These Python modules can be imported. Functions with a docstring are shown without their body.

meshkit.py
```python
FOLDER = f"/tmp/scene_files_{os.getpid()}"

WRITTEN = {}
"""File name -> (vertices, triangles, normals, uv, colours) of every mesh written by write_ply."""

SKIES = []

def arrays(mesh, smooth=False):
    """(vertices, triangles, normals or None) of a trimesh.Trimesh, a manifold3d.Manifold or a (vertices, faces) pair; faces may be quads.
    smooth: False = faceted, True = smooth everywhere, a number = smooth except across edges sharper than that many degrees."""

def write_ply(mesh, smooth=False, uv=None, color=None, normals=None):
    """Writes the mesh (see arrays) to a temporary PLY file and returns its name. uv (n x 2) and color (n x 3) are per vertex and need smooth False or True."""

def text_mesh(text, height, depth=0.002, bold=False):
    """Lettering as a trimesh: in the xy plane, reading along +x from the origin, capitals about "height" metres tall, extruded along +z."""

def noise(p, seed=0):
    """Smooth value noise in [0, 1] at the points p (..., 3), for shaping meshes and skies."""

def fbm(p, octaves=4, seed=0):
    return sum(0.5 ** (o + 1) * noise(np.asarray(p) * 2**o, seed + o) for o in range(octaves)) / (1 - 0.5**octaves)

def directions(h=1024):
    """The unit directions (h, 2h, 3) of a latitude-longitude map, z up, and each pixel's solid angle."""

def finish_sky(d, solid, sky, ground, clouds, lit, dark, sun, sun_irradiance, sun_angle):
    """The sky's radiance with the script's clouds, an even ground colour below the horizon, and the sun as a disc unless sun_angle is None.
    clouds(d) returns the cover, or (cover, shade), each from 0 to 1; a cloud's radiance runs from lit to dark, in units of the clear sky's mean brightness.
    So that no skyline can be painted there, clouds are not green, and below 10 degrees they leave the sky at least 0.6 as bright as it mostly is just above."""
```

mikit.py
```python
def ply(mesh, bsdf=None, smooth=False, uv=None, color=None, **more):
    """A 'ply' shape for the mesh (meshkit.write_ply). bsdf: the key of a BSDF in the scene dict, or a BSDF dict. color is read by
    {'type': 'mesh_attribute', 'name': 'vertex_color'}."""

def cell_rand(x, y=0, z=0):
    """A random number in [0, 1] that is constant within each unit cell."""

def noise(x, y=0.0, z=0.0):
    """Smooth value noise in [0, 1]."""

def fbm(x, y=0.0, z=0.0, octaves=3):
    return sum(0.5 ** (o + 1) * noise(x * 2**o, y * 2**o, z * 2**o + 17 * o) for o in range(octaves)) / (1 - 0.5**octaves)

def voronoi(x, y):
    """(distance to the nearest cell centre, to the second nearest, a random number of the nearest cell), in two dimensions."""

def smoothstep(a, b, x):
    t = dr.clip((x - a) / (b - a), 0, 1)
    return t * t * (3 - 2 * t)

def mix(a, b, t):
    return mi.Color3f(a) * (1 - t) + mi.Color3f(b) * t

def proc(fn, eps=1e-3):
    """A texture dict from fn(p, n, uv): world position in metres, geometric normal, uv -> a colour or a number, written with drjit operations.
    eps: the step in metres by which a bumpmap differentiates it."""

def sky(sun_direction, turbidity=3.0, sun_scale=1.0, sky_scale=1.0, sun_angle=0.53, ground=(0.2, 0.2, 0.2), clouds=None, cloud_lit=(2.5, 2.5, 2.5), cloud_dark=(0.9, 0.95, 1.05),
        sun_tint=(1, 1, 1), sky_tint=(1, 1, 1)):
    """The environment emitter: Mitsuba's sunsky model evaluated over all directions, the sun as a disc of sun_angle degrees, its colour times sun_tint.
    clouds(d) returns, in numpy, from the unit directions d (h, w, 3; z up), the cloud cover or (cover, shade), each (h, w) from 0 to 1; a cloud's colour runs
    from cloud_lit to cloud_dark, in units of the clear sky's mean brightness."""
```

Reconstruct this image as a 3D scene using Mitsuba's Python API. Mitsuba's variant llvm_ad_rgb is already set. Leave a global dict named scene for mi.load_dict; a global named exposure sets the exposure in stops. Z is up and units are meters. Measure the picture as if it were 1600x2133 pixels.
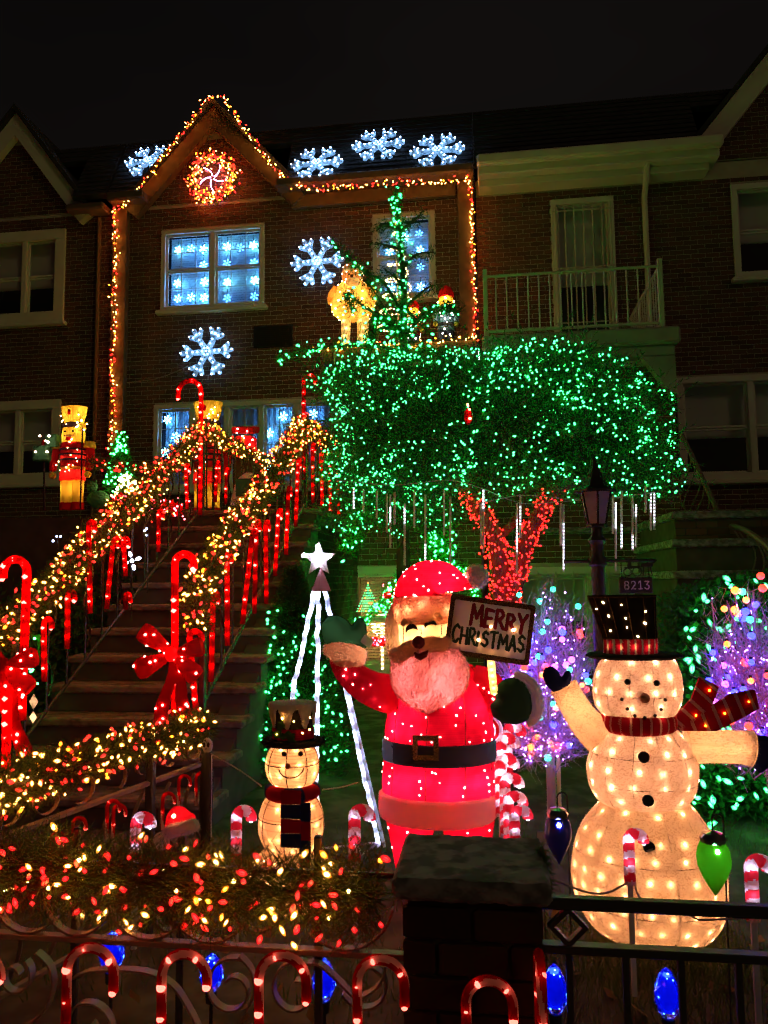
import math, random
import numpy as np, trimesh, mitsuba as mi, mikit, meshkit
from scipy.spatial import ConvexHull
from shapely.geometry import Polygon, Point, box as sbox
from shapely import affinity, union_all

T = mi.ScalarTransform4f
rng = np.random.default_rng(11)
scene, labels = {}, {}
TAU = 2 * math.pi

# ---------------------------------------------------------------- camera, sky, exposure
exposure = 0.0
FPX, EYE = 1570.0, np.array([0.0, 0.0, 1.55])          # focal length in pixels of a 1600 px wide frame; phone at eye height
YAW, PITCH, ROLL = (math.radians(a) for a in (7.5, 5.3, 0.6))
FW = np.array([-math.sin(YAW) * math.cos(PITCH), math.cos(YAW) * math.cos(PITCH), math.sin(PITCH)])
RT = np.array([math.cos(YAW), math.sin(YAW), 0.0])
UP = np.cross(RT, FW)
RT, UP = RT * math.cos(ROLL) - UP * math.sin(ROLL), UP * math.cos(ROLL) + RT * math.sin(ROLL)
scene['camera'] = {'type': 'perspective', 'fov': math.degrees(2 * math.atan(800 / FPX)), 'fov_axis': 'x', 'near_clip': 0.05, 'far_clip': 200.0,
                   'to_world': T().look_at(origin=EYE.tolist(), target=(EYE + FW).tolist(), up=UP.tolist())}
scene['night_sky'] = mikit.sky((0.62, -0.62, 0.5), turbidity=4, sun_scale=0.075, sky_scale=0.058, sun_angle=9, sun_tint=(1.0, 0.88, 0.66),
                               sky_tint=(1.8, .85, .47), ground=(0.1, 0.09, 0.08), cloud_lit=(1.35, 1.12, 1.02), cloud_dark=(.9, .78, .72),
                               clouds=lambda d: np.clip(1.5 * meshkit.fbm(d * [2.2, 2.2, 5.0] + 3, 4) - .45, 0, .75))


def at(x, y, Y):
    """the point on the plane y = Y (Y metres in front of the camera) seen at pixel (x, y) of the photograph"""
    d = FW + (x - 800) / FPX * RT - (y - 1066.5) / FPX * UP
    return EYE + d * (Y / d[1])


def atx(x, y, X):
    d = FW + (x - 800) / FPX * RT - (y - 1066.5) / FPX * UP
    return EYE + d * (X / d[0])


def seen(p):
    v = np.asarray(p) - EYE
    d = v @ FW
    return np.stack([800 + FPX * (v @ RT) / d, 1066.5 - FPX * (v @ UP) / d, d], -1)


# ---------------------------------------------------------------- scene bookkeeping
used, WEIGHTS = {}, []


def numbered(name):
    n = used.get(name, 0)
    used[name] = n + 1
    return name if n == 0 else f'{name}_{n:03d}'


def thing(name, label, cat, group=None, kind=None):
    key = numbered(name)
    labels[key] = {'label': label}
    if cat: labels[key]['category'] = cat
    if group: labels[key]['group'] = group
    if kind: labels[key]['kind'] = kind
    return key


def tri_area(m):
    v, f = m
    return float(np.linalg.norm(np.cross(v[f[:, 1]] - v[f[:, 0]], v[f[:, 2]] - v[f[:, 0]]), axis=1).sum() / 2)


def shape(m, bsdf, smooth=False, emit=None, color=None):
    d = mikit.ply(m, bsdf, smooth=smooth, color=color)
    if emit is not None:
        w = (tri_area(m) * float(np.dot(emit, (0.3, 0.5, 0.2)))) ** 0.7
        WEIGHTS.append(w)
        d['emitter'] = {'type': 'area', 'radiance': {'type': 'rgb', 'value': [float(c) for c in emit]}, 'sampling_weight': w}
    return d


def part(parent, name, m, bsdf, smooth=False, emit=None, kind=None, label=None, color=None):
    key = numbered(parent + '__' + name)
    scene[key] = shape(m, bsdf, smooth, emit, color)
    if kind or label:
        labels[key] = {}
        if kind: labels[key]['kind'] = kind
        if label: labels[key]['label'] = label
    return key


def one(name, label, cat, m, bsdf, smooth=False, emit=None, group=None, kind=None, color=None):
    key = thing(name, label, cat, group, kind)
    scene[key] = shape(m, bsdf, smooth, emit, color)
    return key


def copies(parent, name, base, mats):
    """the shape dict 'base' once per 4x4 matrix, each a part of its own"""
    for m in mats:
        scene[numbered(parent + '__' + name)] = {**base, 'to_world': T(m)}


# ---------------------------------------------------------------- mesh helpers: a mesh is (vertices, triangles)
def cat(ms):
    ms = [m for m in ms if len(m[0])]
    at_ = np.cumsum([0] + [len(m[0]) for m in ms])
    return np.vstack([m[0] for m in ms]), np.vstack([np.asarray(m[1]) + a for m, a in zip(ms, at_)])


def mv(m, t, R=None):
    v = m[0] if R is None else m[0] @ np.asarray(R).T
    return v + np.asarray(t), m[1]


def rotz(a):
    c, s = math.cos(a), math.sin(a)
    return np.array([[c, -s, 0], [s, c, 0], [0, 0, 1.0]])


def rotx(a):
    c, s = math.cos(a), math.sin(a)
    return np.array([[1, 0, 0], [0, c, -s], [0, s, c.real]])


def roty(a):
    c, s = math.cos(a), math.sin(a)
    return np.array([[c, 0, s], [0, 1, 0], [-s, 0, c]])


_S = np.array([[x, y, z] for x in (-1, 1) for y in (-1, 1) for z in (-1, 1)], float)
_CB = np.vstack([np.where(np.eye(3)[a] > 0, _S, _S * 0.7) for a in range(3)])
_h = ConvexHull(_CB)
_f = _h.simplices.copy()
_n = np.cross(_CB[_f[:, 1]] - _CB[_f[:, 0]], _CB[_f[:, 2]] - _CB[_f[:, 0]])
_flip = (_n * _CB[_f].mean(1)).sum(1) < 0
_f[_flip] = _f[_flip][:, ::-1]
_BF = np.array([[0, 1, 3], [0, 3, 2], [4, 6, 7], [4, 7, 5], [0, 4, 5], [0, 5, 1], [2, 3, 7], [2, 7, 6], [0, 2, 6], [0, 6, 4], [1, 5, 7], [1, 7, 3]])


def bx(x0, x1, y0, y1, z0, z1, b=0.0):
    lo, hi = np.array([x0, y0, z0], float), np.array([x1, y1, z1], float)
    c, h = (lo + hi) / 2, (hi - lo) / 2
    if b <= 0:
        return c + _S * h, _BF
    k = np.minimum(b, h * 0.45)
    return c + np.vstack([_S * (h - k * (1 - np.eye(3)[a])) for a in range(3)]), _f


def frames(p, up=None):
    p = np.asarray(p, float)
    t = np.gradient(p, axis=0)
    t /= np.linalg.norm(t, axis=1, keepdims=True) + 1e-12
    a = np.zeros_like(t)
    u = np.array([0, 0, 1.0]) if abs(t[0][2]) < 0.9 else np.array([1.0, 0, 0])
    if up is not None: u = np.asarray(up, float)
    for i in range(len(p)):
        u = u - t[i] * (u @ t[i]) if up is None else np.asarray(up, float) - t[i] * (np.asarray(up, float) @ t[i])
        u = u / (np.linalg.norm(u) + 1e-12)
        a[i] = u
    return t, a, np.cross(t, a)


def tube(p, r, n=8, caps=True):
    p = np.asarray(p, float)
    r = np.broadcast_to(np.asarray(r, float), (len(p),))
    t, a, b = frames(p)
    ang = np.arange(n) * TAU / n
    v = p[:, None] + r[:, None, None] * (np.cos(ang)[None, :, None] * a[:, None] + np.sin(ang)[None, :, None] * b[:, None])
    return skin(v, caps)


def skin(v, caps=True):
    """closed rings (k, n, 3) joined to a tube"""
    k, n = v.shape[:2]
    i, j = np.meshgrid(np.arange(k - 1), np.arange(n), indexing='ij')
    q = np.stack([i * n + j, i * n + (j + 1) % n, (i + 1) * n + (j + 1) % n, (i + 1) * n + j], -1).reshape(-1, 4)
    f = np.vstack([q[:, [0, 1, 2]], q[:, [0, 2, 3]]])
    vv = v.reshape(-1, 3)
    if caps:
        c0, c1 = len(vv), len(vv) + 1
        vv = np.vstack([vv, v[0].mean(0), v[-1].mean(0)])
        j = np.arange(n)
        f = np.vstack([f, np.stack([(j + 1) % n, j, j * 0 + c0], 1), np.stack([(k - 1) * n + j, (k - 1) * n + (j + 1) % n, j * 0 + c1], 1)])
    return vv, f


def ribbon(p, across, thick, normal=None):
    """flat bar along p: 'across' = width vector, thickness along the in-plane normal"""
    p = np.asarray(p, float)
    t = np.gradient(p, axis=0)
    t /= np.linalg.norm(t, axis=1, keepdims=True) + 1e-12
    ac = np.broadcast_to(np.asarray(across, float), p.shape)
    n = np.cross(t, ac)
    n /= np.linalg.norm(n, axis=1, keepdims=True) + 1e-12
    v = np.stack([p - ac / 2 - n * thick / 2, p + ac / 2 - n * thick / 2, p + ac / 2 + n * thick / 2, p - ac / 2 + n * thick / 2], 1)
    return skin(v)


def lathe(prof, n=24, c=(0, 0, 0), sy=1.0):
    prof = np.asarray(prof, float)
    a = np.arange(n) * TAU / n
    v = np.stack([prof[:, None, 0] * np.cos(a), prof[:, None, 0] * np.sin(a) * sy, np.broadcast_to(prof[:, None, 1], (len(prof), n))], -1)
    return mv(skin(v), c)


def poly(pg, y0, y1):
    """polygon in the x-z plane, extruded from y0 to y1"""
    out = []
    for g in getattr(pg, 'geoms', [pg]):
        if g.area < 1e-7: continue
        m = trimesh.creation.extrude_polygon(g, y1 - y0, engine='earcut')
        v = np.array(m.vertices)
        out.append((np.stack([v[:, 0], y1 - v[:, 2], v[:, 1]], 1), np.array(m.faces)))
    return cat(out)


def ico(sub=1):
    m = trimesh.creation.icosphere(subdivisions=sub)
    return np.array(m.vertices), np.array(m.faces)


_I0, _I1, _I2, _I3 = ico(0), ico(1), ico(2), ico(3)


def ball(c, r, sub=2):
    m = (_I0, _I1, _I2, _I3)[sub]
    return m[0] * np.asarray(r) + np.asarray(c), m[1]


def many(base, pts, R=None, s=None):
    """copies of a small mesh at pts, with rotations R (n,3,3) and scales s (n,) or (n,3), as one mesh"""
    v, f = base
    pts = np.asarray(pts, float)
    n = len(pts)
    x = np.broadcast_to(v, (n,) + v.shape)
    if s is not None:
        s = np.asarray(s, float)
        x = x * (s[:, None, None] if s.ndim == 1 else s[:, None, :])
    if R is not None:
        x = np.einsum('kij,knj->kni', R, x)
    x = x + pts[:, None]
    return x.reshape(-1, 3), (f[None] + (np.arange(n) * len(v))[:, None, None]).reshape(-1, 3)


def rand_dir(n):
    d = rng.normal(size=(n, 3))
    return d / np.linalg.norm(d, axis=1, keepdims=True)


def basis(z):
    z = z / (np.linalg.norm(z, axis=1, keepdims=True) + 1e-12)
    a = np.where(np.abs(z[:, 2:]) < 0.9, [0, 0, 1.0], [1.0, 0, 0])
    x = np.cross(a, z)
    x /= np.linalg.norm(x, axis=1, keepdims=True)
    return np.stack([x, np.cross(z, x), z], -1)


_OCT = (np.array([[1, 0, 0], [-1, 0, 0], [0, 1, 0], [0, -1, 0], [0, 0, 1], [0, 0, -1.0]]), np.array([[0, 2, 4], [2, 1, 4], [1, 3, 4], [3, 0, 4], [2, 0, 5], [1, 2, 5], [3, 1, 5], [0, 3, 5]]))


def bulbs(pts, r, l=1.7, dirs=None, fine=False):
    pts = np.asarray(pts, float)
    d = rand_dir(len(pts)) if dirs is None else np.broadcast_to(np.asarray(dirs, float), pts.shape) + 0.25 * rand_dir(len(pts))
    k = r * rng.uniform(0.8, 1.2, len(pts))
    return many(_I1 if fine else _I0, pts, basis(d), np.stack([k, k, k * l], 1))


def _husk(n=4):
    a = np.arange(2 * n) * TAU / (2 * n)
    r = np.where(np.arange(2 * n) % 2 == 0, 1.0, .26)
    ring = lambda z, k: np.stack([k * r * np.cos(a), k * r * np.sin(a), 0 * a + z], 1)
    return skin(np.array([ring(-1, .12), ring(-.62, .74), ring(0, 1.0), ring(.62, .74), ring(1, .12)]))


HUSK = _husk()  # star-ribbed shell shaped to give each bulb a coloured halo ring


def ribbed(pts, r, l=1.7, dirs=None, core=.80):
    """mini bulbs: (bright filament bodies, emitting coloured ribs added as a glow halo)"""
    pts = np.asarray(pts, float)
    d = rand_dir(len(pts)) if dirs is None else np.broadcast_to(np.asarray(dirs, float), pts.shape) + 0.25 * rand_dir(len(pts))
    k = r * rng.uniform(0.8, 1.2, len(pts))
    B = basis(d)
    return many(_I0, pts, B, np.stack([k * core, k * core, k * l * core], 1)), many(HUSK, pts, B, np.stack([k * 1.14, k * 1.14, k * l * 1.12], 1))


def blades(base, d, length, width):
    """thin pointed triangles (needles, grass, fur) from base along d"""
    n = len(base)
    d = d / (np.linalg.norm(d, axis=1, keepdims=True) + 1e-12)
    s = np.cross(d, rand_dir(n))
    s /= np.linalg.norm(s, axis=1, keepdims=True) + 1e-12
    w = np.broadcast_to(np.asarray(width, float), (n,))[:, None] / 2
    L = np.broadcast_to(np.asarray(length, float), (n,))[:, None]
    v = np.stack([base - s * w, base + s * w, base + d * L], 1).reshape(-1, 3)
    return v, np.arange(3 * n).reshape(n, 3)


def leaves(c, d, length, width):
    n = len(c)
    d = d / (np.linalg.norm(d, axis=1, keepdims=True) + 1e-12)
    s = np.cross(d, rand_dir(n))
    s /= np.linalg.norm(s, axis=1, keepdims=True) + 1e-12
    L = np.broadcast_to(np.asarray(length, float), (n,))[:, None]
    w = np.broadcast_to(np.asarray(width, float), (n,))[:, None] / 2
    m = c + d * L * 0.45
    v = np.stack([c, m + s * w, c + d * L, m - s * w], 1).reshape(-1, 3)
    k = (np.arange(n) * 4)[:, None]
    return v, np.vstack([k + [0, 1, 2], k + [0, 2, 3]])


def on_surface(m, n):
    v, f = m
    a, b, c = v[f[:, 0]], v[f[:, 1]], v[f[:, 2]]
    nn = np.cross(b - a, c - a)
    ar = np.linalg.norm(nn, axis=1)
    i = rng.choice(len(f), n, p=ar / ar.sum())
    r1, r2 = np.sqrt(rng.random(n))[:, None], rng.random(n)[:, None]
    return a[i] * (1 - r1) + b[i] * r1 * (1 - r2) + c[i] * r1 * r2, nn[i] / (ar[i][:, None] + 1e-12)


def fur(m, n, length, width=0.0016, droop=0.3):
    p, d = on_surface(m, n)
    d = d + 0.7 * rand_dir(n) + np.array([0, 0, -droop])
    return blades(p - 0.002 * d, d, length * rng.uniform(0.5, 1.2, n), width)


def path(pts, step):
    """a polyline resampled at about equal steps through a smooth curve"""
    p = np.asarray(pts, float)
    if len(p) > 2:
        q, n = [], len(p)
        e = np.vstack([2 * p[0] - p[1], p, 2 * p[-1] - p[-2]])
        for i in range(n - 1):
            t = np.linspace(0, 1, 14, endpoint=False)[:, None]
            a, b, c, d = e[i], e[i + 1], e[i + 2], e[i + 3]
            q.append(0.5 * ((2 * b) + (-a + c) * t + (2 * a - 5 * b + 4 * c - d) * t**2 + (-a + 3 * b - 3 * c + d) * t**3))
        p = np.vstack(q + [p[-1:]])
    L = np.r_[0, np.cumsum(np.linalg.norm(np.diff(p, axis=0), axis=1))]
    s = np.linspace(0, L[-1], max(2, int(round(L[-1] / step)) + 1))
    return np.stack([np.interp(s, L, p[:, k]) for k in range(3)], 1)


# ---------------------------------------------------------------- materials
def mat(name, d):
    scene[name] = d
    return name


def rgb(c): return {'type': 'rgb', 'value': list(c)}


def matte(name, c): return mat(name, {'type': 'twosided', 'bsdf': {'type': 'diffuse', 'reflectance': rgb(c)}})


def gloss(name, c, rough=0.4, metallic=0.0, spec=0.5, clearcoat=0.0):
    return mat(name, {'type': 'twosided', 'bsdf': {'type': 'principled', 'base_color': rgb(c) if not isinstance(c, dict) else c, 'roughness': rough, 'metallic': metallic, 'specular': spec, 'clearcoat': clearcoat}})


def thin(name, c, trans=1.0, rough=0.6):
    return mat(name, {'type': 'principledthin', 'base_color': rgb(c) if not isinstance(c, dict) else c, 'roughness': rough, 'diff_trans': trans, 'spec_trans': 0.0})


def pm(name, fn, rough=0.8):
    return mat(name, {'type': 'twosided', 'bsdf': {'type': 'principled', 'base_color': mikit.proc(fn), 'roughness': rough, 'specular': 0.3}})


BRICK_C = [(.125, .060, .042), (.15, .068, .045), (.095, .05, .038), (.13, .074, .055)]
for i, c in enumerate(BRICK_C): matte(f'mat_brick_{i}', c)
mat('mat_brick_vc', {'type': 'twosided', 'bsdf': {'type': 'diffuse', 'reflectance': {'type': 'mesh_attribute', 'name': 'vertex_color'}}})
pm('mat_mortar', lambda p, n, uv: mikit.mix((.34, .29, .23), (.50, .44, .35), mikit.fbm(p.x * 6, p.y * 6, p.z * 6)), .95)
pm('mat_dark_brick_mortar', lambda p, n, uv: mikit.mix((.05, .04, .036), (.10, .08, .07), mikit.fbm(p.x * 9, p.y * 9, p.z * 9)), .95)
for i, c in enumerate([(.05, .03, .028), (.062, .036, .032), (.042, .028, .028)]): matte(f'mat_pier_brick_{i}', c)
pm('mat_roof', lambda p, n, uv: mikit.mix((.022, .022, .026), (.05, .047, .048), mikit.fbm(p.x * 9, p.y * 9, p.z * 9)), .9)
pm('mat_trim', lambda p, n, uv: mikit.mix((.62, .58, .46), (.74, .70, .57), mikit.fbm(p.x * 5, p.y * 5, p.z * 5)), .6)
pm('mat_dark_trim', lambda p, n, uv: mikit.mix((.20, .20, .17), (.34, .33, .28), mikit.fbm(p.x * 6, p.y * 6, p.z * 6)), .7)  # darker tone of the trim, for porch cornice and bracket
gloss('mat_frame', (.66, .62, .54), .45)
pm('mat_brown_trim', lambda p, n, uv: mikit.mix((.09, .055, .034), (.16, .10, .062), mikit.fbm(p.x * 7, p.y * 7, p.z * 7)), .6)
thin('mat_blind', (.74, .72, .68), .7)
thin('mat_curtain', (.62, .62, .64), .7)
matte('mat_room', (.10, .095, .09))
mat('mat_pane', {'type': 'thindielectric', 'int_ior': 1.5})
gloss('mat_iron', (.035, .032, .034), .38, spec=.6)
gloss('mat_iron_bronze', (.16, .12, .095), .42, spec=.6)
gloss('mat_white_iron', (.5, .48, .38), .5)
pm('mat_stone', lambda p, n, uv: mikit.mix((.10, .095, .09), (.27, .25, .24), mikit.smoothstep(.35, .7, mikit.fbm(p.x * 26, p.y * 26, p.z * 26, 4))), .9)
pm('mat_step', lambda p, n, uv: mikit.mix((.055, .042, .038), (.19, .13, .105), mikit.smoothstep(.25, .7, .55 * mikit.fbm(p.x * 3.1, p.y * 9, p.z * 9, 4) + .45 * mikit.fbm(p.x * 21, p.y * 21, p.z * 21, 3))), .8)
pm('mat_soil', lambda p, n, uv: mikit.mix((.045, .036, .026), (.10, .082, .055), mikit.smoothstep(.3, .75, mikit.fbm(p.x * 7, p.y * 7, 0, 5))), .97)
pm('mat_concrete', lambda p, n, uv: mikit.mix((.17, .165, .155), (.25, .24, .225), mikit.fbm(p.x * 3, p.y * 3, 0, 4)), .9)
for i, c in enumerate([(.035, .085, .025), (.05, .11, .03), (.045, .10, .032)]): thin(f'mat_needle_{i}', c, .5)
thin('mat_garland_needle', (.065, .09, .028), .6)
thin('mat_leaf', (.05, .13, .045), .9)
thin('mat_leaf_dark', (.038, .10, .035), .7)
thin('mat_grass', (.075, .10, .03), .7)
thin('mat_dry_leaf', (.22, .12, .06), .5)
pm('mat_bark', lambda p, n, uv: mikit.mix((.06, .045, .035), (.14, .10, .075), mikit.fbm(p.x * 22, p.y * 22, p.z * 8)), .95)
matte('mat_twig', (.42, .36, .36))
matte('mat_cord', (.035, .05, .03))
matte('mat_pale_cord', (.4, .34, .3))
matte('mat_bulb', (.35, .35, .35))
thin('mat_red_tube', (.36, .007, .011), .34, .2)
thin('mat_white_tube', (.66, .58, .50), .4, .25)
thin('mat_flake_tube', (.70, .82, .88), 1.1, .25)
thin('mat_red_plastic', (.80, .03, .05), 1.0, .3)
thin('mat_white_plastic', (.88, .87, .88), 1.0, .3)
thin('mat_rope', (.80, .84, .92), 1.3, .3)
gloss('mat_white_stake', (.72, .70, .70), .4)
gloss('mat_black', (.018, .017, .018), .5)
gloss('mat_black_felt', (.014, .013, .015), .9, spec=.1)
matte('mat_wire', (.16, .08, .04))

WARM, RED, GREEN, COOL, BLUE, PURPLE, AMBER = (30, 13, 2.2), (16, .05, .045), (.70, 30, 2.6), (4, 7, 12), (.25, .4, 12), (4, .8, 12), (26, 5.2, .15)
HALO = {WARM: (1.5, .36, .015), RED: (1.0, .008, .012), GREEN: (.010, .74, .27), AMBER: (1.3, .24, .004)}      # emission of the coloured ribs, a glow halo put round the filament
ORD = 'first second third fourth fifth sixth seventh eighth ninth tenth eleventh twelfth thirteenth fourteenth fifteenth sixteenth seventeenth eighteenth'.split()
ORD += ['nineteenth', 'twentieth'] + ['twenty-' + o for o in ORD[:9]]


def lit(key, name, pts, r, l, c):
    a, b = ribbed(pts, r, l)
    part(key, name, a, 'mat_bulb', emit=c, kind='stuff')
    part(key, 'bulb_halo', b, 'mat_bulb', emit=HALO.get(c) or tuple(np.array(c) / max(c)), kind='stuff')  # emitting shell added as the glow round the bulbs


def string(name, label, cat_, pts, colour, r=.009, group=None, cord=None, l=1.7, parent=None, fine=False, part_name='light_string'):
    """a light string: all its small bulbs one part, its cord another"""
    key = parent or thing(name, label, cat_, group)
    if isinstance(colour, list):
        pick = rng.choice(len(colour), len(pts), p=[w for _, w in colour])
        for k, (c, _) in enumerate(colour):
            if (pick == k).any(): lit(key, part_name, np.asarray(pts)[pick == k], r, l, c)
    else:
        lit(key, part_name, pts, r, l, colour)
    if cord is not None: part(key, 'cord', cord, 'mat_cord')
    return key
# ---------------------------------------------------------------- the setting
def sheet(x0, x1, y0, y1, z, step=.25, amp=0.0):
    xs, ys = np.arange(x0, x1 + step / 2, step), np.arange(y0, y1 + step / 2, step)
    X, Y = np.meshgrid(xs, ys, indexing='ij')
    Z = z + amp * (meshkit.fbm(np.stack([X * 1.7, Y * 1.7, X * 0], -1), 4) - .5)
    n = len(ys)
    i, j = np.meshgrid(np.arange(len(xs) - 1), np.arange(n - 1), indexing='ij')
    q = np.stack([i * n + j, (i + 1) * n + j, (i + 1) * n + j + 1, i * n + j + 1], -1).reshape(-1, 4)
    return np.stack([X, Y, Z], -1).reshape(-1, 3), np.vstack([q[:, [0, 1, 2]], q[:, [0, 2, 3]]])


one('ground', 'dark city ground under and around the houses', None, sheet(-60, 60, -30, 60, -.08, 6), 'mat_concrete', kind='structure')
one('front_yard', 'dark bare front yard soil behind the low fence', None, sheet(-6.2, 7, 1.98, 10.6, .05, .08, .07), 'mat_soil', True, kind='structure')
one('sidewalk', 'pale concrete sidewalk in front of the fence', None, bx(-30, 30, -1.6, 1.62, -.2, 0), 'mat_concrete', kind='structure')
one('fence_kerb', 'low concrete kerb carrying the front fence', None, bx(-6, 7, 1.63, 1.97, -.2, .16, .02), 'mat_stone', kind='structure')
one('street', 'asphalt street behind the camera', None, bx(-60, 60, -12, -1.61, -.3, -.12), 'mat_roof', kind='structure')
# grass, thin over the soil and thicker round the snowman; fallen leaves
g = np.stack([rng.uniform(-1.9, 2.6, 9000), rng.uniform(2.0, 5.0, 9000), np.full(9000, .05)], 1)
g2 = np.stack([.62 + .42 * rng.normal(size=5000), 3.15 + .22 * rng.normal(size=5000), np.full(5000, .06)], 1)
g = np.vstack([g[meshkit.noise(g * 2.1) > .45], g2])
one('grass', 'short dull grass blades over the yard soil', 'grass', blades(g, rand_dir(len(g)) * .5 + [0, 0, 1], rng.uniform(.03, .085, len(g)), .005), 'mat_grass', kind='stuff')
c = np.stack([rng.uniform(-1.6, 1.6, 130), rng.uniform(2.0, 4.2, 130), np.full(130, .085)], 1)
one('fallen_leaves', 'brown dry leaves lying about the yard', 'leaves', leaves(c, rand_dir(130) * [1, 1, .25], rng.uniform(.05, .10, 130), rng.uniform(.04, .07, 130)), 'mat_dry_leaf', kind='stuff')


# ---------------------------------------------------------------- brickwork
UNIT = [shape(bx(-.5, .5, -.5, .5, -.5, .5), f'mat_brick_{i}') for i in range(4)]
PIER = [shape(bx(-.5, .5, -.5, .5, -.5, .5, .06), f'mat_pier_brick_{i}') for i in range(3)]


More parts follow.
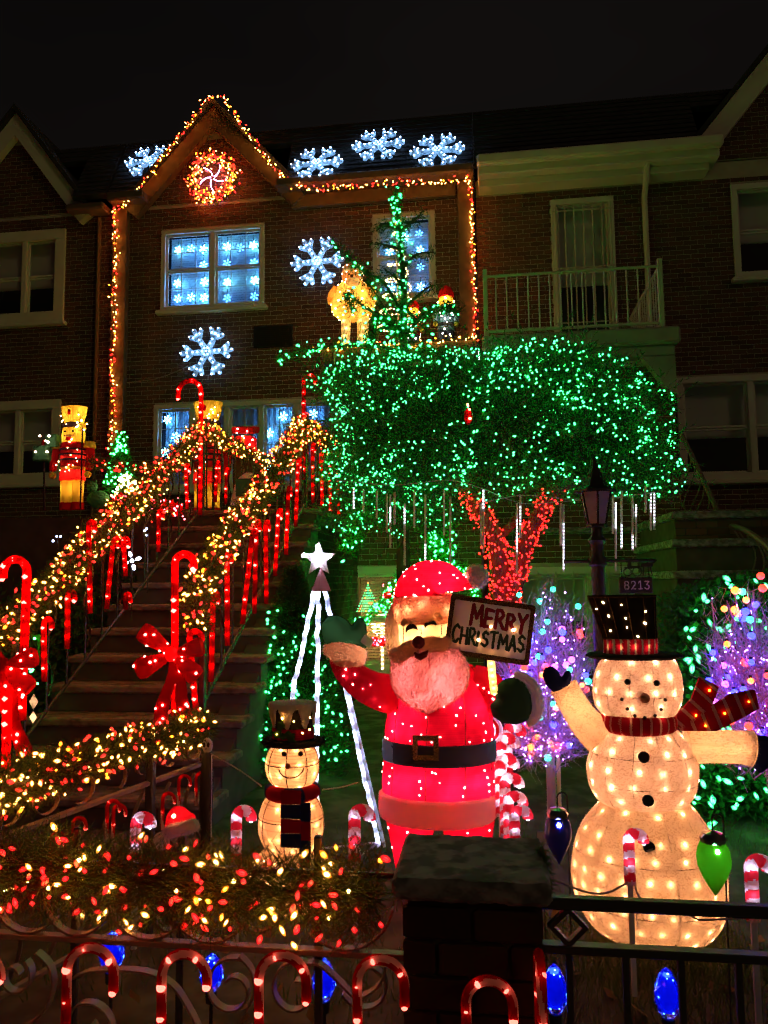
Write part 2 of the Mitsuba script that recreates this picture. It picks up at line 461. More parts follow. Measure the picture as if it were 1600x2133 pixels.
def bricks(owner, Y, x0, x1, z0, z1, holes=(), limit=300, hidden=(), clip=None, along='x', name='brick', units=UNIT, L=.205, H=.064, J=.011, seed=0, proud=.006):
    """bricks on the plane y = Y (along 'x') or x = Y (along 'y', facing +x): the biggest in view as parts, the others one part of kind stuff"""
    r = np.random.default_rng(seed + 5)
    todo = []
    nz = int((z1 - z0) / (H + J))
    for k in range(nz):
        a, b = z0 + k * (H + J), z0 + k * (H + J) + H
        free = [(x0, x1)] if clip is None else [clip(a, b)]
        for (hx0, hx1, hz0, hz1) in holes:
            if hz0 < b and hz1 > a:
                free = [s for u, w in free for s in ((u, min(w, hx0)), (max(u, hx1), w)) if s[1] - s[0] > .02]
        for u, w in free:
            x = x0 + (k % 2) * (L + J) / 2 - (L + J) * 2
            while x < w:
                p, q = max(x, u), min(x + L, w)
                if q - p > .03: todo.append((p, q, a, b))
                x += L + J
    t = np.array(todo)
    mid = np.stack([(t[:, 0] + t[:, 1]) / 2, np.full(len(t), Y), (t[:, 2] + t[:, 3]) / 2], 1)
    if along == 'y': mid = mid[:, [1, 0, 2]]
    s = seen(mid)
    ok = (s[:, 0] > -5) & (s[:, 0] < 1605) & (s[:, 1] > 0) & (s[:, 1] < 2133) & (s[:, 2] > 0)
    for (a, b, c_, d) in hidden: ok &= ~((s[:, 0] > a) & (s[:, 0] < b) & (s[:, 1] > c_) & (s[:, 1] < d))
    order = np.argsort(np.where(ok, s[:, 2], 1e6), kind='stable')
    chosen = order[:min(limit, int(ok.sum()))]
    kind = r.integers(0, len(units), len(t))
    jit = r.uniform(-.0025, .0025, len(t))
    for i in chosen:
        p, q, a, b = t[i]
        m = np.eye(4)
        y = Y - proud + .01 + jit[i] if along == 'x' else Y + proud - .01 + jit[i]
        if along == 'x': m[:3, :3], m[:3, 3] = np.diag([q - p, .02, b - a]), [(p + q) / 2, y, (a + b) / 2]
        else: m[:3, :3], m[:3, 3] = np.diag([.02, q - p, b - a]), [y, (p + q) / 2, (a + b) / 2]
        scene[numbered(f'{owner}__{name}')] = {**units[kind[i]], 'to_world': T(m)}
    rest = np.setdiff1d(np.arange(len(t)), chosen)
    if len(rest):
        n, R = len(rest), t[rest]
        half = np.stack([(R[:, 1] - R[:, 0]) / 2, np.full(n, .01), (R[:, 3] - R[:, 2]) / 2], 1)
        cen = np.stack([(R[:, 0] + R[:, 1]) / 2, (Y - proud + .01) + jit[rest], (R[:, 2] + R[:, 3]) / 2], 1)
        if along == 'y':
            half, cen = half[:, [1, 0, 2]], np.stack([Y + proud - .01 + jit[rest], cen[:, 0], cen[:, 2]], 1)
        m = many((_S, _BF), cen, s=half)
        pal = np.array(BRICK_C) if units is UNIT else np.array([(.05, .03, .028), (.062, .036, .032), (.042, .028, .028)])
        part(owner, 'brickwork', m, 'mat_brick_vc', kind='stuff', color=np.repeat(pal[kind[rest]], 8, 0))


def wall(owner, Y, x0, x1, z0, z1, holes, thick=.25, top=None, name='wall', m='mat_mortar'):
    pg = sbox(x0, z0, x1, z1) if top is None else Polygon(top)
    for h in holes: pg = pg.difference(sbox(h[0], h[2], h[1], h[3]))
    part(owner, name, poly(pg, Y, Y + thick), m)


def frame_mesh(x0, x1, z0, z1, w, y0, y1):
    return cat([bx(x0, x1, y0, y1, z1 - w, z1, .006), bx(x0, x1, y0, y1, z0, z0 + w, .006), bx(x0, x0 + w, y0 + .002, y1, z0 + w, z1 - w, .006), bx(x1 - w, x1, y0 + .002, y1, z0 + w, z1 - w, .006)])


def window(house, x0, x1, z0, z1, Y, lights_=1, split=(), frame='mat_frame', inside='blind', fw=.075, label=None, sill=True, grid=(1, 1)):
    """a window of the house: frame, with panes, glazing bars, sill and what hangs behind the glass as sub-parts"""
    k = part(house, 'window', frame_mesh(x0, x1, z0, z1, fw, Y - .045, Y + .10), frame, label=label)
    xs = np.linspace(x0 + fw, x1 - fw, lights_ + 1)
    for i in range(1, lights_): part(k, 'mullion', bx(xs[i] - .045, xs[i] + .045, Y - .03, Y + .09, z0 + fw + .002, z1 - fw - .002, .006), frame)
    for i in range(lights_):
        a, b = xs[i] + (.047 if i else .002), xs[i + 1] - (.047 if i < lights_ - 1 else .002)
        zs = [z0 + fw + .002, *[z0 + (z1 - z0) * s for s in split], z1 - fw - .002]
        for j in range(len(zs) - 1):
            c, d = zs[j], zs[j + 1]
            y = Y + .05 - .02 * j
            part(k, 'sash', frame_mesh(a, b, c + .002 * j, d, .035, y - .015, y + .015), frame)
            bars = [bx(a + (b - a) * t - .006, a + (b - a) * t + .006, y - .008, y + .006, c + .037, d - .037) for t in np.linspace(0, 1, grid[0] + 1)[1:-1]]
            bars += [bx(a + .037, b - .037, y - .007, y + .005, c + (d - c) * t - .006, c + (d - c) * t + .006) for t in np.linspace(0, 1, grid[1] + 1)[1:-1]]
            if bars: part(k, 'glazing_bar', cat(bars), frame)
            v = np.array([[a + .03, y + .009, c + .03], [b - .03, y + .009, c + .03], [b - .03, y + .009, d - .03], [a + .03, y + .009, d - .03]])
            part(k, 'pane', (v, np.array([[0, 1, 2], [0, 2, 3]])), 'mat_pane')
    if sill: part(k, 'sill', bx(x0 - .06, x1 + .06, Y - .11, Y + .06, z0 - .075, z0 - .003, .012), frame if frame != 'mat_frame' else 'mat_trim')
    if inside == 'blind':
        s = []
        for z in np.arange(z0 + .05, z1 - .04, .042):
            m = bx(x0 + .06, x1 - .06, -.018, .018, -.0012, .0012)
            s.append(mv(m, (0, Y + .27, z), rotx(-1.05)))
        part(k, 'blind', cat(s), 'mat_blind')
    elif inside == 'curtain':
        xx = np.linspace(x0 + .05, x1 - .05, 160)
        yy = Y + .34 + .03 * np.sin(xx * 46) + .012 * np.sin(xx * 131 + 1)
        v = np.vstack([np.stack([xx, yy, np.full(160, z0)], 1), np.stack([xx, yy * .97 + .03 * (Y + .34), np.full(160, z1)], 1)])
        i = np.arange(159)
        part(k, 'curtain', (v, np.vstack([np.stack([i, i + 1, i + 161], 1), np.stack([i, i + 161, i + 160], 1)])), 'mat_curtain', True)
    elif inside == 'shade':
        part(k, 'shade', bx(x0 + .05, x1 - .05, Y + .20, Y + .21, z0 + (z1 - z0) * .42, z1), 'mat_blind')
    part(k, 'room', cat([bx(x0 - .3, x1 + .3, Y + .9, Y + .95, z0 - .3, z1 + .3), bx(x0 - .3, x0 - .25, Y + .26, Y + .9, z0 - .3, z1 + .3), bx(x1 + .25, x1 + .3, Y + .26, Y + .9, z0 - .3, z1 + .3),
                         bx(x0 - .24, x1 + .24, Y + .26, Y + .89, z1 + .25, z1 + .3), bx(x0 - .24, x1 + .24, Y + .26, Y + .89, z0 - .3, z0 - .25)]), 'mat_room')
    return k


def roof_slope(x0, x1, y0, z0, y1, z1, courses=16):
    """overlapping shingle courses up a slope"""
    out = []
    d = np.array([0, y1 - y0, z1 - z0]) / courses
    nrm = np.array([0, -(z1 - z0), (y1 - y0)]) / math.hypot(z1 - z0, y1 - y0)
    for k in range(courses):
        a, b = np.array([0, y0, z0]) + d * k, np.array([0, y0, z0]) + d * (k + 1)
        v = []
        for x in (x0, x1):
            v += [a + [x, 0, 0] + nrm * .03, b + [x, 0, 0] + nrm * .012, b + [x, 0, 0] - nrm * .08, a + [x, 0, 0] - nrm * .08]
        out.append((np.array(v), np.array([[0, 1, 5], [0, 5, 4], [0, 4, 7], [0, 7, 3], [1, 2, 6], [1, 6, 5], [3, 7, 6], [3, 6, 2], [0, 3, 2], [0, 2, 1], [4, 5, 6], [4, 6, 7]])))
    return cat(out)


def gable(house, xa, xl, xr, zf, za, Y, limit, hidden, depth=2.2, rake='mat_brown_trim', rw=.26):
    """a front gable: brick triangle, rake boards, two roof slopes running back into the main roof"""
    xm = xa
    wall(house, Y, 0, 0, 0, 0, [], top=[(xl, zf), (xr, zf), (xm, za)], name='gable_wall')
    cl = lambda a, b: (xl + (xm - xl) * (b - zf) / (za - zf) + .02, xr - (xr - xm) * (b - zf) / (za - zf) - .02)
    bricks(house, Y, xl, xr, zf + .01, za - .25, clip=cl, limit=limit, hidden=hidden, seed=77)
    for s, x in ((-1, xl), (1, xr)):
        L = math.hypot(xm - x, za - zf)
        ux, uz = (xm - x) / L, (za - zf) / L
        ox, oz = x - ux * .25, zf - uz * .25
        nx, nz = (-uz, ux) if s < 0 else (uz, -ux)
        pts = [(ox - nx * rw * .38, oz - nz * rw * .38), (xm, za - rw * .38 / abs(ux)), (xm, za + rw * .62 / abs(ux)), (ox + nx * rw * .62, oz + nz * rw * .62)]
        part(house, 'rake_board', poly(Polygon(pts), Y - .16 - .003 * s, Y - .02), rake)
        up = rw * .64
        top = [(ox + nx * up, oz + nz * up), (xm, za + up / abs(ux)), (xm, za + (up + .07) / abs(ux)), (ox + nx * (up + .07), oz + nz * (up + .07))]
        part(house, 'gable_roof', poly(Polygon(top), Y - .24 - .003 * s, Y + depth), 'mat_roof')


def main_roof(x0, x1, g0, g1):
    """steep front slope, open where the gable g0..g1 stands, flat roof behind"""
    out = [bx(x0, x1, 12.41, 18, 9.3, 9.56)]
    if g0 - x0 > .1: out.append(roof_slope(x0, g0, 11.72, 8.26, 12.4, 9.58, 12))
    if x1 - g1 > .1: out.append(roof_slope(g1, x1, 11.72, 8.26, 12.4, 9.58, 12))
    out.append(roof_slope(g0, g1, 12.2, 9.19, 12.4, 9.58, 3))
    return cat(out)


# ---------------------------------------------------------------- the decorated house
H = thing('brick_house', 'decorated brick row house with lit gable, snowflakes and glowing windows in the middle', 'house')
W2, W2R, W1 = (-5.42, -3.58, 6.22, 7.66), (-1.72, -.68, 6.2, 7.66), (-5.5, -2.35, 3.12, 4.58)
holes = [W2, W2R, W1]
wall(H, 12, -6.28, -.03, 0, 8.12, holes)
HID = [(690, 1420, 720, 1130), (325, 420, 880, 1060)]
bricks(H, 12, -6.28, -.03, 2.3, 8.1, holes, 240, HID, seed=1)
gable(H, -4.47, -5.75, -3.15, 8.13, 9.55, 12, 60, [])
window(H, *W2, 12, 2, (.5,), grid=(3, 2), label='wide upstairs window glowing blue behind its blinds')
window(H, *W2R, 12, 1, (.5,), grid=(2, 2), label='narrow upstairs window glowing blue behind the balcony figures')
window(H, *W1, 12, 5, (), grid=(2, 4), inside='curtain', label='long parlour window with pale curtains above the stairs')
part(H, 'roof', main_roof(-6.28, -.03, -5.75, -3.15), 'mat_roof')
part(H, 'gutter', bx(-3.3, -.03, 11.62, 11.97, 8.1, 8.26, .03), 'mat_brown_trim')
part(H, 'gutter', bx(-6.28, -5.6, 11.62, 11.97, 8.1, 8.26, .03), 'mat_brown_trim')
part(H, 'pilaster', bx(-6.27, -6.0, 11.86, 11.985, 0, 8.09, .01), 'mat_brown_trim')
part(H, 'pilaster', bx(-.30, -.04, 11.86, 11.985, 4.9, 8.09, .01), 'mat_brown_trim')
part(H, 'frieze_board', bx(-3.1, -.32, 11.9, 11.985, 7.86, 8.09, .01), 'mat_brown_trim')
part(H, 'vent_grille', cat([bx(*(at(530, 690, 12)[[0]]), at(612, 690, 12)[0], 11.95, 11.985, 5.48, 5.86, .01)] + [mv(bx(at(533, 690, 12)[0], at(609, 690, 12)[0], -.012, .012, -.002, .002), (0, 11.94, z), rotx(.7)) for z in np.arange(5.52, 5.84, .035)]), 'mat_black')
# the sun porch with its roof deck
PW = (-1.86, -.42, .36, 1.76)
wall(H, 10, -2.05, -.03, 0, 4.7, [PW, (-1.75, -.3, 2.9, 4.2)], name='porch_wall')
bricks(H, 10, -2.05, -.03, .05, 4.48, [PW, (-1.80, -.25, 2.82, 4.2)], 0, [], seed=3)
part(H, 'porch_side', bx(-2.06, -1.86, 10.26, 11.98, 0, 4.69), 'mat_mortar')
window(H, -1.75, -.3, 2.9, 4.2, 10, 2, (.5,), inside='shade', label='porch window half hidden by the lit tree')
window(H, *PW, 10, 1, (.5,), label='basement window with tan blinds behind the waving figure', fw=.11)
RLAMP = part(H, 'room_lamp', ball((-1.45, 10.66, .95), (.16, .1, .16), 1), 'mat_bulb', emit=(60, 25, 7), label='warm lamp inside the basement room')
part(H, 'porch_cornice', bx(-2.12, -.02, 9.82, 11.99, 4.52, 4.74, .015), 'mat_brown_trim')
part(H, 'roof_deck', bx(-2.10, -.02, 9.86, 11.98, 4.743, 4.78), 'mat_roof')
# door light of the porch
k = thing('wall_lantern', 'small wall lantern glowing green beside the porch', 'lantern')
p = at(718, 852, 9.93)
part(k, 'glass', lathe([(.0, -.09), (.05, -.085), (.065, .06), (.0, .065)], 8, p), 'mat_white_plastic', emit=(.6, 6, 2.6))
part(k, 'cap', lathe([(.09, .066), (.03, .12), (.0, .15)], 8, p), 'mat_black')
part(k, 'bracket', tube([p + [0, .0, .10], p + [0, .06, .16], p + [0, .12, .05]], .009), 'mat_black')

# ---------------------------------------------------------------- the right neighbour
N = thing('brick_house', 'unlit brick row house with white eave and balcony on the right', 'house')
NW, NW2, NW1 = (1.2, 2.19, 5.3, 7.69), (3.98, 5.1, 6.2, 7.72), (3.02, 5.2, 3.05, 4.66)
wall(N, 12, .0, 6.2, 0, 8.12, [NW, NW2, NW1])
bricks(N, 12, .0, 6.2, 2.3, 7.9, [NW, NW2, NW1], 280, [(900, 1420, 700, 1130)], seed=9)
gable(N, 4.95, 3.5, 6.2, 8.15, 9.9, 12, 20, [], rake='mat_trim', rw=.3)
window(N, *NW, 12, 1, (.5,), inside='shade', label='upstairs balcony window behind white security bars', fw=.09)
window(N, *NW2, 12, 1, (.5,), inside='shade', fw=.09, label='dark upstairs window at the right edge')
window(N, *NW1, 12, 2, (.5,), inside='shade', fw=.10, label='dark pair of parlour windows beside the curving stair rail')
part(N, 'roof', main_roof(-.02, 6.2, 3.5, 6.2), 'mat_roof')
part(N, 'eave_board', bx(.04, 3.72, 11.55, 11.985, 7.98, 8.23, .02), 'mat_trim')
part(N, 'gutter', bx(.03, 3.75, 11.42, 11.56, 8.1, 8.27, .03), 'mat_trim')
part(N, 'soffit_board', bx(.05, 3.6, 11.7, 11.986, 7.86, 7.977, .01), 'mat_trim')
part(N, 'downspout', tube([(2.66, 11.6, 8.05), (2.66, 11.75, 7.8), (2.66, 11.93, 7.6), (2.66, 11.93, 4.8)], .045), 'mat_trim')
for i in range(7):   # security bars
    x = 1.27 + i * .143
    part(N, 'security_bar', tube([(x, 11.9, 5.36), (x, 11.9, 7.55)], .011, 6), 'mat_white_iron')
for z in (5.6, 6.5, 7.45): part(N, 'security_bar', tube([(1.22, 11.889, z), (2.17, 11.889, z)], .012, 6), 'mat_white_iron')
NB = (.34, 2.36, .5, 1.72)
wall(N, 10, .06, 2.5, 0, 4.4, [NB, (.4, 2.1, 2.9, 4.1)], name='porch_wall')
bricks(N, 10, .06, 2.5, .05, 4.38, [NB, (.34, 2.16, 2.82, 4.1)], 90, [(900, 1180, 0, 1160)], seed=13)
part(N, 'porch_side', bx(2.30, 2.5, 10.26, 11.98, 0, 4.39), 'mat_mortar')
window(N, *NB, 10, 2, (), inside='shade', fw=.10, label='basement window with white bars behind the lamp post')
window(N, .4, 2.1, 2.9, 4.1, 10, 2, (.5,), inside='shade', label='porch window behind the lit tree crown')
for i in range(9):
    x = NB[0] + .13 + i * .22
    part(N, 'window_bar', tube([(x, 9.9, .52), (x, 9.9, 1.66)], .010, 6), 'mat_white_iron')
for z in (.9, 1.56): part(N, 'window_bar', tube([(NB[0] + .05, 9.889, z), (NB[1] - .05, 9.889, z)], .010, 6), 'mat_white_iron')
part(N, 'porch_cornice', cat([bx(.04, 2.56, 9.78, 11.99, 4.56, 4.78, .03), bx(.05, 2.5, 9.86, 11.98, 4.405, 4.557, .02)]), 'mat_dark_trim')
part(N, 'porch_bracket', cat([mv(poly(Polygon([(0, 0), (0, -.5), (-.12, -.42), (-.32, -.12), (-.4, 0)]), 9.84, 9.99), (2.49, 0, 4.40))]), 'mat_dark_trim')
part(N, 'coping', bx(.06, 2.52, 9.88, 9.985, at(1200, 1110, 9.9)[2], at(1200, 1098, 9.9)[2], .015), 'mat_stone')
RL = thing('balcony_railing', 'white iron balcony railing on the dark neighbour house', 'railing')
for a, b in (((.10, 9.9), (2.36, 9.9)), ((2.36, 9.9), (2.36, 11.97))):
    a, b = np.array(a), np.array(b)
    for z in (4.86, 5.62): part(RL, 'rail', tube([(*a, z), (*b, z)], .022, 8), 'mat_white_iron')
    n = int(np.linalg.norm(b - a) / .135)
    for i in range(1, n):
        q = a + (b - a) * i / n
        part(RL, 'baluster', tube([(*q, 4.87), (*q, 5.61)], .0105, 6), 'mat_white_iron')
for q in ((.10, 9.9), (2.36, 9.9)): part(RL, 'post', bx(q[0] - .03, q[0] + .03, q[1] - .03, q[1] + .03, 4.785, 5.72, .006), 'mat_white_iron')
# its brick stoop and the two iron stair rails
ST = thing('brick_stoop', 'brick stoop with pale coping stones at the foot of the neighbour stairs', 'stoop')
sx0, sx1 = at(1408, 1130, 8.2)[0], at(1485, 1130, 8.2)[0]
for i, (z, w) in enumerate(((2.22, 0), (1.92, .12), (1.6, .24))):
    part(ST, 'block', bx(sx0 - w * .4, sx1 + 1.6, 8.2 - w * 1.6, 10.0 - .01 * i, 0 if i == 2 else z - .36, z - .05), 'mat_dark_brick_mortar')
    part(ST, 'coping', bx(sx0 - w * .4 - .05, sx1 + 1.62, 8.2 - w * 1.6 - .06, 9.98 - .01 * i, z - .05, z + .03, .012), 'mat_stone')
bricks(ST, 8.2, sx0, sx1 + 1.6, 1.93, 2.16, [], 40, [], seed=21)
def curl_rail(name, label, p0, p1, p2, n):
    k = thing(name, label, 'railing')
    t = np.linspace(0, 1, 24)[:, None]
    top = (1 - t)**2 * p0 + 2 * t * (1 - t) * p1 + t**2 * p2
    part(k, 'handrail', tube(top, .03, 8), 'mat_iron_bronze')
    for i in range(n):
        q = top[int((i + .5) / n * 23)]
        s = np.linspace(0, 1, 12)
        part(k, 'baluster', tube(np.stack([q[0] + .07 * np.sin(s * TAU), q[1] + 0 * s, q[2] - .04 - s * .85], 1), .009, 5), 'mat_iron_bronze')
curl_rail('stair_railing', 'curving iron stair rail with wavy balusters climbing the neighbour stairs', at(1420, 905, 9.2), at(1470, 1010, 9.0), at(1500, 1075, 8.7), 9)
curl_rail('stair_railing', 'lower iron stair rail at the right edge beside the hedge', at(1505, 1100, 8.3), at(1550, 1080, 8.1), at(1640, 1180, 7.4), 9)

# ---------------------------------------------------------------- the left neighbour
Q = thing('brick_house', 'dark brick row house with pale window surround at the left edge', 'house')
QW, QW1 = (-8.75, -7.2, 6.15, 7.84), (-8.8, -7.2, 3.3, 4.76)
wall(Q, 12, -12.4, -6.33, 0, 8.12, [QW, QW1])
bricks(Q, 12, -12.4, -6.33, 2.3, 8.1, [QW, QW1], 180, [], seed=31)
gable(Q, -8.15, -9.5, -6.95, 8.13, 9.75, 12, 30, [], rake='mat_trim')
part(Q, 'roof', main_roof(-12.4, -6.33, -9.5, -6.95), 'mat_roof')
part(Q, 'gutter', bx(-7.05, -6.34, 11.66, 11.97, 8.0, 8.12, .03), 'mat_brown_trim')
window(Q, *QW, 12, 2, (.5,), frame='mat_trim', inside='shade', fw=.19, label='dark upstairs window with thick pale surround at the left edge')
window(Q, *QW1, 12, 2, (.5,), frame='mat_trim', inside='shade', fw=.16, label='dark parlour window behind the toy soldier')
part(Q, 'downspout', tube([(-6.55, 11.93, 7.95), (-6.55, 11.93, 2.3)], .04), 'mat_brown_trim')

# ---------------------------------------------------------------- terrace, landing and front stairs
SX0, SX1 = -3.2, -1.68
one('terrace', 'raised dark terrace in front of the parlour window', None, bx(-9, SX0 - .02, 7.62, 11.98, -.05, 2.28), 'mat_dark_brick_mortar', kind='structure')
S = thing('front_stairs', 'worn masonry front stairs climbing to the landing between garlanded rails', 'stairs')
for i in range(-3, 9):
    z, y = .63 + .187 * i, 5.0 + .275 * i
    part(S, 'step', bx(SX0, SX1, y + .03, y + .30 + (.0 if i < 8 else .1), (z - .187 if i > -3 else 0) - .0, z - .055), 'mat_dark_brick_mortar')
    part(S, 'tread', bx(SX0 - .03, SX1 + .05, y - .01, y + .298, z - .055, z, .014), 'mat_step')
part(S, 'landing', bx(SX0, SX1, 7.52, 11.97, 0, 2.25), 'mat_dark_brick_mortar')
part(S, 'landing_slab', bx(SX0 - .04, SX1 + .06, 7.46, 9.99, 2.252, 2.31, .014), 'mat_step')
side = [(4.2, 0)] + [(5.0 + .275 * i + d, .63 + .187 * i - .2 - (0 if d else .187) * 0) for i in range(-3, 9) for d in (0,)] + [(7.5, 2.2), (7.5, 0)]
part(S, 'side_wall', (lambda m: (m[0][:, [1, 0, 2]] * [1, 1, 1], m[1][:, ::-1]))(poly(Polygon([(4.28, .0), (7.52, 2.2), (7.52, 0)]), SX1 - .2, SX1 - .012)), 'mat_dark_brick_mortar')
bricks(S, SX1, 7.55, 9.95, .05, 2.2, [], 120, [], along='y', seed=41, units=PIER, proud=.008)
# ---------------------------------------------------------------- light strings on the house
def along(pts, step, spread, drop=0.0):
    p = path(pts, step)
    return p + rng.normal(size=p.shape) * spread * [1, .5, 1] - [0, 0, drop]


def house_string(label, px, Y, step=.031, spread=.030, mix=((WARM, .45), (RED, .38), (AMBER, .17)), r=.0145):
    pts = [at(x, y, Y) for x, y in px]
    q = along(pts, step, spread)
    return string('string_lights', label, 'string lights', q, list(mix), r, 'strings of red and amber lights outlining the house', tube(path(pts, .12), .006, 4))


house_string('red and amber light string running up both gable edges', [(305, 372), (330, 340), (362, 297), (395, 255), (430, 210), (452, 200), (475, 215), (500, 255), (540, 310), (575, 355), (608, 386)], 11.7)
house_string('red and amber light string from the gable foot to the left house corner', [(305, 372), (285, 400), (262, 420), (238, 440)], 11.7)
house_string('red and amber light string hanging down the left house corner', [(237, 440), (241, 520), (236, 600), (240, 680), (233, 760), (236, 850), (227, 925)], 11.8)
house_string('red and amber light string along the gutter under the roof snowflakes', [(615, 388), (660, 393), (720, 388), (780, 384), (850, 380), (930, 378), (975, 372)], 11.58)
house_string('red and amber light string hanging down the right house corner', [(978, 375), (982, 430), (986, 500), (987, 560), (990, 640), (988, 700)], 11.8, spread=.022)
house_string('warm light string edging the porch roof deck below the balcony figures', [(660, 728), (700, 724), (760, 716), (820, 722), (880, 716), (940, 706), (1000, 702)], 9.8, mix=((WARM, .7), (AMBER, .15), (RED, .15)), spread=.03, r=.012)
RW = thing('gutter_light_string', 'unlit white light string hung along the roof ridge', 'string lights')
p = path([at(x, y, 12.42) for x, y in ((555, 275), (640, 266), (720, 258), (800, 254), (880, 244), (980, 235))], .2)
part(RW, 'cord', tube(p, .008, 4), 'mat_pale_cord')
part(RW, 'bulb', many(_I0, p[::2] - [0, 0, .03], s=np.full(len(p[::2]), .02)), 'mat_white_plastic', kind='stuff')

# ---------------------------------------------------------------- snowflakes
def snowflake(name, label, c, R, xa, za, group, glow=7.0):
    """six forked arms in the plane of xa, za (unit vectors), translucent tubes with lamps showing through"""
    k = thing(name, label, 'snowflake', group)
    xa, za = np.asarray(xa, float), np.asarray(za, float)
    n = np.cross(xa, za)
    L = []
    for i in range(6):
        a = i * TAU / 6 + .02
        d = lambda t: math.cos(t) * xa + math.sin(t) * za
        r = R * .105
        arm = [tube([c + d(a) * R * .06, c + d(a) * R * .62, c + d(a) * R * .97, c + d(a) * R], [r * 1.1, r, r * .8, r * .3], 8)]
        for s in (-1, 1):
            b = c + d(a) * R * .55
            e = b + d(a + s * .75) * R * .40
            arm.append(tube([b, b + (e - b) * .9, e], [r, r * .85, r * .3], 8))
            L += [b + (e - b) * t + n * r * .75 for t in (.5, .95)]
        part(k, 'arm', cat(arm), 'mat_flake_tube', True)
        L += [c + d(a) * R * t + n * r * .85 for t in (.14, .32, .5, .72, .95)]
    part(k, 'hub', ball(c, R * .12, 1), 'mat_white_tube')
    L += [c + n * R * .11]
    part(k, 'lamp', bulbs(np.array(L), R * .036, 1.0), 'mat_bulb', emit=tuple(np.array(COOL) * glow / 5), kind='stuff')
    return k


for lab, x, y, R in (('lit white snowflake on the brick beside the balcony window', 661, 545, 57), ('lit white snowflake on the brick above the parlour window', 431, 733, 58)):
    c = at(x, y, 11.9)
    snowflake('snowflake', lab, c, R * seen(c)[2] / FPX, (1, 0, .01), (-.01, 0, 1), 'snowflakes on the house')
rs = np.array([0, .68, 1.32]); rs /= np.linalg.norm(rs)
for lab, x, y, R in (('lit snowflake on the roof left of the gable', 310, 336, 52), ('lit snowflake low on the roof right of the gable', 660, 341, 56), ('lit snowflake highest on the roof', 788, 302, 56), ('lit snowflake on the roof at the right end', 911, 314, 58)):
    d = at(x, y, 1) - EYE                                # where the sight line meets the roof slope
    o = np.array([0, 11.72, 8.36]); nn = np.array([0, -rs[2], rs[1]])
    c = EYE + d * ((o - EYE) @ nn) / (d @ nn)
    snowflake('snowflake', lab, c, R * seen(c)[2] / FPX, (1, 0, 0), rs, 'snowflakes on the house')


def flat_flake(c, R, k=6):
    """small window flake: six petal pieces round a hub"""
    out = [mv(poly(Point(0, 0).buffer(R * .2, 4), -.004, .004), c)]
    for i in range(k):
        a = i * TAU / k + .3
        g = affinity.rotate(affinity.translate(affinity.scale(Point(0, 0).buffer(1, 3), R * .30, R * .17), R * .66, 0), math.degrees(a), origin=(0, 0))
        out.append(mv(poly(g, -.004, .004), c))
    return cat(out)


def window_flake(label, x, y, Y, R, bright, group):
    k = thing('window_snowflake', label, 'snowflake light', group)
    c = at(x, y, Y)
    part(k, 'flake', flat_flake(c, R), 'mat_bulb', emit=tuple(np.array([.45, 2.5, 9.0]) * bright))
    part(k, 'cord', tube([c + [0, .012, R], c + [0, .012, R + .1]], .004, 4), 'mat_cord')


for i, (x, y, b) in enumerate(((372, 521, 9), (398, 518, 2.5), (424, 519, 9), (424, 552, 3), (370, 590, 8), (426, 587, 8), (371, 622, 4), (398, 619, 4), (425, 620, 8),
                (473, 514, 11), (501, 516, 1), (528, 511, 12), (473, 548, 1.2), (529, 547, 1.5), (474, 588, 10), (531, 584, 10), (474, 621, 1), (530, 617, 1))):
    window_flake(f'{ORD[i]} small lit snowflake hanging in the wide upstairs window', x, y, 12.14, .082, b, 'snowflakes in the wide upstairs window')
for i, (x, y, b) in enumerate(((843, 495, 11), (812, 525, 6), (875, 520, 5), (873, 487, .8), (876, 556, .8), (876, 597, 5), (815, 600, 8))):
    window_flake(f'{ORD[i]} small lit snowflake hanging in the narrow upstairs window', x, y, 12.14, .075, b, 'snowflakes in the narrow upstairs window')
for i, (x, y, b) in enumerate(((349, 874, 8), (406, 872, 6), (366, 910, 7), (342, 942, 8), (590, 867, 8), (561, 902, 8), (559, 972, 8), (653, 862, 6), (588, 935, 6))):
    window_flake(f'{ORD[i]} small lit snowflake hanging in the parlour window', x, y, 12.2, .085, b, 'snowflakes in the parlour window')

# ---------------------------------------------------------------- wreath in the gable
c = at(445, 373, 11.85)
R = 44 * seen(c)[2] / FPX
WR = thing('wreath', 'round wreath of red and amber lights in the gable', 'wreath')
a = rng.random(2600) * TAU
q = c + np.stack([np.cos(a) * R, rng.normal(size=2600) * .04, np.sin(a) * R], 1)
part(WR, 'needles', blades(q, rand_dir(2600), .11, .009), 'mat_garland_needle', kind='stuff')
part(WR, 'hoop', tube(np.stack([c[0] + R * np.cos(np.linspace(0, TAU, 40)), np.full(40, c[1]), c[2] + R * np.sin(np.linspace(0, TAU, 40))], 1), .02, 6), 'mat_cord')
a = rng.random(330) * TAU
rr = R * rng.normal(1, .19, 330)
string('', '', '', np.stack([c[0] + np.cos(a) * rr, c[1] - .07 + rng.normal(size=330) * .03, c[2] + np.sin(a) * rr], 1), [(RED, .6), (AMBER, .22), (WARM, .18)], .0155, parent=WR)
k = thing('spider_light', 'violet white starburst light in the middle of the wreath', 'light')
L = []
for i in range(5):
    s = np.linspace(.04, .24, 9)[:, None]
    a = i * TAU / 5 + .3 + s * 3.0
    L.append(np.hstack([c[0] + s * np.cos(a), np.full_like(s, c[1] - .05), c[2] + s * np.sin(a)]))
    part(k, 'arm', tube(L[-1] + [0, .016, 0], .007, 5), 'mat_white_plastic')
part(k, 'lamp', bulbs(np.vstack(L), .013, 1), 'mat_bulb', emit=(7, 4.2, 10), kind='stuff')

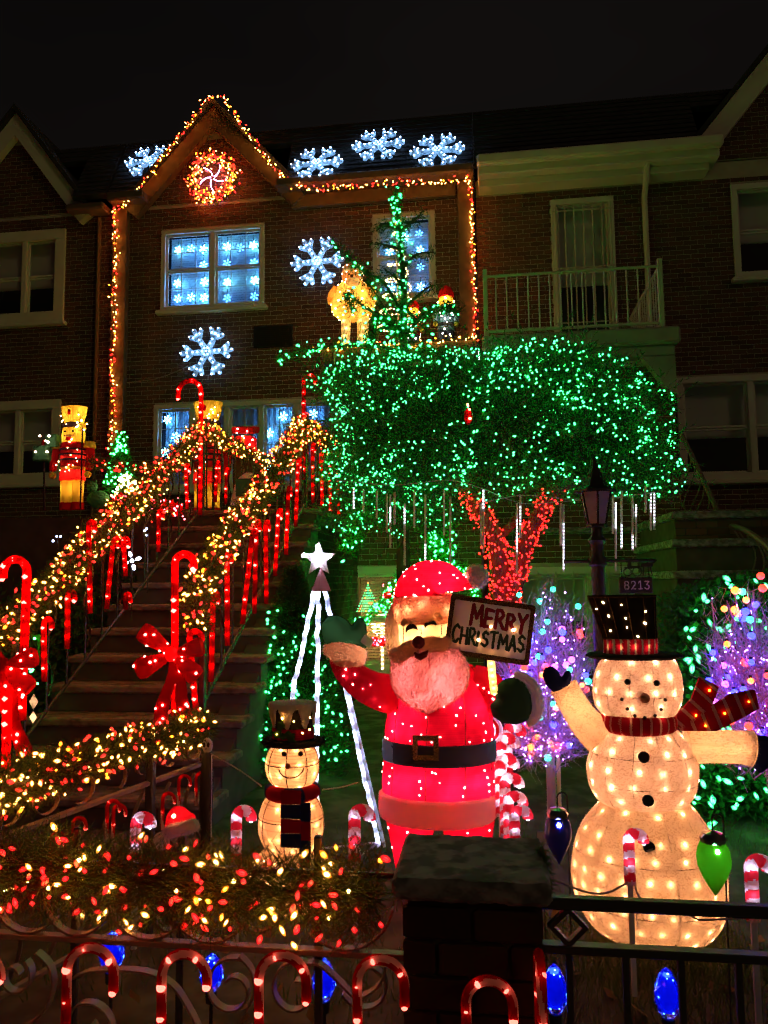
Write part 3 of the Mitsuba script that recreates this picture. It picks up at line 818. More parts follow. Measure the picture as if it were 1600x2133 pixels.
# ---------------------------------------------------------------- garlands
def garland(label, pts, rad, n, bulb_step, br, needle=.07, nw=.0035, mix=((WARM, .5), (RED, .36), (AMBER, .14)), group=None, per=3, sag=.2, fine=False, single=False):
    """a needle garland wound with lights: wire core, needles, bulbs"""
    k = thing('lit_garland', label, 'garland', group)
    p = path(pts, .02)
    i = rng.integers(0, len(p), n)
    t = np.gradient(p, axis=0)
    t /= np.linalg.norm(t, axis=1, keepdims=True)
    clump = meshkit.noise(p[i] * 9)[:, None]
    d = rand_dir(n)
    d -= t[i] * (d * t[i]).sum(1, keepdims=True)
    base = p[i] + d * (rad * rng.random((n, 1))**.7 * (.45 + .9 * clump)) + [0, 0, -sag * rad]
    part(k, 'needles', blades(base, d + .6 * t[i] * rng.choice([-1, 1], n)[:, None] + .35 * rand_dir(n), needle * rng.uniform(.6, 1.2, n), nw), 'mat_garland_needle', kind='stuff')
    part(k, 'wire', tube(p[::4] - [0, 0, sag * rad], .006, 5), 'mat_cord')
    m = int(len(p) * .02 / bulb_step) * per
    j = rng.integers(0, len(p), m)
    d = rand_dir(m)
    d[:, 1] -= .55
    d /= np.linalg.norm(d, axis=1, keepdims=True)
    q = p[j] + d * rad * rng.uniform(.75, 1.15, (m, 1)) + [0, 0, -sag * rad]
    if single:                                                   # near enough to pick out bulb by bulb
        pick = rng.choice(len(mix), m, p=[w for _, w in mix])
        for z in np.where(q[:, 0] < -.235)[0]:
            key = numbered(k + '__bulb')
            c = mix[pick[z]][0]
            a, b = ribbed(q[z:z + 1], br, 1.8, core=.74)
            scene[key] = shape(b, 'mat_bulb', emit=HALO[c])  # outer ribs emit an added colour halo; the filament is the lamp
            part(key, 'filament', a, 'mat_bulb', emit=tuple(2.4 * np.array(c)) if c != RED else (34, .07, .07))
    else:
        string('', '', '', q, list(mix), br, parent=k, fine=fine)
    return k


RX, LX = -1.84, -2.93
r0, r1, r2 = np.array([RX, 4.80, 1.62]), np.array([-1.8, 7.5, 3.22]), np.array([-1.8, 9.6, 3.22])
l0, l1, l2 = np.array([LX, 4.45, 1.36]), np.array([-2.90, 7.5, 3.20]), np.array([-2.9, 9.6, 3.20])
garland('lit garland climbing the right stair rail', [r0 - [.02, .05, .35], r0, (r0 + r1) / 2 + [0, 0, -.02], r1], .12, 11000, .030, .0095, .075, .006, per=4, mix=((WARM, .46), (RED, .40), (AMBER, .14)))
garland('lit garland on the landing rail above the right row of red canes', [r1, r1 + [0, .9, -.02], r2 - [0, .3, 0]], .10, 3200, .05, .0115, .075, .006, per=3, mix=((WARM, .45), (AMBER, .4), (RED, .15)))
garland('lit garland climbing the left stair rail', [l0 - [0.0, .35, .10], l0, (l0 + l1) / 2 + [0, 0, -.03], l1], .125, 11000, .030, .0095, .075, .006, per=4, mix=((WARM, .46), (RED, .40), (AMBER, .14)))
garland('lit garland on the landing rail by the red gift box', [l1, l1 + [0, .9, -.02], l2], .10, 3600, .045, .0115, .075, .006, per=3)
garland('lit garland edging the raised terrace behind the soldier', [at(190, 962, 7.6), at(300, 972, 7.6), at(392, 965, 7.6)], .06, 2200, .06, .012, .06, .006, mix=((RED, .62), (WARM, .38)), per=2)
garland('lit garland lower down over the dark left shrubs', [at(100, 1238, 4.9), at(150, 1180, 5.2), at(205, 1100, 5.8), at(260, 1055, 6.2), at(340, 1052, 6.6)], .13, 5200, .05, .0105, .075, .006, per=3)

# ---------------------------------------------------------------- stair rails
def rail(name, label, pts, h, step):
    k = thing(name, label, 'railing')
    pts = [np.asarray(p) for p in pts]
    part(k, 'handrail', tube(pts, .022, 8), 'mat_iron')
    part(k, 'lower_rail', tube([p - [0, 0, h] for p in pts], .014, 6), 'mat_iron')
    for a, b in zip(pts[:-1], pts[1:]):
        n = int(np.linalg.norm((b - a)[:2]) / step)
        for i in range(n):
            q = a + (b - a) * (i + .5) / n
            part(k, 'baluster', tube([q - [0, 0, .02], q - [0, 0, h]], .008, 5), 'mat_iron')
            s = np.linspace(0, 1, 20)
            if i % 2: part(k, 'scroll', ribbon(np.stack([0 * s + q[0] + .012, q[1] + .07 * np.sin(s * TAU * 1.5) * (1 - s * .4), q[2] - .12 - s * (h - .22)], 1), (.014, 0, 0), .004), 'mat_iron')
    for p in pts: part(k, 'post', bx(p[0] - .022, p[0] + .022, p[1] - .022, p[1] + .022, p[2] - h - .08, p[2] + .05, .006), 'mat_iron')


rail('stair_railing', 'iron stair rail under the right garland', [r0, r1, r2], .86, .22)
rail('stair_railing', 'iron stair rail under the left garland', [l0, l1, l2], .86, .22)

# ---------------------------------------------------------------- candy canes
def cane_path(foot, H, hook, side, n=14, tip=.25):
    """straight shaft, half-circle hook towards 'side' (unit vector), short down-turned end"""
    foot, side = np.asarray(foot, float), np.asarray(side, float)
    top = foot + [0, 0, H - hook]
    a = np.linspace(0, math.pi, n)[:, None]
    arc = top + side * hook * (1 - np.cos(a)) + np.array([0, 0, 1.0]) * hook * np.sin(a)
    up = [foot + (top - foot) * t for t in np.linspace(0, 1, max(4, int(H / .06)), endpoint=False)]
    return np.vstack([up, arc, [arc[-1] - [0, 0, hook * tip], arc[-1] - [0, 0, hook * 2 * tip]]])


def rope_cane(label, foot, H, hook, side, group, r=.019, step=.085, straight=False):
    k = thing('candy_cane', label, 'candy cane light', group)
    p = cane_path(foot, H, hook, side) if hook else path([foot, np.asarray(foot) + [0, 0, H]], .06)
    p = p + ((p[:, 2] - p[0, 2]) / H)[:, None] * rng.normal(size=3) * ([.022, .03, 0] if H < .9 or hook < .05 else [.006, .01, 0])
    part(k, 'tube', tube(p, r, 8), 'mat_red_tube', True)
    q = path(p, step * rng.uniform(.88, 1.15))
    q = q[np.r_[False, rng.random(len(q) - 1) < .93]]
    part(k, 'bulb', bulbs(q - [0, r * .35, 0], r * .74, 1.15, np.array([0, 0, 1.0])), 'mat_bulb', emit=(60, 1.1, .85), kind='stuff')
    return k


GR, GL, GA = 'red rope canes along the right stair rail', 'red rope canes along the left stair rail', 'red canes along the landing rail'
for i, (x, y0, y1) in enumerate(((440, 1235, 1420), (474, 1150, 1345), (505, 1105, 1300), (530, 1085, 1278), (555, 1085, 1258), (573, 1062, 1200), (596, 1012, 1155), (616, 955, 1097))):
    a, b = atx(x, y0, RX + .07), atx(x, y1, RX + .07)
    rope_cane(f'{ORD[i]} red rope cane from the foot of the right stair garland', b, a[2] - b[2], .045, (0, 1, 0), GR)
for i, (x, y0, y1) in enumerate(((652, 925, 1048), (672, 945, 1062), (689, 962, 1078), (707, 975, 1085))):
    a, b = atx(x, y0, -1.73), atx(x, y1, -1.73)
    rope_cane(f'{ORD[i]} red rope cane along the landing rail from the tall hooked cane', b, a[2] - b[2], .045, (0, 1, 0), GA)
for i, (x, y0, y1) in enumerate(((330, 1062, 1150), (262, 1120, 1200), (222, 1120, 1268), (188, 1085, 1278), (140, 1232, 1352), (92, 1290, 1420), (262, 1240, 1268))):
    a, b = atx(x, y0, LX + .06), atx(x, y1, LX + .06)
    rope_cane(f'{ORD[i]} red rope cane down from the top of the left stair garland', b, max(.12, a[2] - b[2]), .045, (0, 1, 0), GL)
for i, (x, y0, y1) in enumerate(((390, 965, 1060), (448, 960, 1045), (470, 975, 1050))):
    a, b = atx(x, y0, LX + .05), atx(x, y1, LX + .05)
    rope_cane(f'{ORD[i]} short red rope cane at the back of the landing from the left', b, a[2] - b[2], .04, (0, 1, 0), GL + ' end')
b = at(416, 1072, 7.4); rope_cane('tall red cane at the top of the left stair rail', b, at(416, 792, 7.4)[2] - b[2], .125, (-1, 0, 0), None, .026, .10)
b = at(632, 1000, 7.4); rope_cane('tall red cane at the top of the right stair rail', b, at(632, 783, 7.4)[2] - b[2], .06, (1, 0, 0), None, .020, .10)
b = at(364, 1490, 4.6); rope_cane('tall red cane carrying the bow at the foot of the right stair rail', b, at(364, 1155, 4.6)[2] - b[2], .063, (1, 0, 0), None, .025, .075)
b = at(408, 1480, 4.66); rope_cane('short red cane beside the bow at the right stair foot', b, .50, .04, (1, 0, 0), None, .02, .075)
b = at(45, 1500, 4.15); rope_cane('tall red cane carrying a bow at the left picture edge', b, at(45, 1165, 4.15)[2] - b[2], .075, (-1, 0, 0), None, .025, .075)
b = at(12, 1640, 4.0); rope_cane('lower red cane at the left picture edge', b, .52, .04, (-1, 0, 0), None, .025, .075)


def twisted(p, r, pitch, n=16, share=.5, flat=1.0, fine=.006):
    """a striped rod: (stripe faces, ground faces)"""
    p = path(p, fine) if fine else p
    t, a, b = frames(p)
    ang = np.arange(n) * TAU / n
    v = p[:, None] + r * (np.cos(ang)[None, :, None] * a[:, None] * 1.0 + np.sin(ang)[None, :, None] * b[:, None] * flat)
    m = skin(v)
    K = len(p)
    s = np.r_[0, np.cumsum(np.linalg.norm(np.diff(p, axis=0), axis=1))]
    i, j = np.meshgrid(np.arange(K - 1), np.arange(n), indexing='ij')
    ph = (s[i] / pitch + .5 * np.sin(j * TAU / n) * .5) % 1 if pitch > 0 else (s[i] / -pitch + j / n) % 1
    red = (ph < share).ravel()
    red = np.r_[red, red, np.ones(2 * n, bool)]
    return (m[0], m[1][red]), (m[0], m[1][~red])


def striped_cane(label, foot, H, hook, side, r, group=None, stake=.25, glow=1.0):
    """white cane with red stripes, LEDs inside, on a white stake"""
    k = thing('striped_candy_cane', label, 'candy cane', group)
    p = cane_path(foot, H, hook, side, tip=.1)
    a, b = twisted(p, r, .052 * r / .02, flat=.75)
    part(k, 'stripe', a, 'mat_red_plastic', True)
    part(k, 'shell', b, 'mat_white_plastic', True)
    q = path(p, .075)[1::1]
    part(k, 'lamp', bulbs(q + [0, -.006, 0], .0062, 1, fine=True), 'mat_bulb', emit=(16 * glow, 15 * glow, 22 * glow), kind='stuff')
    part(k, 'stake', bx(foot[0] - r * .45, foot[0] + r * .45, foot[1] - .006, foot[1] + .006, max(.0, foot[2] - stake), foot[2] + .01, .002), 'mat_white_stake')
    return k


def by_px(x, top, bot, w, Y): return at(x, bot, Y), at(x, top, Y)[2] - at(x, bot, Y)[2], w * seen(at(x, top, Y))[2] / FPX


for lab, x, top, bot, hook, tw, Y, st in (
        ('striped candy cane left of the red cap behind the garland', 282, 1715, 1800, 16, 13, 2.75, .3), ('striped candy cane left of the small snowman', 492, 1700, 1800, 16, 12, 2.8, .3),
        ('striped candy cane between small snowman and waving figure', 739, 1700, 1802, 16, 13, 2.8, .3), ('nearest striped candy cane of the row beside the waving figure', 1073, 1698, 1763, 14, 11, 3.0, .25),
        ('striped candy cane in front of the big snowman', 1313, 1747, 1842, 15, 11, 2.75, .36), ('striped candy cane at the right edge behind the fence', 1570, 1805, 1918, 17, 13, 2.35, .4)):
    f_, h_, k_ = by_px(x, top - tw, bot, hook, Y)
    striped_cane(lab, f_, h_, k_, (1, 0, 0), tw * Y / FPX, stake=st)
for i, (x, top, bot, Y) in enumerate(((1062, 1668, 1790, 3.3), (1054, 1630, 1740, 3.55), (1044, 1590, 1700, 3.8), (1046, 1548, 1660, 4.05), (1058, 1524, 1620, 4.3))):
    f_, h_, k_ = by_px(x, top - 10, bot, 15, Y)
    striped_cane(f'striped candy cane {ORD[i + 1]} from the front in the receding row beside the waving figure', f_, h_, k_, (1, 0, 0), 11 * Y / FPX, 'receding row of striped canes', .3, 1.6)
# the red and white lit canes before the fence
for lab, px, py, tx, ty, W in (('lit red cane before the fence, second from the left edge', 141, 1983, 238, 2070, 0), ('lit red cane before the fence in front of the second blue bulb', 338, 1996, 432, 2058, 0), ('lit red cane before the fence, third from the pillar', 540, 2000, 638, 2090, 0), ('lit red cane before the fence just left of the pillar', 744, 2008, 842, 2100, 0),
                                ('lit red cane arching in front of the pillar', 970, 2052, 1068, 2130, 0), ('lit red cane tip cut by the left picture edge', -95, 1990, 3, 2045, 0)):
    Y = 1.69
    a, t = at(px, py, Y), at(tx, py, Y)
    hk = (t[0] - a[0]) / 2
    k = thing('lit_cane', lab, 'candy cane light')
    p = cane_path((a[0], Y, .0), a[2] + .012, hk, (1, 0, 0), tip=.5 * (at(tx, py, Y)[2] - hk - at(tx, ty, Y)[2]) / hk + .02)
    A, B = twisted(p, .0108, -.34, share=.76, fine=.005)
    part(k, 'red_band', A, 'mat_red_tube', True)
    part(k, 'white_band', B, 'mat_white_tube', True)
    q = path(p, .066)[3:]
    part(k, 'bulb', bulbs(q + [0, -.004, 0], .0090, 1.05, fine=True), 'mat_bulb', emit=(6, .6, .42), kind='stuff')
k = thing('lit_cane', 'lit red cane seen edge-on beside the right side of the pillar', 'candy cane light')
p = cane_path((at(1121, 2000, 1.72)[0], 1.72, 0), at(1121, 1968, 1.72)[2], .05, (0, -1, 0), tip=.5)
A, B = twisted(p, .0105, -.34, share=.8, fine=.005)
part(k, 'red_band', A, 'mat_red_tube', True); part(k, 'white_band', B, 'mat_white_tube', True)
part(k, 'bulb', bulbs(path(p, .085)[2:], .0095, 1.2, fine=True), 'mat_bulb', emit=(5, .42, .3), kind='stuff')

# ---------------------------------------------------------------- bows
def bow(label, x, y, Y, s):
    k = thing('ribbon_bow', label, 'bow')
    c = at(x, y, Y)
    L = []
    for ang, ln, w in ((2.55, .27, .14), (3.55, .27, .15), (.25, .20, .13), (-.75, .22, .14)):
        d = np.array([math.cos(ang), 0, math.sin(ang)])
        n = np.array([-d[2], 0, d[0]])
        t = np.linspace(0, 1, 12)
        a = np.arange(20) * TAU / 20
        rings = []
        for tt in t:
            h, dp = s * w * (.12 + .88 * tt**.8) * (1 - .25 * max(0, tt - .85) / .15), s * .07 * math.sin(math.pi * min(1, tt * .75 + .1))
            rings.append(c + d * s * ln * tt + np.outer(np.cos(a) * h * .55, n) + np.outer(np.sin(a) * dp, [0, 1.0, 0]))
        m = skin(np.array(rings), False)
        part(k, 'loop', m, 'mat_red_cloth', True)
        v, nn = on_surface(m, 9)
        L.append(v[v[:, 1] < c[1]] - [0, .004, 0])
    for dx, sg in ((-.055, -1), (.10, 1)):
        t = np.linspace(0, 1, 14)
        p = np.stack([c[0] + s * (dx * t * 1.5 + .012 * np.sin(t * 7)), c[1] - .02 + .012 * np.sin(t * 9), c[2] - s * (.03 + .50 * t)], 1)
        wv = np.stack([s * (.05 + .07 * t), 0 * t, 0 * t], 1)
        t_ = np.gradient(p, axis=0)
        v = np.vstack([p - wv / 2, p + wv / 2])
        i = np.arange(13)
        m = (v, np.vstack([np.stack([i, i + 1, i + 15], 1), np.stack([i, i + 15, i + 14], 1)]))
        part(k, 'tail', cat([m, (m[0] + [0, .004, 0], m[1][:, ::-1])]), 'mat_red_cloth', True)
        v, nn = on_surface(m, 9)
        L.append(v - [0, .006, 0])
    part(k, 'knot', ball(c - [0, .03, 0], (s * .045, s * .04, s * .05), 2), 'mat_red_cloth', True)
    part(k, 'bulb', bulbs(np.vstack(L), .0085, 1.2), 'mat_bulb', emit=(30, 2.2, 1.8), kind='stuff')


thin('mat_red_cloth', (.62, .02, .025), .9)
bow('big red lit ribbon bow at the foot of the right stair rail', 362, 1362, 4.5, .95)
bow('red lit ribbon bow cut by the left picture edge', 12, 1385, 4.05, .95)

# ---------------------------------------------------------------- the front fence and its stone pier
PI_ = thing('gate_pier', 'dark brick gate pier with a rough stone cap between the two fences', 'pier')
x0, x1 = at(838, 1900, 1.78)[0], at(1130, 1900, 1.78)[0]
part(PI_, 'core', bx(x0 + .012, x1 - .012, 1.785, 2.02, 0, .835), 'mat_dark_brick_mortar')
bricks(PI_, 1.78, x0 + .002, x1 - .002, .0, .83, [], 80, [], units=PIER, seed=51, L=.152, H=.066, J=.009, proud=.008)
bricks(PI_, x1 - .008, 1.79, 2.02, .0, .83, [], 30, [], units=PIER, along='y', seed=52, L=.14, H=.066, J=.009, proud=.008)
cap = trimesh.Trimesh(*bx(x0 - .02, x1 + .02, 1.745, 2.06, .838, .886, .010), process=False)
for _ in range(5): cap = cap.subdivide()
v = np.array(cap.vertices)
v = v + (meshkit.fbm(v * 45, 3)[:, None] - .5) * .007 * [1, 1, 1] + (meshkit.noise(v * 160)[:, None] - .5) * .0035
part(PI_, 'cap', (v, np.array(cap.faces)), 'mat_stone', 40)


def spiral(cx, cz, r0, r1, a0, a1, n=40):
    a = np.linspace(a0, a1, n)
    r = np.linspace(r0, r1, n)
    return np.stack([cx + r * np.cos(a), np.zeros(n), cz + r * np.sin(a)], 1)


FL = thing('scroll_fence', 'low wrought iron scroll fence left of the pier', 'fence')
YF = 1.86
part(FL, 'rail', bx(-2.3, x0 + .01, YF - .013, YF + .013, .662, .676, .002), 'mat_iron_bronze')
part(FL, 'rail', bx(-2.3, x0 + .01, YF - .008, YF + .008, .845, .857, .003), 'mat_iron')
part(FL, 'rail', bx(-2.3, x0 + .01, YF - .013, YF + .013, .20, .216, .003), 'mat_iron_bronze')
sc = lambda p: part(FL, 'scroll', ribbon(p + [0, YF, 0], (0, .024, 0), .005), 'mat_iron_bronze')
for px, py, R, a0, a1, fl in ((165, 1880, 74, 3.3, 6.0, 1), (312, 1888, 92, 3.5, 5.6, 1), (352, 1912, 50, 8.0, 0.2, 1), (440, 1885, 88, 3.2, 5.9, 1), (543, 1905, 76, 3.0, 8.6, 1), (720, 1885, 98, 3.9, 6.1, 1), (62, 1880, 80, 3.6, 5.6, 1)):
    q = at(px, py, YF)
    u = 1.86 / FPX * 1.02
    e = spiral(q[0], .678 + R * u * .98, R * u * (.75 if abs(a1 - a0) > 4 else 1), R * u * (.40 if abs(a1 - a0) > 4 else .98), a0, a1)
    e[:, 2] += max(0, .6795 - e[:, 2].min())
    sc(e)
for px, py, R, a0, a1 in ((32, 2032, 42, 7.2, .4), (485, 2058, 62, 1.2, 8.6), (618, 2062, 60, 1.0, 8.0), (765, 2045, 55, 3.6, 9.8), (180, 2140, 60, 0, 7)):
    q = at(px, py, YF); u = 1.86 / FPX
    sc(spiral(q[0], q[2], R * u, R * u * .3, a0, a1))
for P_ in (((78, 1982), (105, 2010), (112, 2055), (90, 2110), (30, 2150)), ((155, 2035), (200, 2020), (300, 2022), (360, 2050), (395, 2100), (420, 2150)), ((500, 1990), (525, 2020), (530, 2070), (500, 2130)), ((612, 2010), (660, 2005), (700, 2035), (745, 2075), (790, 2050), (805, 2010))):
    sc(path([at(x, y, YF) for x, y in P_], .012) - [0, YF, 0])
for x in (-1.75, -1.05, -.42): part(FL, 'post', bx(x - .009, x + .009, YF + .014, YF + .032, .1, .93, .003), 'mat_iron')

FR = thing('bar_fence', 'low black bar fence with a diamond panel right of the pier', 'fence')
part(FR, 'rail', bx(x1 - .01, 2.2, YF - .014, YF + .014, .793, .82, .004), 'mat_iron')
part(FR, 'rail', bx(x1 - .01, 2.2, YF - .016, YF + .016, .697, .716, .003), 'mat_iron')
part(FR, 'rail', bx(x1 - .01, 2.2, YF - .016, YF + .016, .2, .22, .003), 'mat_iron')
xs = [at(x, 2050, YF)[0] for x in (1187, 1305, 1420, 1540)]
xs += [xs[-1] + .14 * i for i in range(1, 6)]
for x in xs: part(FR, 'bar', bx(x - .0075, x + .0075, YF - .0075, YF + .0075, .221, .696, .002), 'mat_iron')
for x in (xs[0], xs[4], xs[8]):
    r = .046
    dm = Polygon([(0, -r), (r, 0), (0, r), (-r, 0)])
    part(FR, 'diamond', mv(poly(dm.difference(affinity.scale(dm, .68, .68)), YF - .010, YF + .010), (x, 0, .7545)), 'mat_iron')
garland('thick front garland of red and warm bulbs over the scroll fence', [(-2.2, YF, .84), (-1.5, YF - .02, .835), (-1.1, YF, .84), (-.8, YF - .01, .82), (-.5, YF, .815), (x0 - .075, YF, .82)], .105, 23000, .0235, .0062, .06, .0026, per=4, mix=((RED, .60), (WARM, .34), (AMBER, .06)), sag=.1, single=True)

# diagonal rail of the entrance path with its garland
d0, d1 = np.array([at(-20, 1660, 2.55)[0], 2.55, .82]), np.array([at(430, 1530, 3.6)[0], 3.6, .86])
DG = thing('path_railing', 'iron railing with scrolls beside the entrance path', 'railing')
for z, r in ((0, .014), (-.17, .014), (-.72, .014)): part(DG, 'rail', tube([d0 + [0, 0, z], d1 + [0, 0, z]], r, 6), 'mat_iron_bronze' if z else 'mat_iron')
for t in (.02, .68, .99):
    q = d0 + (d1 - d0) * t
    part(DG, 'post', bx(q[0] - .018, q[0] + .018, q[1] - .018, q[1] + .018, .0, q[2] + .02, .004), 'mat_iron')
for i in range(7):
    q = d0 + (d1 - d0) * (i + .5) / 7
    e = (d1 - d0) / np.linalg.norm(d1 - d0)
    s = np.linspace(0, 1, 26)
    a = s * 4.4 + 2.2 + i
    part(DG, 'scroll', ribbon(q - [0, 0, .09] + np.outer(.065 * np.cos(a) * (1 - .5 * s), e) + np.outer(.065 * np.sin(a) * (1 - .5 * s), [0, 0, 1.0]), np.cross(e, [0, 0, 1]) * .02, .004), 'mat_iron_bronze')
    part(DG, 'scroll', ribbon(q - [0, 0, .45] + np.outer(.06 * np.sin(s * TAU), e) + np.outer(s * .5 - .25, [0, 0, 1.0]), np.cross(e, [0, 0, 1]) * .02, .004), 'mat_iron_bronze')
garland('lit garland sloping along the entrance path railing', [d0 + [0, 0, .02], (d0 + d1) / 2 + [0, 0, .03], d1 + [0, 0, .02]], .10, 9000, .026, .0068, .06, .0035, per=6, mix=((WARM, .52), (RED, .36), (AMBER, .12)))
for i, (x, y, Y) in enumerate(((105, 1738, 2.62), (150, 1700, 2.8), (222, 1660, 2.95), (235, 1668, 3.0), (338, 1640, 3.15), (372, 1600, 3.3), (408, 1590, 3.5), (285, 1690, 3.1))):
    b = at(x, y + 88, Y)
    k = thing('small_red_cane', f'{ORD[i]} small red plastic cane light hung on the entrance path railing', 'candy cane light', 'small red canes on the path railing')
    p = cane_path(b, .15, .026, (1, 0, 0))
    A, B = twisted(p, .0075, -.2, share=.7, n=10, fine=.008)
    part(k, 'red_band', A, 'mat_red_tube', True); part(k, 'white_band', B, 'mat_white_tube', True)
    part(k, 'bulb', bulbs(path(p, .075)[1:], .007, 1.2), 'mat_bulb', emit=(9, .4, .3), kind='stuff')
# ---------------------------------------------------------------- wire-frame figures
from scipy.interpolate import PchipInterpolator
from scipy.spatial import Delaunay


class Body:
    """a rounded body of revolution-like sections: rows (pixel height, left, right) at distance Y, depth = share of the half width"""
    def __init__(s, rows, Y, depth=.9, k=36, n=56, dy=0.0):
        rows = np.array(rows, float)
        py = np.linspace(rows[0, 0], rows[-1, 0], k)
        l, r = PchipInterpolator(rows[:, 0], rows[:, 1])(py), PchipInterpolator(rows[:, 0], rows[:, 2])(py)
        L, R = np.array([at(x, y, Y) for x, y in zip(l, py)]), np.array([at(x, y, Y) for x, y in zip(r, py)])
        s.c, s.a = (L + R) / 2 + [0, dy, 0], np.linalg.norm(R - L, axis=1) / 2
        s.b = s.a * depth
        s.n = n

    def p(s, t, phi, off=0.0):
        t, phi = np.broadcast_arrays(np.asarray(t, float), np.asarray(phi, float))
        i = np.clip(t, 0, 1) * (len(s.a) - 1)
        k = np.arange(len(s.a))
        c = np.stack([np.interp(i, k, s.c[:, j]) for j in range(3)], -1)
        a, b = np.interp(i, k, s.a) + off, np.interp(i, k, s.b) + off
        return c + np.stack([a * np.cos(phi), b * np.sin(phi), 0 * a], -1)

    def rings(s, off=0.0):
        return s.p(np.linspace(0, 1, len(s.a))[:, None], (np.arange(s.n) * TAU / s.n)[None], off)

    def mesh(s, off=0.0, pucker=0, amp=.006):
        if not pucker: return skin(s.rings(off))
        t, a = np.linspace(0, 1, len(s.a))[:, None], (np.arange(s.n) * TAU / s.n)[None]
        q = s.rings(off)
        w = (meshkit.fbm(q * 16, 3) - .5) * amp * 1.6 - amp * np.abs(np.cos((a - .35) * pucker / 2))**10 * np.sin(np.pi * t)
        return skin(s.p(t + 0 * a, a + 0 * t, off + w))

    def wires(s, mer, par, r=.0022, off=.001):
        t = np.linspace(.01, .99, 24)
        out = [tube(s.p(t, np.full(24, a), off), r, 4) for a in mer]
        out += [tube(s.p(np.full(40, q), np.linspace(0, TAU, 40), off), r, 4) for q in par]
        return cat(out)

    def front(s, rows, off, jit=.3):
        """points on the side towards the camera and some behind; rows: (t, number round the front half)"""
        out = []
        for t, m in rows:
            a = -math.pi + (np.arange(m) + .5 + jit * (rng.random(m) - .5)) * math.pi / m
            out.append(s.p(t + .03 * (rng.random(m) - .5), a, off))
            out.append(s.p(t + .03 * (rng.random(max(2, m // 2)) - .5), np.linspace(.3, math.pi - .3, max(2, m // 2)), off))
        return np.vstack(out)


def puff(pg, Y, thick, step=.012, flat=.35):
    """a cushion-like solid with the outline pg (x, z), domed on both sides"""
    x0, z0, x1, z1 = pg.bounds
    ring = pg.exterior
    edge = np.array([ring.interpolate(d).coords[0] for d in np.arange(0, ring.length, step)])
    gx, gz = np.meshgrid(np.arange(x0, x1, step), np.arange(z0, z1, step))
    ins = pg.buffer(-step * .6)
    from shapely import contains_xy, distance, points
    g = np.stack([gx.ravel(), gz.ravel()], 1)
    g = g[contains_xy(ins, g[:, 0], g[:, 1])]
    v = np.vstack([edge, g])
    d = distance(points(v), ring)
    m = d.max() * (1 - flat) + 1e-9
    h = thick / 2 * np.sqrt(np.clip(1 - (1 - np.clip(d / m, 0, 1))**2, 0, 1))
    tri = Delaunay(v).simplices
    cen = v[tri].mean(1)
    tri = tri[contains_xy(pg, cen[:, 0], cen[:, 1])]
    e = v[tri[:, 1]] - v[tri[:, 0]]; f2 = v[tri[:, 2]] - v[tri[:, 0]]
    ccw = e[:, 0] * f2[:, 1] - e[:, 1] * f2[:, 0] > 0
    tri = np.where(ccw[:, None], tri, tri[:, ::-1])
    A = np.stack([v[:, 0], Y - h - .0004, v[:, 1]], 1)
    B = np.stack([v[:, 0], Y + h + .0004, v[:, 1]], 1)
    return np.vstack([A, B]), np.vstack([tri, tri[:, ::-1] + len(A)])


def outline(px, Y, grow=0.0, smooth=.006):
    pg = Polygon([(p[0], p[2]) for p in (at(x, y, Y) for x, y in px)])
    return pg.buffer(smooth).buffer(-2 * smooth).buffer(smooth + grow)


def limb(px, Y, n=20, squash=1.0, steps=30):
    """a tapering limb: px rows (x, y, radius in pixels)"""
    q = np.array([[*at(x, y, Y), r * Y / FPX] for x, y, r in px])
    t = np.linspace(0, len(q) - 1, steps)
    k = np.arange(len(q))
    ip = [PchipInterpolator(k, q[:, j])(t) for j in range(4)]
    p, r = np.stack(ip[:3], 1), ip[3]
    tt, a, b = frames(p, up=(0, 1, 0))
    ang = np.arange(n) * TAU / n
    return skin(p[:, None] + r[:, None, None] * (squash * np.cos(ang)[None, :, None] * a[:, None] + np.sin(ang)[None, :, None] * b[:, None])), p, r


def disc(x, y, Y, r, thick=.012, sub=2): return ball(at(x, y, Y), (r * Y / FPX, thick, r * Y / FPX), sub)


mat('mat_snow_cloth', {'type': 'principledthin', 'base_color': mikit.proc(lambda p, n, uv: mikit.mix((.86, .78, .66), (.62, .50, .36), mikit.smoothstep(.52, .72, mikit.noise(p.x * 210, p.y * 210, p.z * 210)) * .8 + .2 * mikit.fbm(p.x * 40, p.y * 40, p.z * 40))), 'roughness': .7, 'diff_trans': 1.15, 'spec_trans': 0.0})
mat('mat_ribbed_cloth', {'type': 'principledthin', 'base_color': mikit.proc(lambda p, n, uv: mikit.mix((.88, .76, .58), (.66, .50, .33), mikit.smoothstep(.6, .9, mikit.noise(3, 5, p.z * 190)))), 'roughness': .7, 'diff_trans': 1.15, 'spec_trans': 0.0})
mat('mat_santa_red', {'type': 'principledthin', 'base_color': mikit.proc(lambda p, n, uv: mikit.mix((.90, .026, .095), (.62, .012, .05), .55 * mikit.noise(2, 3, p.z * 230) + .45 * mikit.fbm(p.x * 24, p.y * 24, p.z * 24))), 'roughness': .6, 'diff_trans': 1.1, 'spec_trans': 0.0})
thin('mat_santa_sleeve', (.55, .015, .06), .8)
thin('mat_face', (.95, .84, .58), 1.2)
thin('mat_tan_fur', (.88, .64, .45), 1.0)
thin('mat_beard_dark', (.66, .38, .36), .8)
thin('mat_beard', (.90, .74, .70), 1.0)
thin('mat_white_fur', (.88, .80, .78), .8)
thin('mat_fuzz', (.9, .82, .72), 1.0)
thin('mat_mitten_green', (.06, .20, .12), .7)
thin('mat_mitten_dark', (.016, .05, .032), .15)
thin('mat_mitten_blue', (.02, .03, .14), .3)
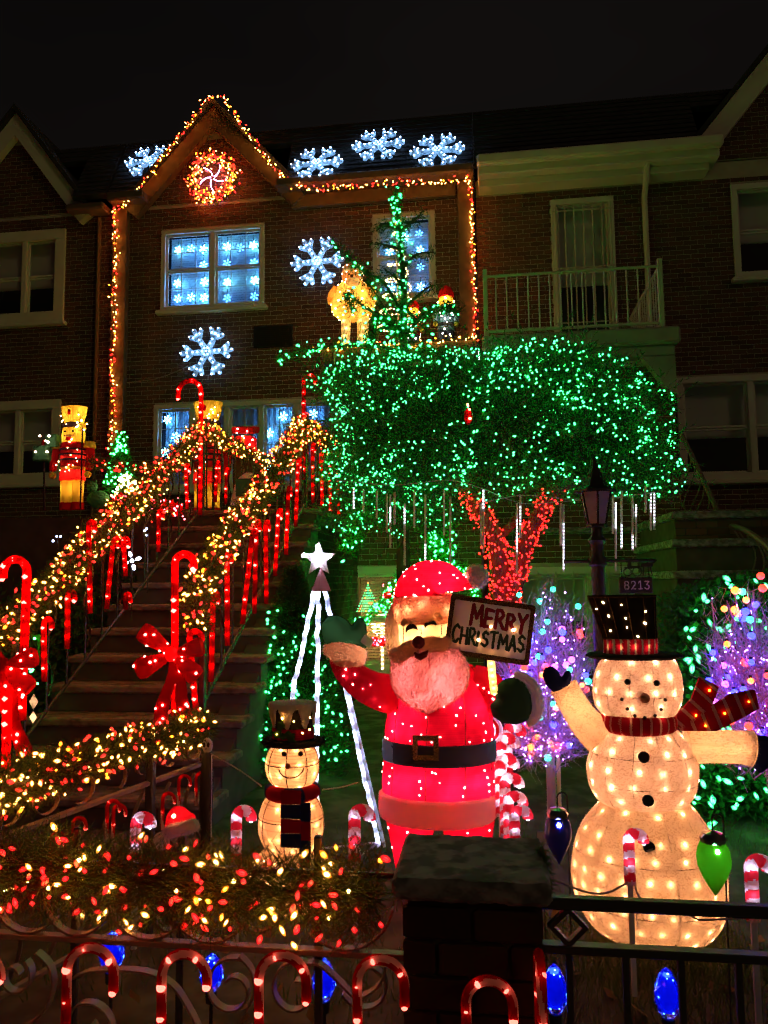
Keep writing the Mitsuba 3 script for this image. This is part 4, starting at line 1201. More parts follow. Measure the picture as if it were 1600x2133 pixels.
thin('mat_scarf_red', (.34, .012, .03), .5)
thin('mat_scarf_pale', (.62, .36, .36), .5)
thin('mat_scarf_blue', (.02, .028, .10), .3)
thin('mat_hat_black', (.03, .024, .02), .6)
thin('mat_icing', (.82, .70, .62), .9)
thin('mat_holly', (.04, .09, .02), .4)
thin('mat_sign', (.74, .62, .58), 1.0)
gloss('mat_navy', (.02, .022, .05), .6)
gloss('mat_pale_blue', (.16, .26, .38), .6)
gloss('mat_nose_red', (.16, .01, .015), .8)
gloss('mat_letter_red', (.22, .008, .03), .8)
gloss('mat_letter_green', (.025, .05, .035), .8)
gloss('mat_carrot', (.25, .06, .02), .7)
mat('mat_glitter', {'type': 'twosided', 'bsdf': {'type': 'principled', 'base_color': mikit.proc(lambda p, n, uv: mikit.mix((.10, .05, .01), (.85, .55, .18), mikit.smoothstep(.5, .8, mikit.cell_rand(p.x * 420, p.y * 420, p.z * 420)))), 'roughness': .35, 'metallic': .7}})
mat('mat_sign_frame', {'type': 'twosided', 'bsdf': {'type': 'principled', 'base_color': mikit.proc(lambda p, n, uv: mikit.mix((.05, .022, .012), (.22, .11, .05), mikit.smoothstep(.55, .85, mikit.cell_rand(p.x * 380, p.y * 380, p.z * 380)))), 'roughness': .5}})

SNOWL, SANTAL, SANTAIN = (25, 10.2, 4.0), (22, 8, 6), (32, 4, 8)
# ---------------------------------------------------------------- the big snowman
G = thing('snowman', 'big lit three-ball snowman with black top hat and striped scarf behind the bar fence', 'snowman')
Y = 3.42
bot = Body([(1664, 1270, 1424), (1672, 1256, 1438), (1695, 1232, 1458), (1730, 1208, 1482), (1780, 1193, 1505), (1815, 1190, 1513), (1860, 1195, 1513), (1900, 1210, 1505), (1935, 1240, 1482), (1952, 1275, 1455), (1957, 1300, 1430)], Y, .85)
mid = Body([(1505, 1285, 1388), (1518, 1262, 1410), (1535, 1246, 1428), (1560, 1232, 1444), (1600, 1222, 1454), (1630, 1225, 1452), (1655, 1236, 1442), (1672, 1252, 1425), (1680, 1275, 1405)], Y, .85)
hd = Body([(1362, 1268, 1396), (1368, 1260, 1402), (1385, 1246, 1412), (1410, 1237, 1419), (1440, 1234, 1422), (1465, 1238, 1418), (1490, 1256, 1404), (1502, 1272, 1392)], Y, .85)
for b, rows in ((bot, ((.06, 5), (.2, 7), (.32, 9), (.44, 10), (.55, 10), (.66, 10), (.77, 9), (.88, 7))), (mid, ((.14, 5), (.3, 6), (.48, 6), (.66, 6), (.82, 5))), (hd, ((.1, 4), (.3, 5), (.52, 6), (.72, 4), (.88, 4)))):
    b.n = 96
    part(G, 'ball', b.mesh(0, 12, .004), 'mat_snow_cloth', True)
    part(G, 'wire_frame', b.wires(np.arange(12) * TAU / 12 + .2, (.35, .68) if b is not hd else (.58,), .0010, -.001), 'mat_wire')
    part(G, 'bulb', bulbs(b.front(rows, -.0095), .0088 if b is bot else .0102, 1.15), 'mat_bulb', emit=SNOWL if b is bot else (25, 11.4, 6.0), kind='stuff')
    part(G, 'fuzz', fur(b.mesh(), 9000 if b is bot else 5500, .014, .0013, .1), 'mat_fuzz', kind='stuff')
ga, pa, ra = limb([(1250, 1535, 36), (1212, 1495, 31), (1188, 1455, 28), (1174, 1430, 29)], Y)
part(G, 'arm', ga, 'mat_snow_cloth', True, label='raised arm with cuff')
gb, pb, rb = limb([(1430, 1555, 34), (1480, 1555, 31), (1530, 1556, 31), (1566, 1560, 35)], Y)
part(G, 'arm', gb, 'mat_snow_cloth', True, label='outstretched arm')
for m in (ga, gb): part(G, 'fuzz', fur(m, 2500, .013, .0013, .1), 'mat_fuzz', kind='stuff')
al = np.vstack([p[4:-4:4] + [0, -.6 * r_, 0] for p, r_ in ((pa, ra.mean()), (pb, rb.mean()))] + [p[3:-6:4] + [0, -.3 * .05, s_ * .03] for p in (pa, pb) for s_ in (-1, 1)])
part(G, 'bulb', bulbs(al, .0062, 1.3), 'mat_bulb', emit=SNOWL, kind='stuff')
part(G, 'mitten', puff(outline([(1152, 1442), (1138, 1427), (1130, 1407), (1134, 1392), (1150, 1387), (1162, 1397), (1170, 1414), (1177, 1399), (1187, 1395), (1191, 1411), (1186, 1428), (1172, 1440)], Y - .02), Y - .02, .05), 'mat_mitten_blue', True)
part(G, 'mitten', puff(outline([(1562, 1532), (1590, 1532), (1620, 1540), (1640, 1565), (1620, 1590), (1600, 1600), (1585, 1612), (1570, 1600), (1560, 1590)], Y - .02), Y - .02, .05), 'mat_mitten_blue', True)
scf = Body([(1484, 1256, 1402), (1490, 1252, 1408), (1503, 1250, 1410), (1516, 1253, 1408), (1523, 1260, 1400)], Y, .92, 10, 96)
m = scf.mesh()
ang = np.arctan2(m[0][m[1]].mean(1)[:, 1] - scf.c[0, 1], m[0][m[1]].mean(1)[:, 0] - scf.c[0, 0])
pale = ((ang / (TAU / 22)) % 1) < .22
part(G, 'scarf', (m[0], m[1][~pale]), 'mat_scarf_red', 40)
part(G, 'scarf_stripe', (m[0], m[1][pale]), 'mat_scarf_pale', 40)
for px, (a0, a1) in (([(1398, 1500), (1440, 1455), (1457, 1408), (1497, 1430), (1482, 1470), (1458, 1492), (1420, 1520)], ((1400, 1510), (1480, 1415))), ([(1405, 1522), (1465, 1482), (1520, 1446), (1572, 1436), (1580, 1476), (1532, 1502), (1492, 1522)], ((1405, 1520), (1580, 1450)))):
    yy = Y - .03
    pg = outline(px, yy)
    u, w = at(*a0, yy)[[0, 2]], at(*a1, yy)[[0, 2]]
    d = (w - u) / np.linalg.norm(w - u); nrm = np.array([-d[1], d[0]])
    Lg = np.linalg.norm(w - u)
    strips = union_all([Polygon([tuple(u + d * (s + o) + nrm * q) for o, q in ((0, -.3), (.014, -.3), (.014 + .03, .3), (.03, .3))]) for s in np.arange(-.1, Lg + .1, .052)])
    part(G, 'scarf_tail', poly(pg.difference(strips), yy - .008, yy + .008), 'mat_scarf_red')
    part(G, 'scarf_stripe', poly(pg.intersection(strips), yy - .008, yy + .008), 'mat_scarf_pale')
    yy -= 0
part(G, 'bulb', bulbs([at(x, y, Y - .045) for x, y in ((1478, 1438), (1560, 1462), (1510, 1486), (1470, 1512), (1450, 1490))], .005, 1.3), 'mat_bulb', emit=AMBER, kind='stuff')
yf = lambda b, y: b.p((y - 0) / 1, 0)
def on_body(b, rows, x, y, out=.0):
    """front surface of a body under pixel (x, y)"""
    p = at(x, y, Y)
    i = np.argmin(np.abs(b.c[:, 2] - p[2]))
    u = np.clip((p[0] - b.c[i, 0]) / b.a[i], -.98, .98)
    return np.array([p[0], b.c[i, 1] - b.b[i] * math.sqrt(1 - u * u) - out, p[2]])
for x, y in ((1294, 1411), (1351, 1413)): part(G, 'eye', ball(on_body(hd, 0, x, y, .006), (.0125, .008, .0125), 2), 'mat_black', True)
for x, y in ((1283, 1446), (1294, 1465), (1309, 1479), (1329, 1483), (1349, 1479), (1361, 1466), (1369, 1447)): part(G, 'mouth_dot', ball(on_body(hd, 0, x, y, .004), (.0075, .006, .0075), 1), 'mat_black', True)
p = on_body(hd, 0, 1324, 1441)
part(G, 'nose', tube([p + [.008, .01, -.004], p + [.002, -.02, 0], p + [-.012, -.05, .008], p + [-.02, -.062, .012]], [.021, .019, .011, .003], 12), 'mat_carrot', True)
for b, x, y in ((mid, 1323, 1557), (mid, 1330, 1641), (bot, 1328, 1726), (bot, 1338, 1828)):
    p = on_body(b, 0, x, y, .004)
    part(G, 'button', cat([mv(lathe([(0, -.006), (.022, -.006), (.023, .002), (.017, .003), (.016, 0), (0, 0)], 20), p - [0, .002, 0], rotx(math.pi / 2))]), 'mat_black', 30)
hat = Body([(1240, 1223, 1366), (1262, 1232, 1366), (1300, 1246, 1367), (1332, 1256, 1369)], Y, .75)
part(G, 'hat', hat.mesh(), 'mat_hat_black', 30)
band = Body([(1329, 1256, 1370), (1345, 1257, 1371), (1361, 1257, 1370)], Y, .8, 6, 96)
m = band.mesh()
ang = np.arctan2(m[0][m[1]].mean(1)[:, 1] - band.c[0, 1], m[0][m[1]].mean(1)[:, 0] - band.c[0, 0])
pale = ((ang / (TAU / 20)) % 1) < .34
part(G, 'hat_band', (m[0], m[1][~pale]), 'mat_santa_red', 40)
part(G, 'hat_band_stripe', (m[0], m[1][pale]), 'mat_white_fur', 40)
c = at(1321, 1365, Y)
part(G, 'hat_brim', lathe([(0, -.012), (.19, -.010), (.205, 0), (.19, .010), (0, .012)], 48, c, .7), 'mat_black_felt', 40)
part(G, 'bulb', bulbs(np.vstack([band.p(.5, np.linspace(-math.pi + .5, -.5, 5), -.012), hat.p(np.array([.15, .2, .45, .5, .7, .78, .35, .9, .62]), np.array([-2.3, -1.75, -2.25, -1.7, -1.72, -2.35, -1.0, -1.4, -1.05]), .002), hat.p(np.array([.3, .6]), np.array([-2.7, -1.1]), .002)]), .0046, 1.4), 'mat_bulb', emit=(20, 11, 4), kind='stuff')
part(G, 'wire_frame', hat.wires(np.arange(12) * TAU / 12, (.03, .97), .0016, .001), 'mat_wire')

# ---------------------------------------------------------------- the waving figure in red
A = thing('santa_figure', 'big lit santa figure waving a green mitten and holding up the greeting sign', 'santa figure')
Y = 3.86
up_ = Body([(1385, 850, 985), (1400, 836, 996), (1425, 820, 1012), (1455, 811, 1022), (1495, 805, 1027), (1542, 801, 1030)], Y, .72)
lo_ = Body([(1572, 800, 1030), (1600, 798, 1031), (1630, 796, 1032), (1660, 796, 1033)], Y, .72)
hem = Body([(1646, 797, 1030), (1652, 790, 1036), (1675, 789, 1037), (1695, 791, 1035), (1702, 798, 1028)], Y, .76)
up_.n = lo_.n = 108
part(A, 'jacket', up_.mesh(0, 9), 'mat_santa_red', 40)
part(A, 'jacket_skirt', lo_.mesh(0, 9), 'mat_santa_red', 40)
part(A, 'fur_hem', hem.mesh(), 'mat_white_fur', True)
part(A, 'fur_hem', fur(hem.mesh(), 6000, .016, .0016), 'mat_white_fur', kind='stuff')
for xs_ in ([(1690, 800, 912), (1730, 809, 904), (1770, 817, 894), (1808, 824, 886)], [(1690, 914, 1032), (1730, 922, 1028), (1770, 934, 1022), (1808, 942, 1016)]):
    lg = Body(xs_, Y, .9, 14, 28)
    part(A, 'leg', lg.mesh(), 'mat_santa_red', 40)
    part(A, 'bulb', bulbs(lg.front(((.25, 3), (.6, 3), (.9, 2)), .001), .0052, 1.4), 'mat_bulb', emit=SANTAL, kind='stuff')
    part(A, 'bulb', bulbs(lg.p(np.linspace(.1, .9, 6), np.array([-2, -1, -1.6, -2.2, -.9, -1.5]), -.05), .013, 1.2), 'mat_bulb', emit=SANTAIN, kind='stuff')
    bt = lg.c[-1]
    part(A, 'boot', cat([bx(bt[0] - .075, bt[0] + .075, bt[1] - .14, bt[1] + .08, .06, bt[2] + .012, .03)]), 'mat_black', 40)
belt = Body([(1537, 799, 1031), (1541, 797, 1033), (1575, 796, 1034), (1579, 798, 1032)], Y, .735, 8, 96)
m = belt.mesh()
lt = (m[0][m[1]].mean(1)[:, 0] < at(824, 1560, Y)[0])
part(A, 'belt', (m[0], m[1][~lt]), 'mat_navy', 40)
part(A, 'belt_patch', (m[0], m[1][lt]), 'mat_pale_blue', 40, label='pale blue end of the belt')
q = at(887, 1557, Y - .29)
bk = sbox(-.061, -.057, .061, .057).difference(sbox(-.038, -.034, .038, .034))
front_y = belt.c[4, 1] - belt.b[4]
qx = at(887, 1557, front_y)
part(A, 'buckle', mv(poly(bk, front_y - .014, front_y - .003), (qx[0], 0, qx[2])), 'mat_glitter')
for b, rows in ((up_, ((.30, 5), (.48, 7), (.60, 6), (.72, 7), (.84, 6), (.93, 7))), (lo_, ((.2, 6), (.4, 6), (.55, 6), (.72, 5)))):
    q = b.front(rows, .0015, 1.2)
    q = q[rng.random(len(q)) < .8]
    part(A, 'bulb', bulbs(q, .0045, 1.4), 'mat_bulb', emit=SANTAL, kind='stuff')
    q = b.p(rng.uniform(.3, .9, 26), rng.uniform(-math.pi, 0, 26), -.045)
    part(A, 'bulb', bulbs(q, .016, 1.2), 'mat_bulb', emit=SANTAIN, kind='stuff')
    part(A, 'wire_frame', b.wires(np.arange(9) * TAU / 9 + .35, (.02, .98), .0014), 'mat_wire')
ar, pr, rr_ = limb([(835, 1448, 42), (790, 1440, 38), (750, 1420, 33), (722, 1392, 29), (714, 1372, 28)], Y - .03)
part(A, 'sleeve', ar, 'mat_santa_sleeve', True, label='raised red sleeve')
part(A, 'bulb', bulbs(pr[2:24:2] + np.stack([rng.normal(size=11) * .02, -np.sqrt(.0064 - np.linspace(-.06, .05, 11)**2), rng.permutation(np.linspace(-.06, .05, 11))], 1), .0055, 1.4), 'mat_bulb', emit=SANTAL, kind='stuff')
ar2, pr2, _ = limb([(985, 1415, 30), (1015, 1430, 34), (1035, 1460, 32), (1052, 1478, 24)], Y - .02)
part(A, 'sleeve', ar2, 'mat_santa_sleeve', True, label='lower red sleeve')
part(A, 'bulb', bulbs(pr2[3:20:4] - [0, .08, .01], .0055, 1.4), 'mat_bulb', emit=SANTAL, kind='stuff')
cf, _, _ = limb([(706, 1386, 33), (712, 1378, 44), (719, 1358, 47), (722, 1344, 40), (723, 1338, 28)], Y - .03, squash=.7)
part(A, 'fur_cuff', cf, 'mat_tan_fur', True)
part(A, 'fur_cuff', fur(cf, 3000, .018, .0018), 'mat_white_fur', kind='stuff')
mt = outline([(680, 1350), (670, 1320), (671, 1298), (684, 1284), (704, 1282), (721, 1291), (734, 1306), (742, 1292), (753, 1287), (761, 1297), (763, 1318), (762, 1350)], Y - .04)
part(A, 'mitten', puff(mt, Y - .04, .07), 'mat_mitten_green', True, label='raised green mitten')
part(A, 'bulb', bulbs([at(705, 1322, Y - .04), at(735, 1335, Y - .04), at(690, 1305, Y - .04)], .009, 1), 'mat_bulb', emit=(14, 14, 9), kind='stuff')
part(A, 'bulb', bulbs([at(x, 1362, Y - .03) for x in (690, 712, 735, 750)], .011, 1), 'mat_bulb', emit=(26, 14, 9), kind='stuff')
ed = np.array(mt.exterior.coords)
part(A, 'mitten_seam', tube(np.stack([ed[:, 0], np.full(len(ed), Y - .04), ed[:, 1]], 1), .003, 5), 'mat_mitten_dark')
part(A, 'tag', mv(poly(affinity.rotate(sbox(-.03, -.022, .03, .022), -35), -.001, .001), at(765, 1336, Y - .07)), 'mat_white_plastic', label='small paper care tag')
mt2 = outline([(1036, 1428), (1050, 1415), (1078, 1409), (1096, 1420), (1108, 1446), (1112, 1476), (1102, 1500), (1076, 1509), (1046, 1506), (1027, 1492), (1021, 1470), (1034, 1456), (1030, 1440)], Y - .1)
part(A, 'mitten', puff(mt2, Y - .1, .12), 'mat_mitten_dark', True, label='dark mitten gripping the sign pole')
c2, _, _ = limb([(1072, 1408, 8), (1094, 1416, 13), (1112, 1440, 14), (1118, 1468, 14), (1112, 1492, 13), (1098, 1506, 8)], Y - .1)
part(A, 'fur_cuff', c2, 'mat_white_fur', True)
part(A, 'fur_cuff', fur(c2, 2600, .017, .0018), 'mat_white_fur', kind='stuff')
# head
Yh = Y - .06
face = Body([(1262, 838, 930), (1290, 829, 940), (1320, 828, 942), (1350, 832, 944), (1375, 850, 930)], Yh, .95)
part(A, 'face', face.mesh(), 'mat_face', True)
part(A, 'wire_frame', cat([tube(face.p(np.linspace(.2, .8, 10), np.full(10, a), .001), .0014, 4) for a in (-1.62, -2.35, -.85)]), 'mat_wire')
part(A, 'bulb', bulbs(face.front(((.35, 3), (.62, 5), (.8, 4)), -.022), .011, 1.3), 'mat_bulb', emit=(28, 19, 9), kind='stuff')
beard = Body([(1352, 824, 956), (1375, 816, 970), (1400, 814, 977), (1425, 816, 974), (1448, 828, 958), (1464, 848, 938), (1478, 870, 918), (1492, 888, 902)], Yh - .10, .58)
part(A, 'beard', beard.mesh(), 'mat_beard', True)
part(A, 'beard', fur(beard.mesh(), 9000, .034, .0022, .9), 'mat_beard', kind='stuff')
part(A, 'beard', fur(beard.mesh(.004), 7000, .040, .0024, 1.0), 'mat_beard_dark', kind='stuff')
part(A, 'bulb', bulbs(beard.p(rng.uniform(.15, .85, 26), rng.uniform(-2.9, -.25, 26), -.04), .010, 1.2), 'mat_bulb', emit=(26, 8, 8), kind='stuff')
for px in ([(826, 1262, 10), (818, 1300, 16), (822, 1345, 18), (830, 1375, 10)], [(946, 1262, 10), (952, 1300, 15), (950, 1345, 20), (955, 1385, 14)]):
    h_, _, _ = limb(px, Yh - .03)
    part(A, 'hair', h_, 'mat_beard', True)
    part(A, 'hair', fur(h_, 1800, .02, .0016), 'mat_beard', kind='stuff')
brim = Body([(1238, 834, 938), (1246, 822, 948), (1272, 817, 950), (1290, 820, 946), (1300, 832, 934)], Yh, 1.02)
part(A, 'hat_brim', brim.mesh(), 'mat_tan_fur', True)
part(A, 'bulb', bulbs(brim.p(np.array([.3, .6, .5, .35, .65, .5, .4]), np.linspace(-2.9, -.25, 7), -.022), .0095, 1.2), 'mat_bulb', emit=(24, 15, 8), kind='stuff')
part(A, 'hat_brim', fur(brim.mesh(), 6000, .022, .0022, .5), 'mat_tan_fur', kind='stuff')
part(A, 'hat_brim', fur(brim.mesh(.002), 4500, .024, .0022, .5), 'mat_beard_dark', kind='stuff')
hm, hp_, hr = limb([(882, 1262, 60), (882, 1235, 60), (893, 1212, 47), (925, 1204, 34), (955, 1212, 21), (985, 1217, 9)], Yh, squash=.95, n=28)
part(A, 'hat', hm, 'mat_santa_red', True)
v, nn = on_surface(hm, 90)
v = v[(nn[:, 1] < -.1)][:34]
part(A, 'bulb', bulbs(v, .0052, 1.4), 'mat_bulb', emit=SANTAL, kind='stuff')
part(A, 'bulb', bulbs(hp_[2:22:2], .016, 1.2), 'mat_bulb', emit=SANTAIN, kind='stuff')
pb_ = at(993, 1201, Yh)
part(A, 'pompom', ball(pb_, .052, 3), 'mat_white_fur', True)
part(A, 'pompom', fur(ball(pb_, .052, 2), 3500, .022, .0018, .1), 'mat_white_fur', kind='stuff')
for x, y, s_ in ((858, 1309, 1), (897, 1300, 1)):
    fy = on_body(face, 0, 0, 0)[1] if False else None
    i = np.argmin(np.abs(face.c[:, 2] - at(x, y, Yh)[2])); X_ = at(x, y, Yh)[0]
    u = (X_ - face.c[i, 0]) / face.a[i]
    fy = face.c[i, 1] - face.b[i] * math.sqrt(max(.05, 1 - u * u)) - .012
    e = Polygon([(math.cos(a) * .030, math.sin(a) * .034) for a in np.linspace(.05, math.pi - .05, 14)] + [(math.cos(a) * .026, math.sin(a) * .012 - .002) for a in np.linspace(math.pi - .1, .1, 14)])
    q = at(x, y, fy)
    part(A, 'eye', mv(poly(affinity.rotate(e, 12, origin=(0, 0)), fy - .006, fy + .006), (q[0], 0, q[2] - .012)), 'mat_black')
    br, _, _ = limb([(x - 20, y - 6, 4), (x - 10, y - 17, 7), (x + 8, y - 21, 8), (x + 22, y - 10, 4)], fy + .005)
    part(A, 'eyebrow', br, 'mat_tan_fur', True)
    part(A, 'eyebrow', fur(br, 500, .012, .0015), 'mat_tan_fur', kind='stuff')
ym = Yh - .165
for px in ([(874, 1345, 10), (855, 1352, 17), (832, 1364, 17), (818, 1352, 7)], [(876, 1343, 10), (896, 1344, 17), (918, 1344, 15), (934, 1328, 6)]):
    mm, _, _ = limb(px, ym)
    part(A, 'moustache', mm, 'mat_tan_fur', True)
    part(A, 'moustache', fur(mm, 2200, .018, .0016, .4), 'mat_tan_fur', kind='stuff')
part(A, 'nose', ball(at(872, 1338, ym - .055), .030, 3), 'mat_nose_red', True)
ms = outline([(862, 1356), (872, 1362), (888, 1356), (893, 1352), (890, 1368), (876, 1376), (864, 1370)], ym - .045, smooth=.003)
part(A, 'mouth', puff(ms, ym - .045, .03, .006), 'mat_nose_red', True)
# the greeting sign
SG = thing('greeting_sign', 'lit sign reading MERRY CHRISTMAS in a brown glitter frame above the dark mitten', 'sign')
ys = Y - .16
c = at(1020, 1311, ys)
u = ys / FPX
R_ = roty(math.radians(8.5))
bd = sbox(-81 * u, -56 * u, 81 * u, 56 * u).buffer(5 * u)
inn = sbox(-74 * u, -48 * u, 74 * u, 48 * u).buffer(3 * u)
place = lambda m, dy=0: mv((m[0] @ R_.T, m[1]), c + [0, dy, 0])
part(SG, 'frame', place(poly(bd.difference(inn), -.012, .012)), 'mat_sign_frame')
part(SG, 'panel', place(poly(inn, -.004, .004)), 'mat_sign')
STROKES = {'M': [[(0, 0), (.1, 1), (.5, .35), (.88, 1), (1, 0)]], 'E': [[(.9, .95), (.1, 1), (0, 0), (.95, .06)], [(.05, .5), (.75, .52)]], 'R': [[(0, 0), (.05, 1), (.55, 1), (.85, .75), (.5, .5), (.1, .47)], [(.35, .48), (.95, 0)]],
           'Y': [[(0, 1), (.5, .5), (1, 1)], [(.5, .5), (.42, -.1)]], 'C': [[(.95, .85), (.6, 1), (.2, .85), (0, .45), (.25, .05), (.65, 0), (.95, .2)]], 'H': [[(.05, 1), (0, 0)], [(.9, 1), (.95, 0)], [(.03, .5), (.92, .52)]],
           'I': [[(0, 0), (.05, 1), (-.08, .9)]], 'S': [[(.9, .85), (.5, 1), (.1, .8), (.25, .55), (.75, .45), (.92, .2), (.5, 0), (.02, .15)]], 'T': [[(0, .97), (1, 1)], [(.5, 1), (.48, 0)]], 'A': [[(0, 0), (.48, 1), (1, 0)], [(.2, .36), (.82, .36)]]}
from shapely.geometry import LineString
for word, h, w, x_, z_, mt_, pen in (('MERRY', 34 * u, 112 * u, -40 * u, 5 * u, 'mat_letter_red', 3.6 * u), ('CHRISTMAS', 30 * u, 146 * u, -73 * u, -35 * u, 'mat_letter_green', 2.7 * u)):
    wd = [{'M': 1.35, 'I': .35}.get(ch, 1.0) for ch in word]
    unit = w / (sum(wd) + .34 * (len(word) - 1))
    x = x_
    for i, (ch, q) in enumerate(zip(word, wd)):
        hh = h * (1.18 if i == 0 else 1.05 if i < 2 else .92 + .07 * (i % 3))
        gl = union_all([LineString([(x + a_ * q * unit, z_ + b_ * hh - .002 * (i % 2)) for a_, b_ in st]).buffer(pen) for st in STROKES[ch]])
        part(SG, 'letter', place(poly(gl, -.0075, -.0045)), mt_)
        x += (q + .34) * unit
part(SG, 'bulb', place(bulbs(np.array([[.005, -.006, 6 * u], [48 * u, -.006, 6 * u], [-20 * u, -.006, -24 * u], [-14 * u, .02, -40 * u], [40 * u, .02, -40 * u], [10 * u, .02, -44 * u], [60 * u, .03, -30 * u], [-55 * u, .03, -36 * u], [-50 * u, .05, 30 * u], [30 * u, .05, 34 * u], [-10 * u, .05, 5 * u], [62 * u, .05, 10 * u], [-60 * u, .05, -2 * u]]), .0085, 1.2)), 'mat_bulb', emit=(25, 13, 4), kind='stuff')
pl = [at(1022, 1368, ys + .02), at(1026, 1410, ys + .03), at(1030, 1445, ys + .04)]
part(SG, 'pole', tube(path(pl, .02), .019, 10), 'mat_face', True)
part(SG, 'bulb', bulbs(path(pl, .03)[:7] - [0, .012, 0], .007, 1.2), 'mat_bulb', emit=(25, 13, 5), kind='stuff')

# ---------------------------------------------------------------- the small snowman
Z = thing('snowman', 'small lit snowman in a dripping top hat and red and blue scarf behind the garland', 'snowman')
Y = 2.92
sb = Body([(1764, 562, 656), (1785, 536, 680), (1812, 522, 692), (1840, 520, 695), (1870, 532, 683), (1890, 555, 660)], Y, .9)
sm = Body([(1640, 580, 634), (1652, 564, 650), (1672, 549, 665), (1700, 541, 673), (1725, 540, 674), (1750, 547, 667), (1772, 560, 655)], Y, .9)
sh = Body([(1540, 580, 640), (1552, 568, 651), (1572, 558, 661), (1596, 554, 664), (1618, 559, 660), (1634, 572, 648), (1645, 588, 632)], Y, .9)
for b, rows in ((sb, ((.15, 5), (.4, 5), (.7, 5))), (sm, ((.25, 4), (.5, 4), (.7, 5), (.86, 4))), (sh, ((.15, 4), (.42, 4), (.62, 5), (.84, 4)))):
    part(Z, 'ball', b.mesh(), 'mat_ribbed_cloth', True)
    part(Z, 'wire_frame', b.wires(np.arange(8) * TAU / 8 + TAU / 16 * 0, (.45,), .0014), 'mat_wire')
    q = b.front(rows, -.008, .9)
    part(Z, 'bulb', bulbs(q, .0074, 1.15), 'mat_bulb', emit=SNOWL, kind='stuff')
    part(Z, 'fuzz', fur(b.mesh(), 3000, .012, .0011, .1), 'mat_fuzz', kind='stuff')
def onb(b, x, y, out=0.0):
    p = at(x, y, Y - .1)
    i = np.argmin(np.abs(b.c[:, 2] - p[2]))
    u_ = np.clip((p[0] - b.c[i, 0]) / b.a[i], -.98, .98)
    return np.array([p[0], b.c[i, 1] - b.b[i] * math.sqrt(1 - u_ * u_) - out, p[2]])
for x, y in ((589, 1573), (622, 1574)): part(Z, 'eye', ball(onb(sh, x, y, .003), (.0095, .006, .0095), 2), 'mat_black', True)
part(Z, 'nose', ball(onb(sh, 599, 1597, .004), (.010, .012, .010), 2), 'mat_carrot', True)
t = np.linspace(math.pi + .15, TAU - .15, 16)
sp = np.array([onb(sh, 605 + 25 * math.cos(a), 1600 - 22 * math.sin(a), .003) for a in t])
part(Z, 'smile', tube(sp, .0022, 6), 'mat_black')
cr = Body([(1463, 563, 657), (1475, 563, 656), (1500, 568, 652), (1516, 571, 650)], Y, .8)
part(Z, 'hat', Body([(1470, 565, 654), (1500, 569, 651), (1538, 571, 649)], Y, .8).mesh(), 'mat_hat_black', 40)
n_ = 60
top = cr.rings(.004)
a_ = np.arange(cr.n) * TAU / cr.n
drip = .55 + .40 * np.clip(np.sin(a_ * 7 + .5) * 1.4, -1, 1)
ic = np.array([cr.p(np.minimum(tt * drip, 1), a_, .005) for tt in np.linspace(0, 1, 12)])
part(Z, 'icing', skin(ic), 'mat_icing', 50)
part(Z, 'icing', fur(ball(at(610, 1465, Y), (.082, .065, .008), 2), 1500, .010, .0012, 0), 'mat_fuzz', kind='stuff')
part(Z, 'hat_band', Body([(1514, 568, 652), (1524, 568, 653), (1536, 568, 653)], Y, .84, 6).mesh(), 'mat_santa_red', 40)
q = at(611, 1544, Y)
part(Z, 'hat_brim', lathe([(0, -.008), (.115, -.010), (.128, 0), (.115, .010), (0, .008)], 40, q, .8), 'mat_black_felt', 40)
part(Z, 'hat_brim', fur(lathe([(.06, -.008), (.115, -.012), (.13, 0), (.115, .012), (.06, .008)], 40, q, .8), 2500, .014, .0014), 'mat_black_felt', kind='stuff')
for x, y, an in ((583, 1512, 1.2), (577, 1530, 2.8), (598, 1532, .2), (604, 1538, -.6)):
    e = [(math.cos(a) * (.026 + .007 * math.cos(5 * a)), math.sin(a) * .014 * (1 + .3 * math.cos(5 * a))) for a in np.linspace(0, TAU, 30, endpoint=False)]
    part(Z, 'holly_leaf', mv(puff(affinity.rotate(Polygon(e), math.degrees(an)), 0, .006, .006), at(x, y, Y - .085)), 'mat_holly', True)
part(Z, 'bulb', bulbs([at(x, y, Y - .085) for x, y in ((577, 1529), (630, 1527), (645, 1520), (588, 1497), (612, 1503), (646, 1495))], .0048, 1.3), 'mat_bulb', emit=WARM, kind='stuff')
nk = Body([(1632, 564, 652), (1640, 556, 662), (1652, 556, 664), (1662, 566, 652)], Y, .95, 8, 64)
m = nk.mesh(.006)
ang = np.arctan2(m[0][m[1]].mean(1)[:, 1] - nk.c[0, 1], m[0][m[1]].mean(1)[:, 0] - nk.c[0, 0])
bl = ((ang / .85) % 2) < 1
part(Z, 'scarf', (m[0], m[1][~bl]), 'mat_scarf_red', 40)
part(Z, 'scarf_stripe', (m[0], m[1][bl]), 'mat_scarf_blue', 40)
for (x0_, x1_, ya, yb, yoff) in ((585, 625, 1646, 1766, .135), (625, 645, 1672, 1830, .125)):
    for i in range(4):
        a_, b_ = ya + (yb - ya) * i / 4, ya + (yb - ya) * (i + 1) / 4
        p0, p1 = at(x0_, a_, Y - yoff), at(x1_ + 2, b_, Y - yoff)
        part(Z, 'scarf_tail', bx(p0[0], p1[0], Y - yoff - .004 - .0005 * i, Y - yoff + .004, p1[2], p0[2], .002), 'mat_scarf_red' if (i + (x0_ > 600)) % 2 == 0 else 'mat_scarf_blue')
